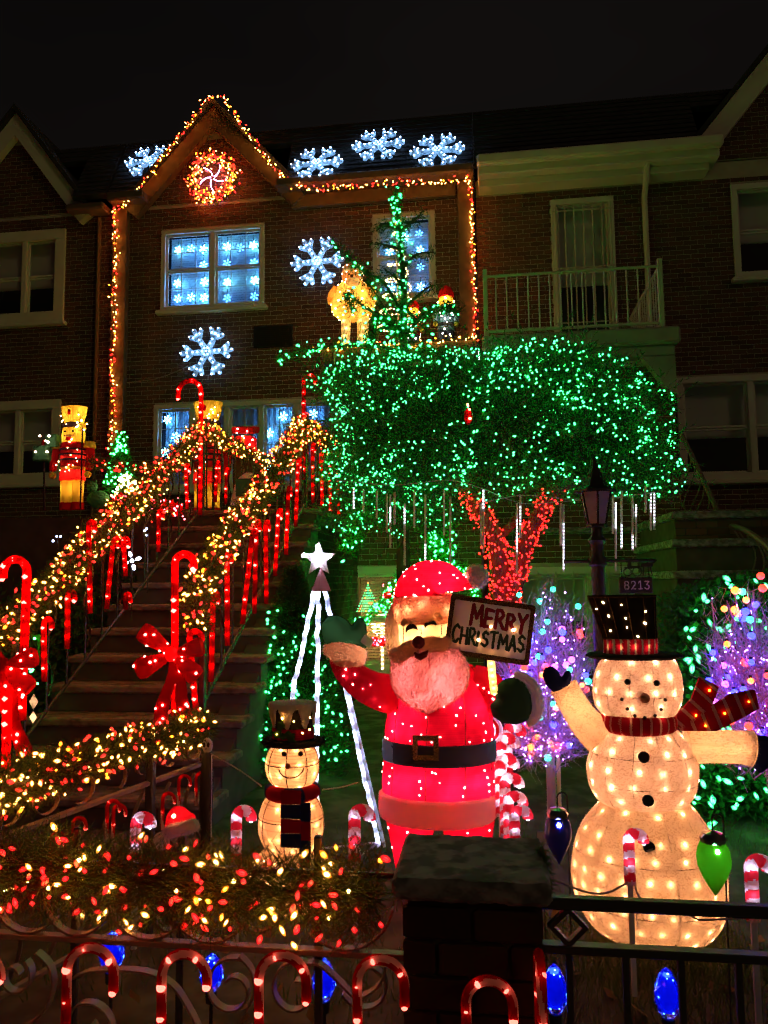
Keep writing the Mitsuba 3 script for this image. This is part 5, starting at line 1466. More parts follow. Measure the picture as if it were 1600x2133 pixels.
# ---------------------------------------------------------------- white rope-light tree with its star
RT_ = thing('rope_light_tree', 'white tripod rope light tree topped with a glowing star', 'light tree')
apex = at(665, 1200, 4.0)
def star(c, R, thick, rot=0):
    a = math.pi / 2 + rot + np.arange(10) * TAU / 10
    r = np.where(np.arange(10) % 2 == 0, R, R * .45)
    o = np.stack([c[0] + r * np.cos(a), np.full(10, c[1]), c[2] + r * np.sin(a)], 1)
    v = np.vstack([o, c - [0, thick, 0], c + [0, thick, 0]])
    i = np.arange(10)
    return v, np.vstack([np.stack([(i + 1) % 10 * 0 + i, (i + 1) % 10, i * 0 + 10], 1), np.stack([(i + 1) % 10, i, i * 0 + 11], 1)])
c = at(664, 1165, 4.0)
part(RT_, 'star', star(c, .098, .03), 'mat_white_tube')
part(RT_, 'star_lamp', bulbs([c + [dx, dy, dz] for dx, dy, dz in ((0, -.036, .0), (0, -.034, .03), (.0, -.032, -.03), (.02, -.03, .0), (-.02, -.03, 0), (0, -.02, .07), (-.078, -.012, .022), (0, .03, 0), (.06, -.012, .018), (0, -.03, .05))], .0135, 1), 'mat_bulb', emit=(16, 17, 25), kind='stuff')
cone = lathe([(.004, .0), (.055, -.125), (.052, -.125), (0, -.01)], 4, at(669, 1183, 4.0))
part(RT_, 'top_cap', cone, 'mat_scarf_pale')
for i, (x, y, Yl) in enumerate(((548, 1750, 4.1), (657, 1790, 3.7), (790, 1778, 4.35))):
    foot = at(x, y, Yl); foot[2] = max(foot[2], .07)
    s0 = at((655, 663, 676)[i], 1230, 4.0)
    p = np.linspace(s0, foot, 46) + np.vstack([np.zeros(3), rng.normal(size=(44, 3)) * .003, np.zeros(3)])
    part(RT_, 'rope_light', tube(p, .0135, 8), 'mat_rope', True)
    q = path([s0, foot], .034)
    on = q[(np.arange(len(q)) % 3) != 2]
    part(RT_, 'lamp', bulbs(on, .0085, 1.9, s0 - foot), 'mat_bulb', emit=(9, 10, 14), kind='stuff')
    if i == 2:
        part(RT_, 'rope_light', tube(np.linspace(s0, foot + [.03, 0, 0], 40), .0105, 8), 'mat_rope', True)
ring = [at(x, y, Yl) for x, y, Yl in ((548, 1750, 4.1), (657, 1790, 3.7), (790, 1778, 4.35))]
part(RT_, 'ground_ring', tube(np.array([[r_[0], r_[1], .09] for r_ in ring + ring[:1]]), .006, 6), 'mat_white_stake')

# ---------------------------------------------------------------- the green lit tree and its red trunk
TR = thing('tree', 'wide dense evergreen tree whose crown is covered in green lights', 'tree')
base, fork = np.array([.12, 5.55, .0]), np.array([.13, 5.55, 1.28])
LB = [[base, base + [.01, 0, .6], fork], [fork, at(1030, 1130, 5.5), at(1000, 1070, 5.5), at(978, 1030, 5.55), at(930, 980, 5.6)], [fork, at(1095, 1130, 5.5), at(1120, 1075, 5.45), at(1150, 1030, 5.4), at(1200, 980, 5.4)],
      [at(1030, 1130, 5.5), at(1085, 1060, 5.7), at(1070, 960, 5.9)], [at(978, 1030, 5.55), at(860, 960, 5.7), at(760, 900, 5.8)], [at(1150, 1030, 5.4), at(1290, 960, 5.3), at(1370, 920, 5.4)], [at(1070, 960, 5.9), at(1080, 850, 5.8), at(1090, 770, 5.7)], [at(978, 1030, 5.55), at(960, 900, 5.3), at(900, 800, 5.5)], [at(1150, 1030, 5.4), at(1220, 880, 5.5), at(1240, 790, 5.6)]]
LR = [(.085, .075), (.075, .035), (.075, .035), (.035, .02), (.03, .012), (.03, .012), (.02, .008), (.025, .008), (.025, .008)]
for i, (l, (ra_, rb_)) in enumerate(zip(LB, LR)):
    p = path(l, .06)
    part(TR, 'trunk' if i == 0 else 'limb', tube(p + meshkit.fbm(p * 6, 2)[:, None] * .02, np.linspace(ra_, rb_, len(p)), 10), 'mat_bark', True)
CL = [(760, 830, 5.75, 85, 90), (860, 805, 5.5, 105, 80), (985, 790, 5.4, 115, 72), (1115, 770, 5.35, 115, 72), (1230, 800, 5.4, 105, 76), (1322, 880, 5.4, 78, 84), (1362, 962, 5.4, 46, 60), (800, 925, 5.6, 105, 92), (925, 900, 5.3, 120, 98), (1070, 895, 5.2, 135, 96), (1215, 915, 5.3, 125, 86), (1300, 972, 5.45, 88, 52),
      (890, 985, 5.55, 110, 48), (1040, 985, 5.5, 100, 36), (1160, 968, 5.5, 100, 38), (735, 960, 5.85, 52, 72), (712, 790, 5.9, 34, 44), (800, 1030, 5.8, 60, 34), (725, 1020, 5.9, 34, 40), (1010, 1000, 5.3, 40, 40), (1255, 1000, 5.3, 50, 36), (1385, 1000, 5.4, 26, 34), (960, 750, 5.6, 60, 30), (1180, 745, 5.6, 70, 30), (752, 1062, 5.9, 26, 46), (812, 1075, 5.9, 22, 44), (885, 1062, 5.8, 34, 46), (940, 1050, 5.7, 24, 34), (700, 1075, 6.0, 20, 40), (1140, 1010, 5.3, 30, 26), (660, 770, 6.1, 30, 26)]
CC = np.array([at(x, y + (18 if y < 830 else 0), Y_) for x, y, Y_, _, _ in CL]); CC = np.vstack([CC, CC + [0, .62, .03]])
CR = np.array([[a_ * 5.5 / FPX, .42, b_ * 5.5 / FPX] for _, _, _, a_, b_ in CL] * 2)
def clump_pts(n, lo, hi):
    w = CR[:, 0] * CR[:, 2]
    i = rng.choice(len(CC), n * 2, p=w / w.sum())
    d = rand_dir(n * 2)
    lump = .78 + .42 * meshkit.fbm(CC[i] * 3 + d * 1.6, 3)
    p = CC[i] + d * CR[i] * (lump * rng.uniform(lo, hi, n * 2))[:, None]
    k = meshkit.noise(p * [6, 6, 8.0] + 3) > .33
    return p[k][:n], d[k][:n], i[k][:n]
for nm, mt_, n_ in (('crown', 'mat_leaf', 36000), ('crown', 'mat_leaf_dark', 22000)):
    q, d, _ = clump_pts(n_, .5, 1.02)
    part(TR, nm, leaves(q, d + .9 * rand_dir(len(q)) + [0, 0, .1], rng.uniform(.035, .08, len(q)), rng.uniform(.007, .013, len(q))), mt_, kind='stuff')
q, d, _ = clump_pts(900, .9, 1.0)                            # loose sprays that break the outline
sp_d = d + .5 * rand_dir(len(q)) + [0, 0, .05]
sp_d /= np.linalg.norm(sp_d, axis=1, keepdims=True)
tt = rng.random((len(q), 14, 1)) * rng.uniform(.10, .30, (len(q), 1, 1))
sp_p = (q[:, None] + sp_d[:, None] * tt).reshape(-1, 3)
part(TR, 'crown', leaves(sp_p, np.repeat(sp_d, 14, 0) + .8 * rand_dir(len(sp_p)), rng.uniform(.03, .06, len(sp_p)), rng.uniform(.006, .011, len(sp_p))), 'mat_leaf', kind='stuff')
part(TR, 'twig', blades(q, sp_d, tt.max((1, 2)), .005), 'mat_bark', kind='stuff')
q, d, _ = clump_pts(3600, .3, .95)
part(TR, 'twig', blades(q, d + .4 * rand_dir(len(q)) + [0, 0, -.1], rng.uniform(.12, .34, len(q)), .005), 'mat_bark', kind='stuff')
q, d, i = clump_pts(7600, .98, 1.08)
ins = np.zeros(len(q), bool)
for c_, r_ in zip(CC, CR): ins |= (((q - c_) / (r_ * .86))**2).sum(1) < 1
q = q[~ins & (d[:, 1] < .35) & (rng.random(len(q)) < .25 + 1.3 * meshkit.noise(q * 2.6 + 5))][:1950]
string('string_lights', 'net of green lights all over the wide tree crown', 'string lights', q, GREEN, .0074, l=1.5)
L = []
for l, w in ((LB[0], .45), (LB[1][:4], .5), (LB[2][:4], .5)):
    p = path(l, .008)
    if l is LB[0]: p = p[p[:, 2] > .75]
    n_ = int(len(p) * .008 / .0030)
    i = rng.integers(0, len(p), n_)
    a = rng.random(n_) * TAU
    L.append(p[i] + np.stack([np.cos(a), np.sin(a), 0 * a], 1) * (.066 + .03 * rng.random((n_, 1))) + rng.normal(size=(n_, 3)) * .012)
string('string_lights', 'red lights wound thickly round the forked tree trunk', 'string lights', np.vstack(L), (14, .06, .05), .0074, l=1.5)
k = thing('bird_ornament', 'small red lit ornament deep in the green tree crown', 'ornament')
p = at(975, 855, 4.85)
part(k, 'body', ball(p - [0, 0, .04], (.028, .025, .055), 2), 'mat_red_plastic', True)
part(k, 'lamp', bulbs([p + [0, -.03, .03], p + [.01, -.03, .0], p + [.012, -.03, -.06]], .010, 1.4), 'mat_bulb', emit=(24, 3, 1.2), kind='stuff')

# ---------------------------------------------------------------- tall sparse cedar in front of the balcony
CD = thing('cedar_tree', 'tall sparse cedar with drooping lit branches before the balcony', 'tree')
Yc = 8.9
trunk = [np.array([at(838, 1000, Yc)[0], Yc, 0]), at(838, 900, Yc), at(842, 720, Yc), at(838, 560, Yc), at(828, 450, Yc), at(824, 396, Yc)]
p = path(trunk, .1)
part(CD, 'trunk', tube(p, np.linspace(.11, .012, len(p)), 8), 'mat_bark', True)
BR = [[(840, 660), (800, 590), (750, 560), (690, 503)], [(842, 730), (760, 720), (660, 725), (578, 745)], [(842, 700), (880, 660), (915, 640), (955, 648)], [(842, 720), (800, 640), (762, 580)], [(840, 700), (790, 660), (770, 715)], [(838, 560), (868, 530), (905, 525)],
      [(835, 480), (868, 455), (880, 440)], [(835, 480), (800, 470), (785, 480)], [(838, 520), (800, 510), (782, 505)], [(842, 640), (890, 600), (915, 592)], [(842, 730), (740, 760), (690, 790), (660, 800)], [(842, 690), (760, 640), (725, 610), (735, 650)], [(842, 680), (780, 690), (765, 740)], [(842, 740), (900, 730), (960, 760)], [(842, 760), (790, 790), (720, 830)], [(842, 600), (820, 575), (800, 560)], [(842, 640), (870, 670), (890, 690)]]
nb, LP = [], []
for i, b in enumerate(BR):
    yo = Yc - .15 - .35 * rng.random()
    bp = path([at(x, y, Yc - (.0 if j == 0 else yo * 0 + .12 * j)) for j, (x, y) in enumerate(b)], .03)
    part(CD, 'branch', tube(bp, np.linspace(.022, .006, len(bp)), 5), 'mat_bark')
    m_ = 620 if i in (0, 1, 2, 3, 4, 10, 11, 13, 14) else 150
    j = rng.integers(0, len(bp), m_)
    nb.append(blades(bp[j] + rng.normal(size=(m_, 3)) * .035, rand_dir(m_) + [0, 0, -.25], rng.uniform(.05, .12, m_), .010))
    dens = {0: .085, 1: .055, 2: .05, 3: .08, 4: .055, 10: .05, 11: .07, 12: .06, 13: .06, 14: .055, 16: .07}.get(i)
    if dens:
        z = path(bp, dens)
        LP.append(z + rng.normal(size=z.shape) * [.05, .05, .045])
        if i in (1, 10, 13, 14): LP.append(z + rng.normal(size=z.shape) * [.08, .05, .08])
tp = path(trunk, .032)
tp = tp[tp[:, 2] > 4.6]
LP.append(tp[tp[:, 2] > 5.6] + rng.normal(size=(int((tp[:, 2] > 5.6).sum()), 3)) * .045)
LP.append(tp + rng.normal(size=tp.shape) * .05)
n_ = 1500
j = rng.integers(0, len(tp), n_)
nb.append(blades(tp[j] + rng.normal(size=(n_, 3)) * .035, rand_dir(n_), rng.uniform(.05, .1, n_), .009))
part(CD, 'needles', cat(nb), 'mat_needle_0', kind='stuff')
string('string_lights', 'green lights strung along the cedar trunk and its drooping branches', 'string lights', np.vstack(LP), GREEN, .0155, l=1.5)

# ---------------------------------------------------------------- green garlands round the porch foot and basement window
GG = 'green lit garlands round the porch'
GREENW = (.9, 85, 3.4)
HALO[GREENW] = HALO[GREEN]
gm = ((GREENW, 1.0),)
garland('green lit garland hanging in a thick column beside the basement window', [at(880, 985, 7.2), at(905, 1060, 7.2), at(915, 1120, 7.2), at(905, 1180, 7.2)], .17, 3600, .03, .0125, .09, .008, gm, per=3)
garland('green lit garland trailing down beside the stoop wall', [at(790, 1030, 7.2), at(745, 1060, 7.2), at(735, 1110, 7.2), at(722, 1145, 7.2)], .12, 1700, .06, .0125, .09, .008, gm, per=3)
garland('green lit garland hanging left of the icicle tubes', [at(740, 960, 7.0), at(730, 1000, 7.0), at(700, 940, 7.4), at(660, 1000, 7.4)], .10, 1200, .06, .0115, .08, .008, gm, per=2)
garland('green lit garland looped across the basement window glass', [at(742, 1300, 9.5), at(775, 1275, 9.5), at(812, 1230, 9.5), at(850, 1185, 9.5), at(920, 1170, 9.5), at(970, 1185, 9.5), at(988, 1230, 9.5), at(992, 1300, 9.5)], .07, 2200, .055, .0135, .08, .009, gm, per=3)
garland('green lit garland strand hanging down the basement window', [at(812, 1225, 9.45), at(808, 1262, 9.45), at(814, 1300, 9.45)], .06, 500, .06, .0135, .08, .009, gm, per=3)
k = thing('window_tree_light', 'small flat lit tree ornament in the basement window', 'tree light')
c = at(767, 1262, 9.88)
pts = np.array([[c[0] + (j - i / 2) * .030, c[1], c[2] + .27 - i * .034] for i in range(11) for j in range(i + 1)])
part(k, 'backing', mv(poly(Polygon([(0, .30), (.17, -.09), (-.17, -.09)]), .006, .01), c), 'mat_pane')
pick = rng.random(len(pts)) < .2
part(k, 'lamp', bulbs(pts[~pick], .0105, 1), 'mat_bulb', emit=(.12, 3.0, .9), kind='stuff')
part(k, 'lamp', bulbs(np.vstack([pts[pick], pts[:1] + [0, 0, .03]]), .0115, 1), 'mat_bulb', emit=(5, 1.1, .2), kind='stuff')
k = thing('window_cane_light', 'warm white lit cane with a red bow before the basement window', 'cane light')
c = at(797, 1392, 9.7)
p = cane_path(c, at(797, 1302, 9.7)[2] - c[2], .05, (-1, 0, 0))
part(k, 'tube', tube(p, .022, 8), 'mat_white_tube')
part(k, 'lamp', bulbs(path(p, .055) - [0, .012, 0], .017, 1.2), 'mat_bulb', emit=(24, 14, 7), kind='stuff')
q = at(789, 1335, 9.66)
part(k, 'bow', cat([ball(q + [s * .06, 0, z], (.055, .02, .035), 1) for s in (-1, 1) for z in (.02, -.04)]), 'mat_red_cloth')
part(k, 'lamp', bulbs(q + rng.normal(size=(22, 3)) * [.06, .004, .04] - [0, .025, 0], .009, 1), 'mat_bulb', emit=(22, 1.5, 3.5), kind='stuff')
k = thing('ribbon_bow', 'small red lit bow on the garland over the basement window', 'bow')
q = at(818, 1240, 9.38)
part(k, 'loop', cat([ball(q + [s * .07, 0, 0], (.06, .02, .045), 1) for s in (-1, 1)]), 'mat_red_cloth')
part(k, 'lamp', bulbs(q + rng.normal(size=(18, 3)) * [.07, .004, .07] - [0, .025, 0], .010, 1), 'mat_bulb', emit=(22, 1.2, 1.8), kind='stuff')

# ---------------------------------------------------------------- conical evergreen by the stoop, dark hedge on the right
CN = thing('conifer_shrub', 'conical evergreen shrub with green lights beside the stairs', 'shrub')
def plant(key, c, rx, ry, h, n, tip, mat_='mat_needle_2', ln=.09, wd=.012, pw=.8):
    t = rng.random(n)**.8
    a = rng.random(n) * TAU
    r = (1 - t**1.15) if tip else (1 - np.abs(t * 2 - 1)**3)**.5
    r = r * (.72 + .5 * meshkit.noise(np.stack([np.cos(a) * 3, np.sin(a) * 3, t * 7], 1))) * rng.random(n)**.35
    p = np.stack([c[0] + np.cos(a) * r * rx, c[1] + np.sin(a) * r * ry, c[2] + t * h], 1)
    d = np.stack([np.cos(a), np.sin(a), .5 + 0 * a], 1) + .7 * rand_dir(n)
    return leaves(p, d, ln * rng.uniform(.6, 1.2, n), wd), p, d
c = np.array([at(612, 1470, 6.0)[0], 6.0, .05])
tip_z = at(605, 1190, 6.0)[2]
m, p, d = plant(CN, c, .50, .46, tip_z - .05, 19000, True, pw=.8)
part(CN, 'foliage', m, 'mat_needle_2', kind='stuff')
part(CN, 'stem', tube([c, c + [0, 0, tip_z - .1]], [.05, .01], 8), 'mat_bark')
sel = np.where((p[:, 1] < 6.0) & (np.hypot(p[:, 0] - c[0], p[:, 1] - c[1]) > .12))[0]
sel = rng.choice(sel, 190, replace=False)
string('string_lights', 'green lights on the conical shrub beside the stairs', 'string lights', p[sel] + d[sel] * .06, GREEN, .0115, l=1.4)
HG = thing('hedge', 'dark leafy hedge with green lights behind the big snowman', 'hedge')
x0h, x1h = at(1385, 1300, 5.2)[0], at(1760, 1300, 5.2)[0]
n_ = 26000
q = np.stack([rng.uniform(x0h, x1h, n_), 5.3 + .35 * rng.uniform(-1, 1, n_), rng.random(n_)], 1)
topz = 1.52 + .16 * (meshkit.fbm(np.stack([q[:, 0] * 2.2, q[:, 1] * 2, 0 * q[:, 0]], 1), 3) - .5) + .1 * np.minimum(1, (q[:, 0] - x0h) / .3) - .1
q[:, 2] = .05 + q[:, 2]**.85 * (topz - .05)
q = q[(q[:, 0] - x0h > .10 * meshkit.noise(q * 6)) & (meshkit.noise(q * 7) > .22)]
part(HG, 'foliage', leaves(q, rand_dir(len(q)) + [0, -.7, .1], rng.uniform(.035, .065, len(q)), rng.uniform(.022, .038, len(q))), 'mat_leaf', kind='stuff')
for x in (x0h + .3, x0h + .8): part(HG, 'stem', tube([(x, 5.35, 0), (x + .05, 5.3, 1.3)], [.03, .01], 6), 'mat_bark')
f_ = q[(q[:, 1] < 5.12)]
f_ = f_[rng.choice(len(f_), min(len(f_), 230), replace=False)]
string('string_lights', 'green lights scattered over the hedge behind the big snowman', 'string lights', np.stack([f_[:, 0], np.full(len(f_), 4.93), f_[:, 2]], 1), GREEN, .0135, l=1.9)

# ---------------------------------------------------------------- bare twiggy bushes with coloured globe lights
def twiggy(name, label, foot, h0, hc, rx, rz, n, nb_, lab2):
    k = thing(name, label, 'bush')
    foot = np.asarray(foot, float)
    top = foot + [0, 0, h0]
    part(k, 'trunk', tube(path([foot, foot + [.01, 0, h0 * .5], top], .05), .028, 8), 'mat_twig', True)
    part(k, 'support_stake', tube([foot + [.05, -.02, 0], foot + [.05, -.02, h0]], .012, 6), 'mat_tan_fur')
    segs, ends = [], []
    c = foot + [0, 0, hc]
    for i in range(n):
        a, t = rng.random() * TAU, rng.random()
        e = c + np.array([math.cos(a) * rx * t**.5, math.sin(a) * rx * .9 * t**.5, rz * (rng.random() * 2 - 1) * (1 - .35 * t)])
        m_ = top + (e - top) * .5 + rng.normal(size=3) * .05 + np.array([0, 0, -.04])
        segs.append(tube(path([top + rng.normal(size=3) * .02, m_, e], .12), np.linspace(.007, .003, len(path([top, m_, e], .12)))[:len(path([top, m_, e], .12))] if False else .0042, 4, False))
        ends.append((m_, e))
    part(k, 'branch', cat(segs), 'mat_twig', kind='stuff')
    E_ = np.array([e for _, e in ends]); M_ = np.array([m for m, _ in ends])
    w = rng.random((5200, 1))
    i = rng.integers(0, len(E_), 5200)
    b = M_[i] + (E_[i] - M_[i]) * w + rng.normal(size=(5200, 3)) * .03
    d = (E_[i] - M_[i]) / np.linalg.norm(E_[i] - M_[i], axis=1, keepdims=True) + .9 * rand_dir(5200)
    part(k, 'twig', blades(b, d, rng.uniform(.05, .15, 5200), .0062), 'mat_twig', kind='stuff')
    s = thing('globe_string_lights', lab2, 'string lights')
    q = rand_dir(nb_) * rng.uniform(.5, 1.03, (nb_, 1))**.6
    q[:, 1] = -np.abs(q[:, 1]) * .9
    P_ = c + q * [rx, rx, rz * 1.0]
    cols = [((7, .16, .08), .24), ((8, .85, .10), .18), ((.20, .28, 18), .28), ((.12, 4, 2.2), .16), ((5, .5, 7), .14)]
    pick = rng.choice(5, nb_, p=[w_ for _, w_ in cols])
    for i in range(nb_):
        z = numbered(s + '__bulb')
        scene[z] = shape(ball(P_[i], .0185 * rng.uniform(.85, 1.15), 1), 'mat_bulb', emit=cols[pick[i]][0])
    part(s, 'socket', tube_many(P_ + [0, .004, .016]), 'mat_cord', kind='stuff')
    part(s, 'fairy_light', bulbs(b[rng.choice(5200, 420)], .0052, 1.2), 'mat_bulb', emit=(10, 4.0, 40), kind='stuff')


def tube_many(p): return many((bx(-.006, .006, -.006, .006, -.010, .010)), p)


f0 = at(1148, 1725, 4.55); f0[2] = .05
twiggy('bare_bush', 'bare twiggy bush with coloured globe lights between santa and snowman', f0, .62, at(1150, 1400, 4.55)[2] - .05, .28, .54, 150, 88, 'coloured globe lights on the bare bush between the two big figures')
f1 = at(1612, 1720, 4.1); f1[2] = .05
twiggy('bare_bush', 'bare twiggy bush with coloured globe lights at the right edge', f1, .62, at(1612, 1400, 4.1)[2] - .05, .29, .50, 160, 95, 'coloured globe lights on the bare bush at the right edge')

# ---------------------------------------------------------------- lamp post with the house number
LM = thing('lamp_post', 'black lantern post with a spired roof and unlit frosted panes', 'lamp post')
Yl = 4.2
lx = at(1243, 1100, Yl)[0]
part(LM, 'post', lathe([(.045, .05), (.04, 1.0), (.036, 1.62), (.05, 1.63), (.05, 1.66), (.034, 1.68), (.034, 1.74), (.05, 1.76), (.03, 1.79), (.028, 1.84), (.045, 1.855), (.0, 1.86)], 16, (lx, Yl, 0)), 'mat_black', 40)
zb, zt = at(1243, 1092, Yl)[2], at(1243, 1026, Yl)[2]
h6 = lambda r, z: [np.array([lx + r * math.cos(a), Yl + r * math.sin(a), z]) for a in np.arange(6) * TAU / 6 + TAU / 12]
B6, T6 = h6(.052, zb), h6(.085, zt)
pm('mat_frosted', lambda p, n, uv: mikit.mix((.30, .30, .30), (.45, .43, .42), mikit.fbm(p.x * 30, p.y * 30, p.z * 30)), .35)
for i in range(6):
    j = (i + 1) % 6
    v = np.array([B6[i], B6[j], T6[j], T6[i]])
    part(LM, 'lantern_pane', (v, np.array([[0, 1, 2], [0, 2, 3]])), 'mat_frosted')
    part(LM, 'lantern_bar', tube([B6[i], T6[i]], .006, 6), 'mat_black')
part(LM, 'lantern_base', lathe([(0, -.015), (.058, -.012), (.058, .004), (0, .006)], 6, (lx, Yl, zb - .004)), 'mat_black')
zr = zt + .002
part(LM, 'lantern_roof', lathe([(0, .0), (.112, .0), (.112, .012), (.075, .035), (.042, .085), (.022, .14), (.010, .19), (.0, at(1230, 946, Yl)[2] - zr)], 6, (lx, Yl, zr)), 'mat_black')
zc = at(1270, 1168, Yl)[2]
part(LM, 'cross_arm', tube([(at(1175, 1168, Yl)[0], Yl, zc), (at(1365, 1168, Yl)[0], Yl, zc)], .010, 8), 'mat_black')
NP = thing('house_number_sign', 'small black hanging plate reading 8213 below a horse carriage ornament', 'sign')
pl0, pl1 = at(1291, 1236, Yl - .02), at(1358, 1202, Yl - .02)
part(NP, 'plate', bx(pl0[0], pl1[0], Yl - .026, Yl - .014, pl0[2], pl1[2], .003), 'mat_black')
tm = meshkit.text_mesh('8213', .050, .002, bold=False)
v = np.array(tm.vertices)
s_ = (pl1[0] - pl0[0]) * .78 / (v[:, 0].max() - v[:, 0].min())
mat('mat_number', {'type': 'twosided', 'bsdf': {'type': 'diffuse', 'reflectance': rgb((.85, .78, .88))}})
part(NP, 'number', (np.stack([pl0[0] + (pl1[0] - pl0[0]) * .11 + v[:, 0] * s_, Yl - .0275 - v[:, 2], (pl0[2] + pl1[2]) / 2 - .022 + v[:, 1] * .9], 1), np.array(tm.faces)), 'mat_number', label='white numerals 8213')
ox, oz = pl0[0] + .02, pl1[2] + .004
car = union_all([Point(.035, .024).buffer(.022).difference(Point(.035, .024).buffer(.017)), Point(.085, .026).buffer(.026).difference(Point(.085, .026).buffer(.021)), Polygon([(.02, .04), (.10, .045), (.10, .058), (.02, .052)]), Point(.045, .085).buffer(.011), Polygon([(.035, .05), (.058, .05), (.055, .08), (.038, .08)]),
                 Polygon([(.10, .05), (.165, .052), (.17, .068), (.19, .085), (.182, .09), (.16, .074), (.11, .07)]), Polygon([(.115, .05), (.122, .05), (.118, .004), (.112, .004)]), Polygon([(.15, .05), (.157, .05), (.164, .004), (.158, .004)]), Polygon([(0, .0), (.19, .0), (.19, .004), (0, .004)])])
part(NP, 'carriage_ornament', mv(poly(car, Yl - .022, Yl - .018), (ox - .01, 0, oz)), 'mat_black')
for x in (pl0[0] + .015, pl1[0] - .015): part(NP, 'hanger', tube([(x, Yl - .02, pl1[2]), (x, Yl, zc)], .003, 5), 'mat_black')

# ---------------------------------------------------------------- icicle tubes
WI = thing('cable', 'thin cables strung under the tree carrying the icicle tubes', 'cable')
for pts in ([(700, 1000), (820, 1010), (935, 1000), (1005, 1018), (1085, 1048), (1165, 1045), (1240, 1040)], [(985, 1052), (1085, 1032), (1200, 1040), (1290, 1035), (1365, 1025)]):
    part(WI, 'cable', tube(path([at(x, y, 5.0) for x, y in pts], .08), .0035, 4), 'mat_pale_cord')
thin('mat_clear_tube', (.78, .72, .62), 1.0, .2)
gi = 'unlit icicle tubes under the tree'
for i, (x, a, b, lit_) in enumerate(((737, 1018, 1060, (0, 1)), (757, 1020, 1068, 0), (785, 1022, 1080, 0), (806, 1028, 1110, 0), (813, 1030, 1142, (.25, .55)), (822, 1025, 1092, 0), (843, 1048, 1178, (.1, .35)), (863, 1022, 1100, 0), (886, 1030, 1180, (.7, 1)), (925, 1020, 1115, 0), (938, 1035, 1182, 0), (1007, 1020, 1152, (.02, .3)), (1002, 1050, 1135, 0),
                       (1077, 1048, 1195, (.25, .7)), (1084, 1030, 1120, (.3, .75)), (1168, 1048, 1136, 0), (1174, 1050, 1190, (.3, 1)), (1236, 1090, 1190, (.2, .5)), (1277, 1032, 1112, 0), (1283, 1048, 1190, (.0, .4)), (1295, 1022, 1144, (.6, 1)), (1318, 1036, 1146, (.75, 1)), (1325, 1052, 1140, (.0, .25)), (1345, 1012, 1068, 0), (1356, 1030, 1105, (0, .5)), (1363, 1030, 1104, (.0, .8)))):
    p, q = at(x, a, 5.0), at(x, b, 5.0)
    k = thing('icicle_light_tube', f'{ORD[i]} icicle tube from the left under the tree, ' + ('partly lit cold white' if lit_ else 'unlit'), 'icicle light', 'icicle tubes hanging under the tree')
    part(k, 'tube', tube([p, q], .0072, 6), 'mat_clear_tube')
    if lit_:
        t = np.arange(lit_[0], lit_[1], .022 / max(.05, p[2] - q[2]))
        s = np.array([p + (q - p) * u_ for u_ in t])
        part(k, 'lamp', bulbs(s - [0, .005, 0], .0045, 1.2), 'mat_bulb', emit=(9, 11, 16) if lit_[1] - lit_[0] < .45 else (5, 5.5, 7.5), kind='stuff')

# ---------------------------------------------------------------- ornaments on hooks, big blue bulbs
def ornament(label, x, ytop, ybot, w, Y, cloth, lamp, cap):
    k = thing('glass_ornament', label, 'ornament')
    t, b = at(x, ytop, Y), at(x, ybot, Y)
    h, r = t[2] - b[2], w / 2 * Y / FPX
    pr = [(0, 0), (.10, .05), (.36, .16), (.72, .34), (.96, .52), (1.0, .64), (.92, .78), (.72, .90), (.45, .985), (0, 1)]
    part(k, 'shell', lathe([(a_ * r, z * h) for a_, z in pr], 14, b), cloth, 50)
    part(k, 'cap', lathe([(r * .72, h * .90), (r * .80, h * .97), (r * .6, h * 1.05), (r * .2, h * 1.08), (0, h * 1.09)], 10, b + [0, 0, .002]), 'mat_chrome', 30)
    part(k, 'lamp', bulbs([b + [0, -r * .86, h * .82], b + [0, 0, h * .6]], .009, 1), 'mat_bulb', emit=lamp, kind='stuff')
    a = np.linspace(0, math.pi, 12)
    hk = np.stack([b[0] + .018 - .018 * np.cos(a), np.full(12, Y), b[2] + h * 1.28 + .018 * np.sin(a)], 1)
    part(k, 'hook', tube(np.vstack([[b + [0, 0, h * 1.08]], hk, [[b[0] + .036, Y, b[2] + h * .9], [b[0] + .036, Y + .03, .06]]]), .0028, 6), 'mat_iron')


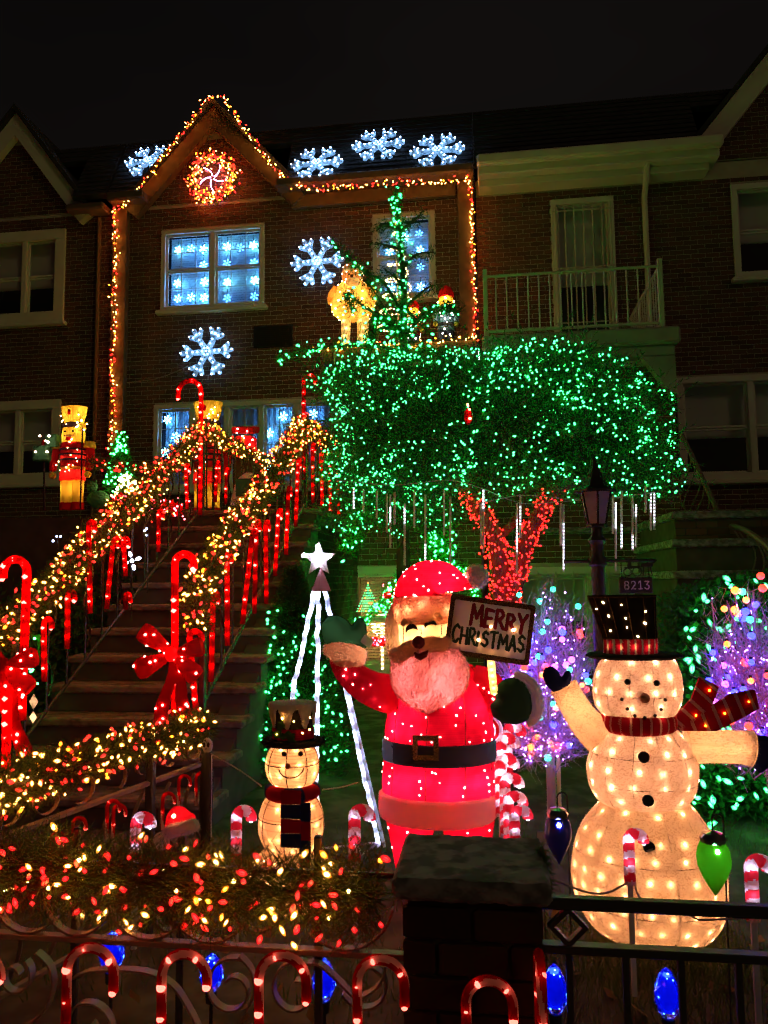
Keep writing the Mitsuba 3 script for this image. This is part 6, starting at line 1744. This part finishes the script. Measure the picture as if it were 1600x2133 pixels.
gloss('mat_chrome', (.6, .55, .5), .15, 1.0)
mat('mat_blue_glass', {'type': 'principled', 'base_color': rgb((.02, .03, .55)), 'roughness': .08, 'specular': .8, 'clearcoat': 1.0, 'clearcoat_gloss': .95})
thin('mat_green_glass', (.30, .62, .04), 1.3, .12)
ornament('dark blue drop ornament hanging on a hook left of the big snowman', 1165, 1692, 1802, 54, 2.85, 'mat_blue_glass', (3, 4, 25), 0)
ornament('yellow green drop ornament hanging on a hook before the big snowman', 1491, 1742, 1868, 64, 2.7, 'mat_green_glass', (4, 22, 8), 0)
thin('mat_blue_plastic', (.05, .07, .85), 1.3, .15)
mat('mat_blue_clear', {'type': 'dielectric', 'int_ior': 1.4, 'specular_transmittance': rgb((.30, .36, .98)), 'specular_reflectance': rgb((1, 1, 1))})
for lab, x, ytop, ybot, w, Y in (('big faceted blue bulb behind the scroll fence, leftmost', 232, 1938, 2022, 50, 2.05), ('big faceted blue bulb behind the scroll fence between second and third cane', 440, 1984, 2062, 48, 2.0), ('big faceted blue bulb behind the scroll fence nearest the pillar', 675, 1994, 2082, 48, 2.0), ('big faceted blue bulb beside the right side of the pillar', 1157, 2006, 2108, 50, 1.98), ('big faceted blue bulb behind the second fence bar', 1392, 2014, 2118, 50, 1.98)):
    k = thing('blue_bulb_light', lab, 'bulb light')
    t, b = at(x, ytop, Y), at(x, ybot, Y)
    h, r = t[2] - b[2], w / 2 * Y / FPX
    zz = np.linspace(0, 1, 11)
    rad = np.interp(zz, [0, .1, .3, .5, .75, .9, 1], [.45, .72, .98, 1, .72, .42, .04])
    n_ = 12
    def facets(k_, am): return np.array([[[b[0] + k_ * r * rr_ * (1 + (am if (i + j) % 2 else -am)) * math.cos((j + .5 * (i % 2)) * TAU / n_), b[1] + k_ * r * rr_ * math.sin((j + .5 * (i % 2)) * TAU / n_), b[2] + h * (.5 + (z - .5) * (k_ * .98))] for j in range(n_)] for i, (z, rr_) in enumerate(zip(zz, rad))])
    part(k, 'shell', skin(facets(1, .05)), 'mat_blue_clear')
    part(k, 'core', skin(facets(.74, 0)), 'mat_blue_plastic', True)
    part(k, 'lamp', bulbs([b + [0, 0, h * .2], b + [0, 0, h * .5], b + [0, 0, h * .8]], r * .3, 1), 'mat_bulb', emit=(.4, 1.2, 5.5), kind='stuff')
    a_ = np.array([-2.2, -1.2, -1.7, -.8, -2.6, -1.5, .6, 2.2])
    zf = np.array([.14, .17, .82, .78, .45, .90, .3, .6])
    rf = np.interp(zf, zz, rad) * r * .82
    part(k, 'added_glint', bulbs(np.stack([b[0] + rf * np.cos(a_), b[1] + rf * np.sin(a_), b[2] + h * zf], 1), r * .085, 1), 'mat_bulb', emit=(2.5, 9, 25), kind='stuff')  # emitting dots added as cyan glints of the facets
    part(k, 'base', lathe([(r * .45, -.03), (r * .5, -.002), (0, 0)], 10, b), 'mat_black')
    part(k, 'stake', tube([b - [0, 0, .02], (b[0], b[1], 0)], .005, 6), 'mat_black')

# ---------------------------------------------------------------- toy soldiers on the terrace and the landing
thin('mat_yellow_plastic', (.92, .72, .16), 1.1, .4)
thin('mat_dark_plastic', (.05, .03, .06), .3, .4)


def soldier(label, x, ytop, ybot, Y, star_, gifts):
    k = thing('toy_soldier', label, 'toy soldier')
    b, t = at(x, ybot, Y), at(x, ytop, Y)
    h = t[2] - b[2]
    el = lambda prof, sy=.75: lathe([(r * h, z * h) for r, z in prof], 20, b, sy)
    part(k, 'hat', el([(0, .84), (.095, .84), (.112, .90), (.13, .995), (.0, 1.0)]), 'mat_yellow_plastic', 30)
    part(k, 'hat_badge', ball(b + [0, -.092 * h, .93 * h], (.016 * h, .012 * h, .028 * h), 2), 'mat_red_plastic')
    part(k, 'hat_peak', el([(0, .80), (.11, .79), (.115, .81), (.09, .84)]), 'mat_dark_plastic')
    part(k, 'head', el([(0, .645), (.11, .65), (.115, .72), (.105, .79), (0, .795)]), 'mat_yellow_plastic', 30)
    part(k, 'moustache', bx(b[0] - .05 * h, b[0] + .05 * h, b[1] - .095 * h, b[1] - .075 * h, b[2] + .695 * h, b[2] + .71 * h, .004), 'mat_tan_fur')
    part(k, 'mouth', bx(b[0] - .025 * h, b[0] + .025 * h, b[1] - .094 * h, b[1] - .075 * h, b[2] + .66 * h, b[2] + .69 * h, .003), 'mat_red_plastic')
    for s in (-1, 1): part(k, 'eye', ball(b + [s * .04 * h, -.083 * h, .745 * h], .010 * h, 1), 'mat_black')
    part(k, 'torso', el([(0, .40), (.115, .40), (.125, .5), (.13, .60), (.11, .645), (0, .646)]), 'mat_red_plastic', 30)
    for z in (.47, .52, .57): part(k, 'braid', el([(.1275, z), (.134, z + .002), (.134, z + .012), (.1275, z + .014)], .77), 'mat_dark_plastic')
    part(k, 'belt', el([(0, .385), (.12, .382), (.122, .41), (0, .412)]), 'mat_yellow_plastic', 30)
    part(k, 'coat_skirt', el([(0, .285), (.13, .285), (.118, .38), (0, .381)]), 'mat_red_plastic', 30)
    for s in (-1, 1):
        lx_ = b + [s * .06 * h, 0, 0]
        part(k, 'leg', lathe([(0, .07 * h), (.052 * h, .07 * h), (.056 * h, .28 * h), (0, .282 * h)], 14, lx_), 'mat_yellow_plastic', 30)
        part(k, 'boot', lathe([(0, 0), (.06 * h, 0), (.058 * h, .068 * h), (0, .069 * h)], 14, lx_), 'mat_red_plastic', 30)
        up_arm = b + [s * .17 * h, 0, .60 * h]
        part(k, 'arm', tube([up_arm, up_arm + [s * .02 * h, -.01, -.12 * h], up_arm + [s * .015 * h, -.04, -.22 * h]], [.042 * h, .038 * h, .032 * h], 10), 'mat_red_plastic', True)
        part(k, 'epaulette', lathe([(0, .055 * h), (.05 * h, .05 * h), (.058 * h, 0), (.05 * h, -.012 * h), (0, -.013 * h)], 14, up_arm), 'mat_yellow_plastic', 30)
        part(k, 'hand', ball(up_arm + [s * .01 * h, -.05, -.27 * h], .034 * h, 2), 'mat_yellow_plastic', True)
    part(k, 'lamp', bulbs(np.vstack([b + np.stack([rng.uniform(-.09, .09, 16) * h, rng.uniform(-.05, .05, 16) * h, z * h + rng.uniform(-.04, .04, 16) * h], 1) for z in (.93, .72, .52, .34)] + [b + np.stack([s * .06 * h + rng.normal(size=5) * .01, rng.normal(size=5) * .01, rng.uniform(.1, .25, 5) * h], 1) for s in (-1, 1)]), .0085, 1.2), 'mat_bulb', emit=(24, 14, 4), kind='stuff')
    v = np.vstack([b + np.stack([rng.uniform(-.11, .11, 22) * h, np.full(22, -.10 * h), rng.uniform(.3, .95, 22) * h], 1)])
    part(k, 'lamp', bulbs(v, .008, 1.2), 'mat_bulb', emit=(24, 12, 4), kind='stuff')
    if star_:
        c_ = at(*star_, Y - .1)
        part(k, 'star', star(c_, .075, .02, .2), 'mat_yellow_plastic')
        part(k, 'lamp', bulbs(c_ + np.array([[.065, -.02, .01], [-.05, -.02, .03], [.03, -.02, -.055], [0, -.025, .05], [-.06, -.02, -.02]]), .011, 1.2), 'mat_bulb', emit=(25, 15, 5), kind='stuff')
        part(k, 'staff', tube([c_ - [0, 0, .02], (c_[0], Y - .1, b[2])], .008, 6), 'mat_dark_plastic')
    return k, b, h


soldier('lit toy soldier in red coat and tall yellow hat on the terrace', 149, 848, 1062, 7.75, (172, 886), True)
soldier('lit toy soldier standing behind the garland on the landing', 431, 838, 1075, 9.0, (445, 868), False)
GS = thing('gift_ornament', 'red and green lit gift box ornament on a stand beside the terrace soldier', 'ornament')
for i, (x0_, y0_, x1_, y1_, m_) in enumerate(((75, 930, 108, 962, 'mat_mitten_green'), (98, 905, 122, 932, 'mat_mitten_green'), (86, 916, 112, 930, 'mat_red_plastic'), (88, 932, 106, 958, 'mat_red_plastic'))):
    a_, b_ = at(x0_, y1_, 7.7), at(x1_, y0_, 7.7)
    part(GS, 'box', bx(a_[0], b_[0], 7.62 + .035 * i, 7.76 + .035 * i, a_[2], b_[2], .01), m_)
part(GS, 'lamp', bulbs([at(x, y, 7.56) for x, y in ((83, 908), (102, 908), (74, 941), (98, 941), (100, 921), (95, 918))], .014, 1), 'mat_bulb', emit=(25, 14, 8), kind='stuff')
part(GS, 'stand', tube([at(92, 962, 7.7), at(92, 1062, 7.7)], .012, 6), 'mat_dark_plastic')

# ---------------------------------------------------------------- small lit trees and flowers on the terrace
for lab, x, yt, yb, w, Y, col, foliage in (('small cone tree with green lights on the terrace behind the garland', 250, 908, 1034, 34, 8.3, GREEN, 'mat_needle_2'), ('tiny cone tree with warm lights in front of the green cone tree', 266, 998, 1044, 24, 7.95, (22, 13, 4), 'mat_needle_1')):
    k = thing('cone_tree', lab, 'small tree')
    c, t = at(x, yb, Y), at(x, yt, Y)
    m, p, d = plant(k, c, w * Y / FPX, w * Y / FPX, t[2] - c[2], 2600, True, ln=.07)
    part(k, 'foliage', m, foliage, kind='stuff')
    part(k, 'stem', tube([c, t - [0, 0, .03]], .012, 6), 'mat_bark')
    sel = np.where(p[:, 1] < Y)[0]
    sel = rng.choice(sel, 62, replace=False)
    part(k, 'light_string', bulbs(p[sel] + d[sel] * .05, .0135, 1.3), 'mat_bulb', emit=col, kind='stuff')
BB = thing('bear_figure', 'small dark green lit animal figure crouching behind the terrace rail', 'figure')
p = at(205, 1040, 7.9)
part(BB, 'body', ball(p, (.13, .10, .10), 2), 'mat_mitten_green', True)
part(BB, 'head', ball(p + [-.06, -.03, .14], .06, 2), 'mat_mitten_green', True)
for s in (-1, 1): part(BB, 'ear', ball(p + [-.06 + s * .04, -.03, .20], .018, 1), 'mat_mitten_green', True)
for i, (x, y) in enumerate(((242, 1048), (262, 1040), (285, 1042), (308, 1046), (325, 1052), (345, 1055), (360, 1058), (372, 1062))):
    k = thing('poinsettia', f'{ORD[i]} red lit poinsettia bloom from the left along the left stair garland', 'flower', 'red lit poinsettias along the left stair garland')
    c = at(x, y, 7.0)
    a = np.arange(9) * TAU / 9
    part(k, 'bloom', leaves(np.repeat(c[None], 27, 0), np.vstack([np.stack([np.cos(a), -.5 - .2 * j + 0 * a, np.sin(a)], 1) for j in range(3)]), np.repeat([.10, .08, .05], 9), .045), 'mat_red_cloth')
    part(k, 'lamp', bulbs(c + rng.normal(size=(7, 3)) * .05 - [0, .05, 0], .0095, 1.2), 'mat_bulb', emit=(24, 1.2, 1.6), kind='stuff')
for lab, x, y, Y in (('white lit flower pinwheel behind the left stair canes', 275, 1168, 5.9), ('small cold white light low in the left shrubs', 120, 1118, 5.6), ('small cold white light beside the left upright canes', 212, 1115, 5.8), ('small cold white light above the left stair treads', 308, 1110, 6.0)):
    k = thing('flower_light', lab, 'light')
    c = at(x, y, Y)
    if x == 275: part(k, 'petal', flat_flake(c, .085, 4), 'mat_bulb', emit=(6, 6.5, 9))
    else: part(k, 'lamp', bulbs(c + rng.normal(size=(3, 3)) * .022, .010, 1.3), 'mat_bulb', emit=(4, 5, 9), kind='stuff')
    part(k, 'stake', tube([c + [0, .01, 0], (c[0], Y + .01, c[2] - .5)], .005, 5), 'mat_iron')
k = thing('paper_lantern', 'pale double diamond paper lantern at the left foot of the stairs', 'lantern')
c = at(70, 1462, 4.5)
part(k, 'shade', cat([lathe([(0, -.05), (.032, 0), (0, .05)], 4, c), lathe([(0, -.04), (.026, 0), (0, .04)], 4, c - [0, 0, .095])]), 'mat_white_plastic')
part(k, 'lamp', bulbs([c, c - [0, 0, .095]], .009, 1), 'mat_bulb', emit=(14, 8, 3.5), kind='stuff')
k = thing('square_wreath', 'green lit square panel glowing behind the left bow', 'light panel')
a_, b_ = at(52, 1372, 4.75), at(86, 1322, 4.75)
part(k, 'frame', poly(sbox(a_[0], a_[2], b_[0], b_[2]).difference(sbox(a_[0] + .03, a_[2] + .03, b_[0] - .02, b_[2] - .03)), 4.74, 4.765), 'mat_needle_1')
part(k, 'lamp', bulbs([at(x, y, 4.7) for x, y in ((50, 1378), (60, 1392), (66, 1397), (52, 1413), (63, 1424), (77, 1424), (54, 1364), (72, 1330))], .010, 1.6), 'mat_bulb', emit=GREEN, kind='stuff')
SHB = thing('shrub', 'dark bare shrub below the left stair rail', 'shrub')
n_ = 9000
q = np.stack([rng.uniform(-4.3, -3.25, n_), rng.uniform(4.6, 7.3, n_), rng.random(n_)], 1)
q[:, 2] = .05 + q[:, 2] * (.9 + .25 * (q[:, 1] - 4.6) + .4 * meshkit.fbm(q * [2, 2, 0], 3))
part(SHB, 'foliage', leaves(q, rand_dir(n_) + [0, -.3, .2], .07, .03), 'mat_needle_2', kind='stuff')
part(SHB, 'stem', cat([tube([(x, y, 0), (x + .1, y, 1.0)], .02, 5) for x, y in ((-3.6, 5.0), (-3.9, 6.0), (-3.5, 6.8))]), 'mat_bark')

# ---------------------------------------------------------------- landing: gift box, pedestal, newel with pale cover
GB = thing('gift_box', 'red lit gift box with its lid tilted open on the landing pedestal', 'gift box')
a_, b_ = at(490, 946, 9.3), at(533, 890, 9.3)
part(GB, 'box', bx(a_[0] + .03, b_[0] - .02, 9.2, 9.42, a_[2], a_[2] + .22, .012), 'mat_red_plastic', 40)
part(GB, 'lid', mv(bx(-.15, .15, -.13, .13, -.04, .04, .012), ((a_[0] + b_[0]) / 2, 9.3, b_[2] - .03), rotx(.25) @ roty(.06)), 'mat_red_plastic', 40)
part(GB, 'ribbon', bx((a_[0] + b_[0]) / 2 - .02, (a_[0] + b_[0]) / 2 + .02, 9.192, 9.2, a_[2], a_[2] + .22), 'mat_yellow_plastic')
part(GB, 'lamp', bulbs([at(x, y, 9.17) for x, y in ((495, 893), (515, 898), (505, 908), (520, 926), (526, 916), (493, 902), (508, 912))], .0125, 1.3), 'mat_bulb', emit=(25, 8, 5), kind='stuff')
part(GB, 'lamp', bulbs([at(x, y, 9.31) for x, y in ((505, 925), (515, 935), (520, 915))], .02, 1), 'mat_bulb', emit=(25, 10, 6), kind='stuff')
k = thing('pedestal', 'dark square pedestal under the red gift box', 'pedestal')
q = at(512, 948, 9.3)
part(k, 'shaft', bx(q[0] - .13, q[0] + .13, 9.18, 9.44, 2.312, q[2] - .06, .01), 'mat_dark_brick_mortar')
part(k, 'cap', bx(q[0] - .16, q[0] + .16, 9.15, 9.47, q[2] - .058, q[2] - .003, .012), 'mat_stone')
k = thing('newel_cover', 'pale tapered cover with a dark green panel on the landing newel', 'post cover')
t_, b_ = at(515, 985, 7.2), at(503, 1052, 7.2)
part(k, 'cover', Body([(985, 510, 528), (995, 498, 530), (1015, 488, 533), (1052, 480, 537)], 7.2, .5, 10, 4 * 6).mesh(), 'mat_white_fur', 30)
yy = 7.2 - .075
p0, p1 = at(490, 1034, yy - .02), at(525, 996, yy - .02)
part(k, 'panel', bx(p0[0], p1[0], yy - .012, yy, p0[2], p1[2], .003), 'mat_mitten_green')
part(k, 'post', bx(t_[0] - .03, t_[0] + .01, 7.22, 7.26, 2.1, b_[2] + .02), 'mat_iron')

# ---------------------------------------------------------------- the balcony figures
gloss('mat_skin_tan', (.5, .3, .16), .6)
thin('mat_gold_cloth', (.95, .70, .34), 1.1)
BG = thing('golden_figure', 'tall golden lit figure with a round belly and beard on the porch roof', 'figure')
Y = 10.45
gb_ = Body([(584, 718, 750), (594, 706, 764), (606, 698, 772), (622, 693, 777), (640, 690, 780), (652, 694, 777), (661, 704, 771), (666, 716, 760)], Y, .75)
part(BG, 'body', gb_.mesh(), 'mat_gold_cloth', True)
part(BG, 'bulb', bulbs(np.vstack([gb_.front(((.15, 4), (.4, 5), (.62, 5), (.8, 6), (.95, 5)), .002)]), .0150, 1.2), 'mat_bulb', emit=(25, 14, 4), kind='stuff')
part(BG, 'bulb', bulbs(gb_.p(rng.uniform(.1, .9, 22), rng.uniform(-3.1, 0, 22), -.07), .018, 1), 'mat_bulb', emit=(25, 12, 3), kind='stuff')
hb = Body([(549, 724, 742), (556, 716, 752), (570, 712, 757), (585, 713, 755), (596, 722, 748)], Y - .03, .9, 20, 28)
part(BG, 'head', hb.mesh(), 'mat_tan_fur', True)
part(BG, 'bulb', bulbs(hb.front(((.2, 4), (.5, 4), (.8, 4)), .002), .009, 1), 'mat_bulb', emit=(25, 16, 8), kind='stuff')
part(BG, 'beard', ball(at(735, 587, Y - .2), (.10, .06, .075), 2), 'mat_white_fur', True)
part(BG, 'hat_brim', ball(at(734, 563, Y - .10), (.145, .10, .032), 2), 'mat_white_fur', True)
for s in (-1, 1): part(BG, 'eye', ball(at(734 + s * 7, 571, Y - .225), .013, 1), 'mat_black')
part(BG, 'nose', ball(at(733, 575, Y - .24), .025, 1), 'mat_nose_red', True)
for x0_, x1_ in ((711, 730), (744, 768)):
    lg = Body([(658, x0_ - 1, x1_ + 1), (690, x0_, x1_), (721, x0_ + 1, x1_ - 1)], Y, .9, 8, 20)
    part(BG, 'leg', lg.mesh(), 'mat_face', True)
    part(BG, 'bulb', bulbs(lg.p(np.array([.2, .45, .7, .9]), np.array([-1.9, -1.3, -1.7, -1.2]), -.02), .013, 1.2), 'mat_bulb', emit=(25, 16, 6), kind='stuff')
for px in ([(702, 600, 9), (692, 618, 10), (690, 632, 8)], [(766, 600, 9), (776, 615, 10), (770, 640, 8)]):
    m_, _, _ = limb(px, Y - .06)
    part(BG, 'arm', m_, 'mat_gold_cloth', True)

TG = 'short lit gnome figures on the porch roof'
for lab, x, yt, yb, w, cols in (('gnome figure with red cap and grey blue coat right on the porch roof', 929, 596, 716, 22, ('mat_red_plastic', 'mat_yellow_plastic', 'mat_pale_blue')), ('gnome figure with red cap and pink coat hidden behind the cedar', 858, 625, 720, 21, ('mat_red_plastic', 'mat_yellow_plastic', 'mat_red_plastic'))):
    k = thing('gnome_figure', lab, 'figure')
    Y = 10.3
    H_ = yb - yt
    r_ = lambda f: yt + H_ * f
    part(k, 'cap', Body([(r_(0), x - 4, x + 4), (r_(.07), x - w * .6, x + w * .6), (r_(.18), x - w * .75, x + w * .75), (r_(.2), x - w * .7, x + w * .7)], Y, .9, 12, 24).mesh(), cols[0], True)
    fb = Body([(r_(.19), x - w * .6, x + w * .6), (r_(.28), x - w * .72, x + w * .72), (r_(.38), x - w * .6, x + w * .6)], Y, .9, 12, 24)
    part(k, 'head', fb.mesh(), cols[1], True)
    part(k, 'lamp', bulbs(np.vstack([fb.p(np.array([.5, .5, .3]), np.array([-2.9, -.2, -1.6]), .004), fb.p(np.array([.4, .6]), np.array([-2, -1.1]), -.05)]), .017, 1.1), 'mat_bulb', emit=(25, 15, 5), kind='stuff')
    for s in (-1, 1): part(k, 'eye', ball(at(x + s * 5, r_(.26), Y - .14), .014, 1), 'mat_black')
    part(k, 'moustache', ball(at(x, r_(.33), Y - .13), (.07, .03, .02), 1), 'mat_white_fur')
    cb = Body([(r_(.37), x - w * .55, x + w * .55), (r_(.5), x - w * .85, x + w * .85), (r_(.7), x - w * .8, x + w * .8), (r_(.78), x - w * .85, x + w * .85)], Y, .75, 12, 24)
    part(k, 'coat', cb.mesh(), cols[2], True)
    bl_ = Body([(r_(.655), x - w * .84, x + w * .84), (r_(.71), x - w * .84, x + w * .84)], Y, .77, 4, 24)
    part(k, 'belt', bl_.mesh(), 'mat_black')
    q = at(x, r_(.68), Y - .155)
    part(k, 'buckle', mv(poly(sbox(-.03, -.022, .03, .022).difference(sbox(-.018, -.012, .018, .012)), q[1] - .012, q[1]), (q[0], 0, q[2])), 'mat_glitter')
    for s in (-1, 1):
        a_, b_ = at(x + s * w * .4, r_(.77), Y), at(x + s * w * .42, r_(1), Y)
        part(k, 'leg', tube([a_, b_], [.05, .06], 10), 'mat_navy')
        ax_ = at(x + s * w * .95, r_(.45), Y)
        part(k, 'arm', tube([at(x + s * w * .7, r_(.42), Y), ax_ - [0, .02, .05], at(x + s * w * 1.0, r_(.62), Y - .05)], [.04, .045, .035], 10), cols[2])
        part(k, 'hand', ball(at(x + s * w * 1.0, r_(.66), Y - .05), .035, 1), cols[1])
    part(k, 'lamp', bulbs([at(x + dx, r_(f), Y - .17) for dx, f in ((-13, .46), (12, .47), (-2, .56), (-9, .52), (8, .55), (2, .62), (-7, .82), (8, .84), (-3, .74), (15, .5))], .013, 1.1), 'mat_bulb', emit=(22, 19, 15), kind='stuff')
SPT = thing('spiral_tree_light', 'cone shaped spiral of warm lights with a star tip behind the cedar', 'tree light')
t, b = at(826, 470, 10.5), at(830, 715, 10.5)
s = np.linspace(0, 1, 260)
rr_ = .03 + .30 * s
a = s * TAU * 7.5
sp = np.stack([b[0] + (t[0] - b[0]) * (1 - s) + rr_ * np.cos(a), 10.5 + rr_ * np.sin(a), t[2] + (b[2] - t[2]) * s], 1)
part(SPT, 'spiral', tube(sp, .008, 5), 'mat_white_stake')
part(SPT, 'pole', tube([t, b], .012, 6), 'mat_white_stake')
part(SPT, 'light_string', bulbs(path(sp, .06), .0135, 1.3), 'mat_bulb', emit=(24, 13, 4), kind='stuff')
part(SPT, 'star', star(at(826, 463, 10.5), .09, .025), 'mat_yellow_plastic')
part(SPT, 'lamp', bulbs([at(826, 463, 10.46), at(826, 455, 10.46)], .02, 1), 'mat_bulb', emit=(25, 16, 6), kind='stuff')
for i, (x, y, l_, lit) in enumerate(((697, 738, 22, 0), (880, 735, 14, 0), (907, 735, 24, 0), (952, 738, 20, 1), (968, 735, 16, 0), (998, 732, 20, 1))):
    k = thing('glass_icicle', f'{ORD[i]} short glass icicle from the left below the porch roof lights', 'icicle', 'short icicles on the porch edge')
    p = at(x, y, 9.75)
    part(k, 'icicle', tube([p + [0, 0, .02], p - [0, 0, l_ * .0062]], [.018, .006], 8), 'mat_clear_tube')
    part(k, 'cord', tube([p + [0, 0, .02], p + [0, 0.02, .09]], .003, 4), 'mat_pale_cord')
    if lit: part(k, 'lamp', bulbs([p - [0, .015, .02 + j * .03] for j in range(4)], .012, 1), 'mat_bulb', emit=(12, 14, 20), kind='stuff')

# ---------------------------------------------------------------- small things in the yard
RC = thing('red_cap', 'red plush cap with white brim standing up out of the front garland', 'cap')
Y = 2.35
m_, _, _ = limb([(378, 1728, 34), (376, 1712, 33), (374, 1698, 27), (376, 1684, 14)], Y, squash=.9)
part(RC, 'crown', m_, 'mat_santa_red', True)
m_, _, _ = limb([(345, 1737, 10), (362, 1730, 14), (390, 1724, 14), (410, 1716, 11)], Y - .045)
part(RC, 'brim', m_, 'mat_white_fur', True)
part(RC, 'brim', fur(m_, 1500, .010, .0013), 'mat_white_fur', kind='stuff')
part(RC, 'pompom', ball(at(336, 1752, Y - .05), .027, 2), 'mat_white_fur', True)
part(RC, 'lamp', bulbs([at(362, 1700, Y - .055), at(375, 1705, Y), at(385, 1715, Y)], .0075, 1), 'mat_bulb', emit=(25, 7, 3), kind='stuff')
part(RC, 'post', tube([at(378, 1730, Y), (at(378, 1730, Y)[0], Y, .05)], .012, 6), 'mat_iron')
LPOP = thing('lollipop_light', 'round pink and white swirl lollipop beside the belt of the waving figure', 'lollipop')
c = at(1013, 1522, 4.15)
part(LPOP, 'disc', mv(lathe([(0, -.012), (.085, -.012), (.09, 0), (.085, .012), (0, .012)], 32), c, rotx(math.pi / 2)), 'mat_white_plastic', 40)
a = np.linspace(0, TAU * 2.6, 90)
part(LPOP, 'swirl', tube(np.stack([c[0] + (.008 + .068 * a / a[-1]) * np.cos(a), np.full(90, c[1] - .012), c[2] + (.008 + .068 * a / a[-1]) * np.sin(a)], 1), .008, 6), 'mat_red_plastic')
part(LPOP, 'lamp', bulbs([c + [dx, 0, dz] for dx, dz in ((0, 0), (.04, .03), (.05, -.03), (-.03, .05), (.0, -.05))], .009, 1), 'mat_bulb', emit=(20, 16, 24), kind='stuff')
part(LPOP, 'stick', tube([c - [0, 0, .085], (c[0], 4.15, .05)], .009, 8), 'mat_white_stake')
PG = thing('penguin_stake', 'thin black walkway stake topped with a small white masked face', 'stake ornament')
c = at(432, 1553, 3.5)
part(PG, 'face', ball(c, (.026, .018, .036), 2), 'mat_white_stake', True)
for s in (-1, 1): part(PG, 'eye', ball(c + [s * .010, -.015, .006], (.008, .006, .012), 1), 'mat_black')
part(PG, 'nose', ball(c + [0, -.017, -.012], .004, 1), 'mat_black')
part(PG, 'body', tube([c - [0, 0, .03], c - [0, 0, .20], (c[0], 3.5, .05)], [.026, .032, .016], 10), 'mat_black', True)
part(PG, 'stripe', tube([c + [.026, -.012, -.04], (c[0] + .028, 3.49, .12)], .003, 5), 'mat_white_stake')
YT = thing('plant_tag', 'small white plant tag stuck behind the blue drop ornament', 'tag')
p = at(1136, 1744, 3.0)
part(YT, 'card', bx(p[0] - .03, p[0] + .028, 2.999, 3.001, p[2] - .02, p[2] + .02), 'mat_white_stake')
part(YT, 'pin', tube([p - [.01, -.004, .02], (p[0] - .01, 3.004, .05)], .002, 4), 'mat_iron')
for lab, pts, r in (('pale extension cord looping behind the pier to the big snowman', [(1135, 1830, 2.2), (1160, 1835, 2.4), (1220, 1858, 2.6), (1265, 1860, 2.7), (1308, 1838, 2.74)], .0032), ('pale cord sagging from the striped cane along the bar fence', [(1322, 1845, 2.72), (1340, 1875, 2.6), (1420, 1895, 2.5), (1450, 1915, 2.45), (1500, 1915, 2.4), (1560, 1912, 2.37)], .0028),
                    ('pale cord running from the path rail to the small snowman', [(440, 1570, 3.4), (500, 1605, 3.2), (545, 1638, 3.0)], .003), ('dark cord from the small snowman to the rope light tree', [(672, 1645, 3.0), (710, 1640, 3.3), (745, 1630, 3.6)], .003), ('loose cord on the wall above the parlour window', [(265, 797, 11.9), (320, 790, 11.9), (365, 775, 11.9), (392, 762, 11.9)], .008)):
    one('extension_cord', lab, 'cord', tube(path([at(*q) for q in pts], .03), r, 6), 'mat_pale_cord')
# dark evergreen sprigs on the right shoulder of the pier
k = thing('evergreen_sprig', 'frosty evergreen sprig drooping over the right side of the pier', 'sprig')
p = path([at(1125, 1768, 1.95), at(1136, 1800, 1.9), at(1138, 1850, 1.85)], .01)
j = rng.integers(0, len(p), 500)
part(k, 'needles', blades(p[j], rand_dir(500) + [0, 0, -.4], .035, .002), 'mat_needle_1', kind='stuff')
part(k, 'stem', tube(p, .003, 5), 'mat_bark')

scene['night_sky']['sampling_weight'] = .12 * sum(WEIGHTS)
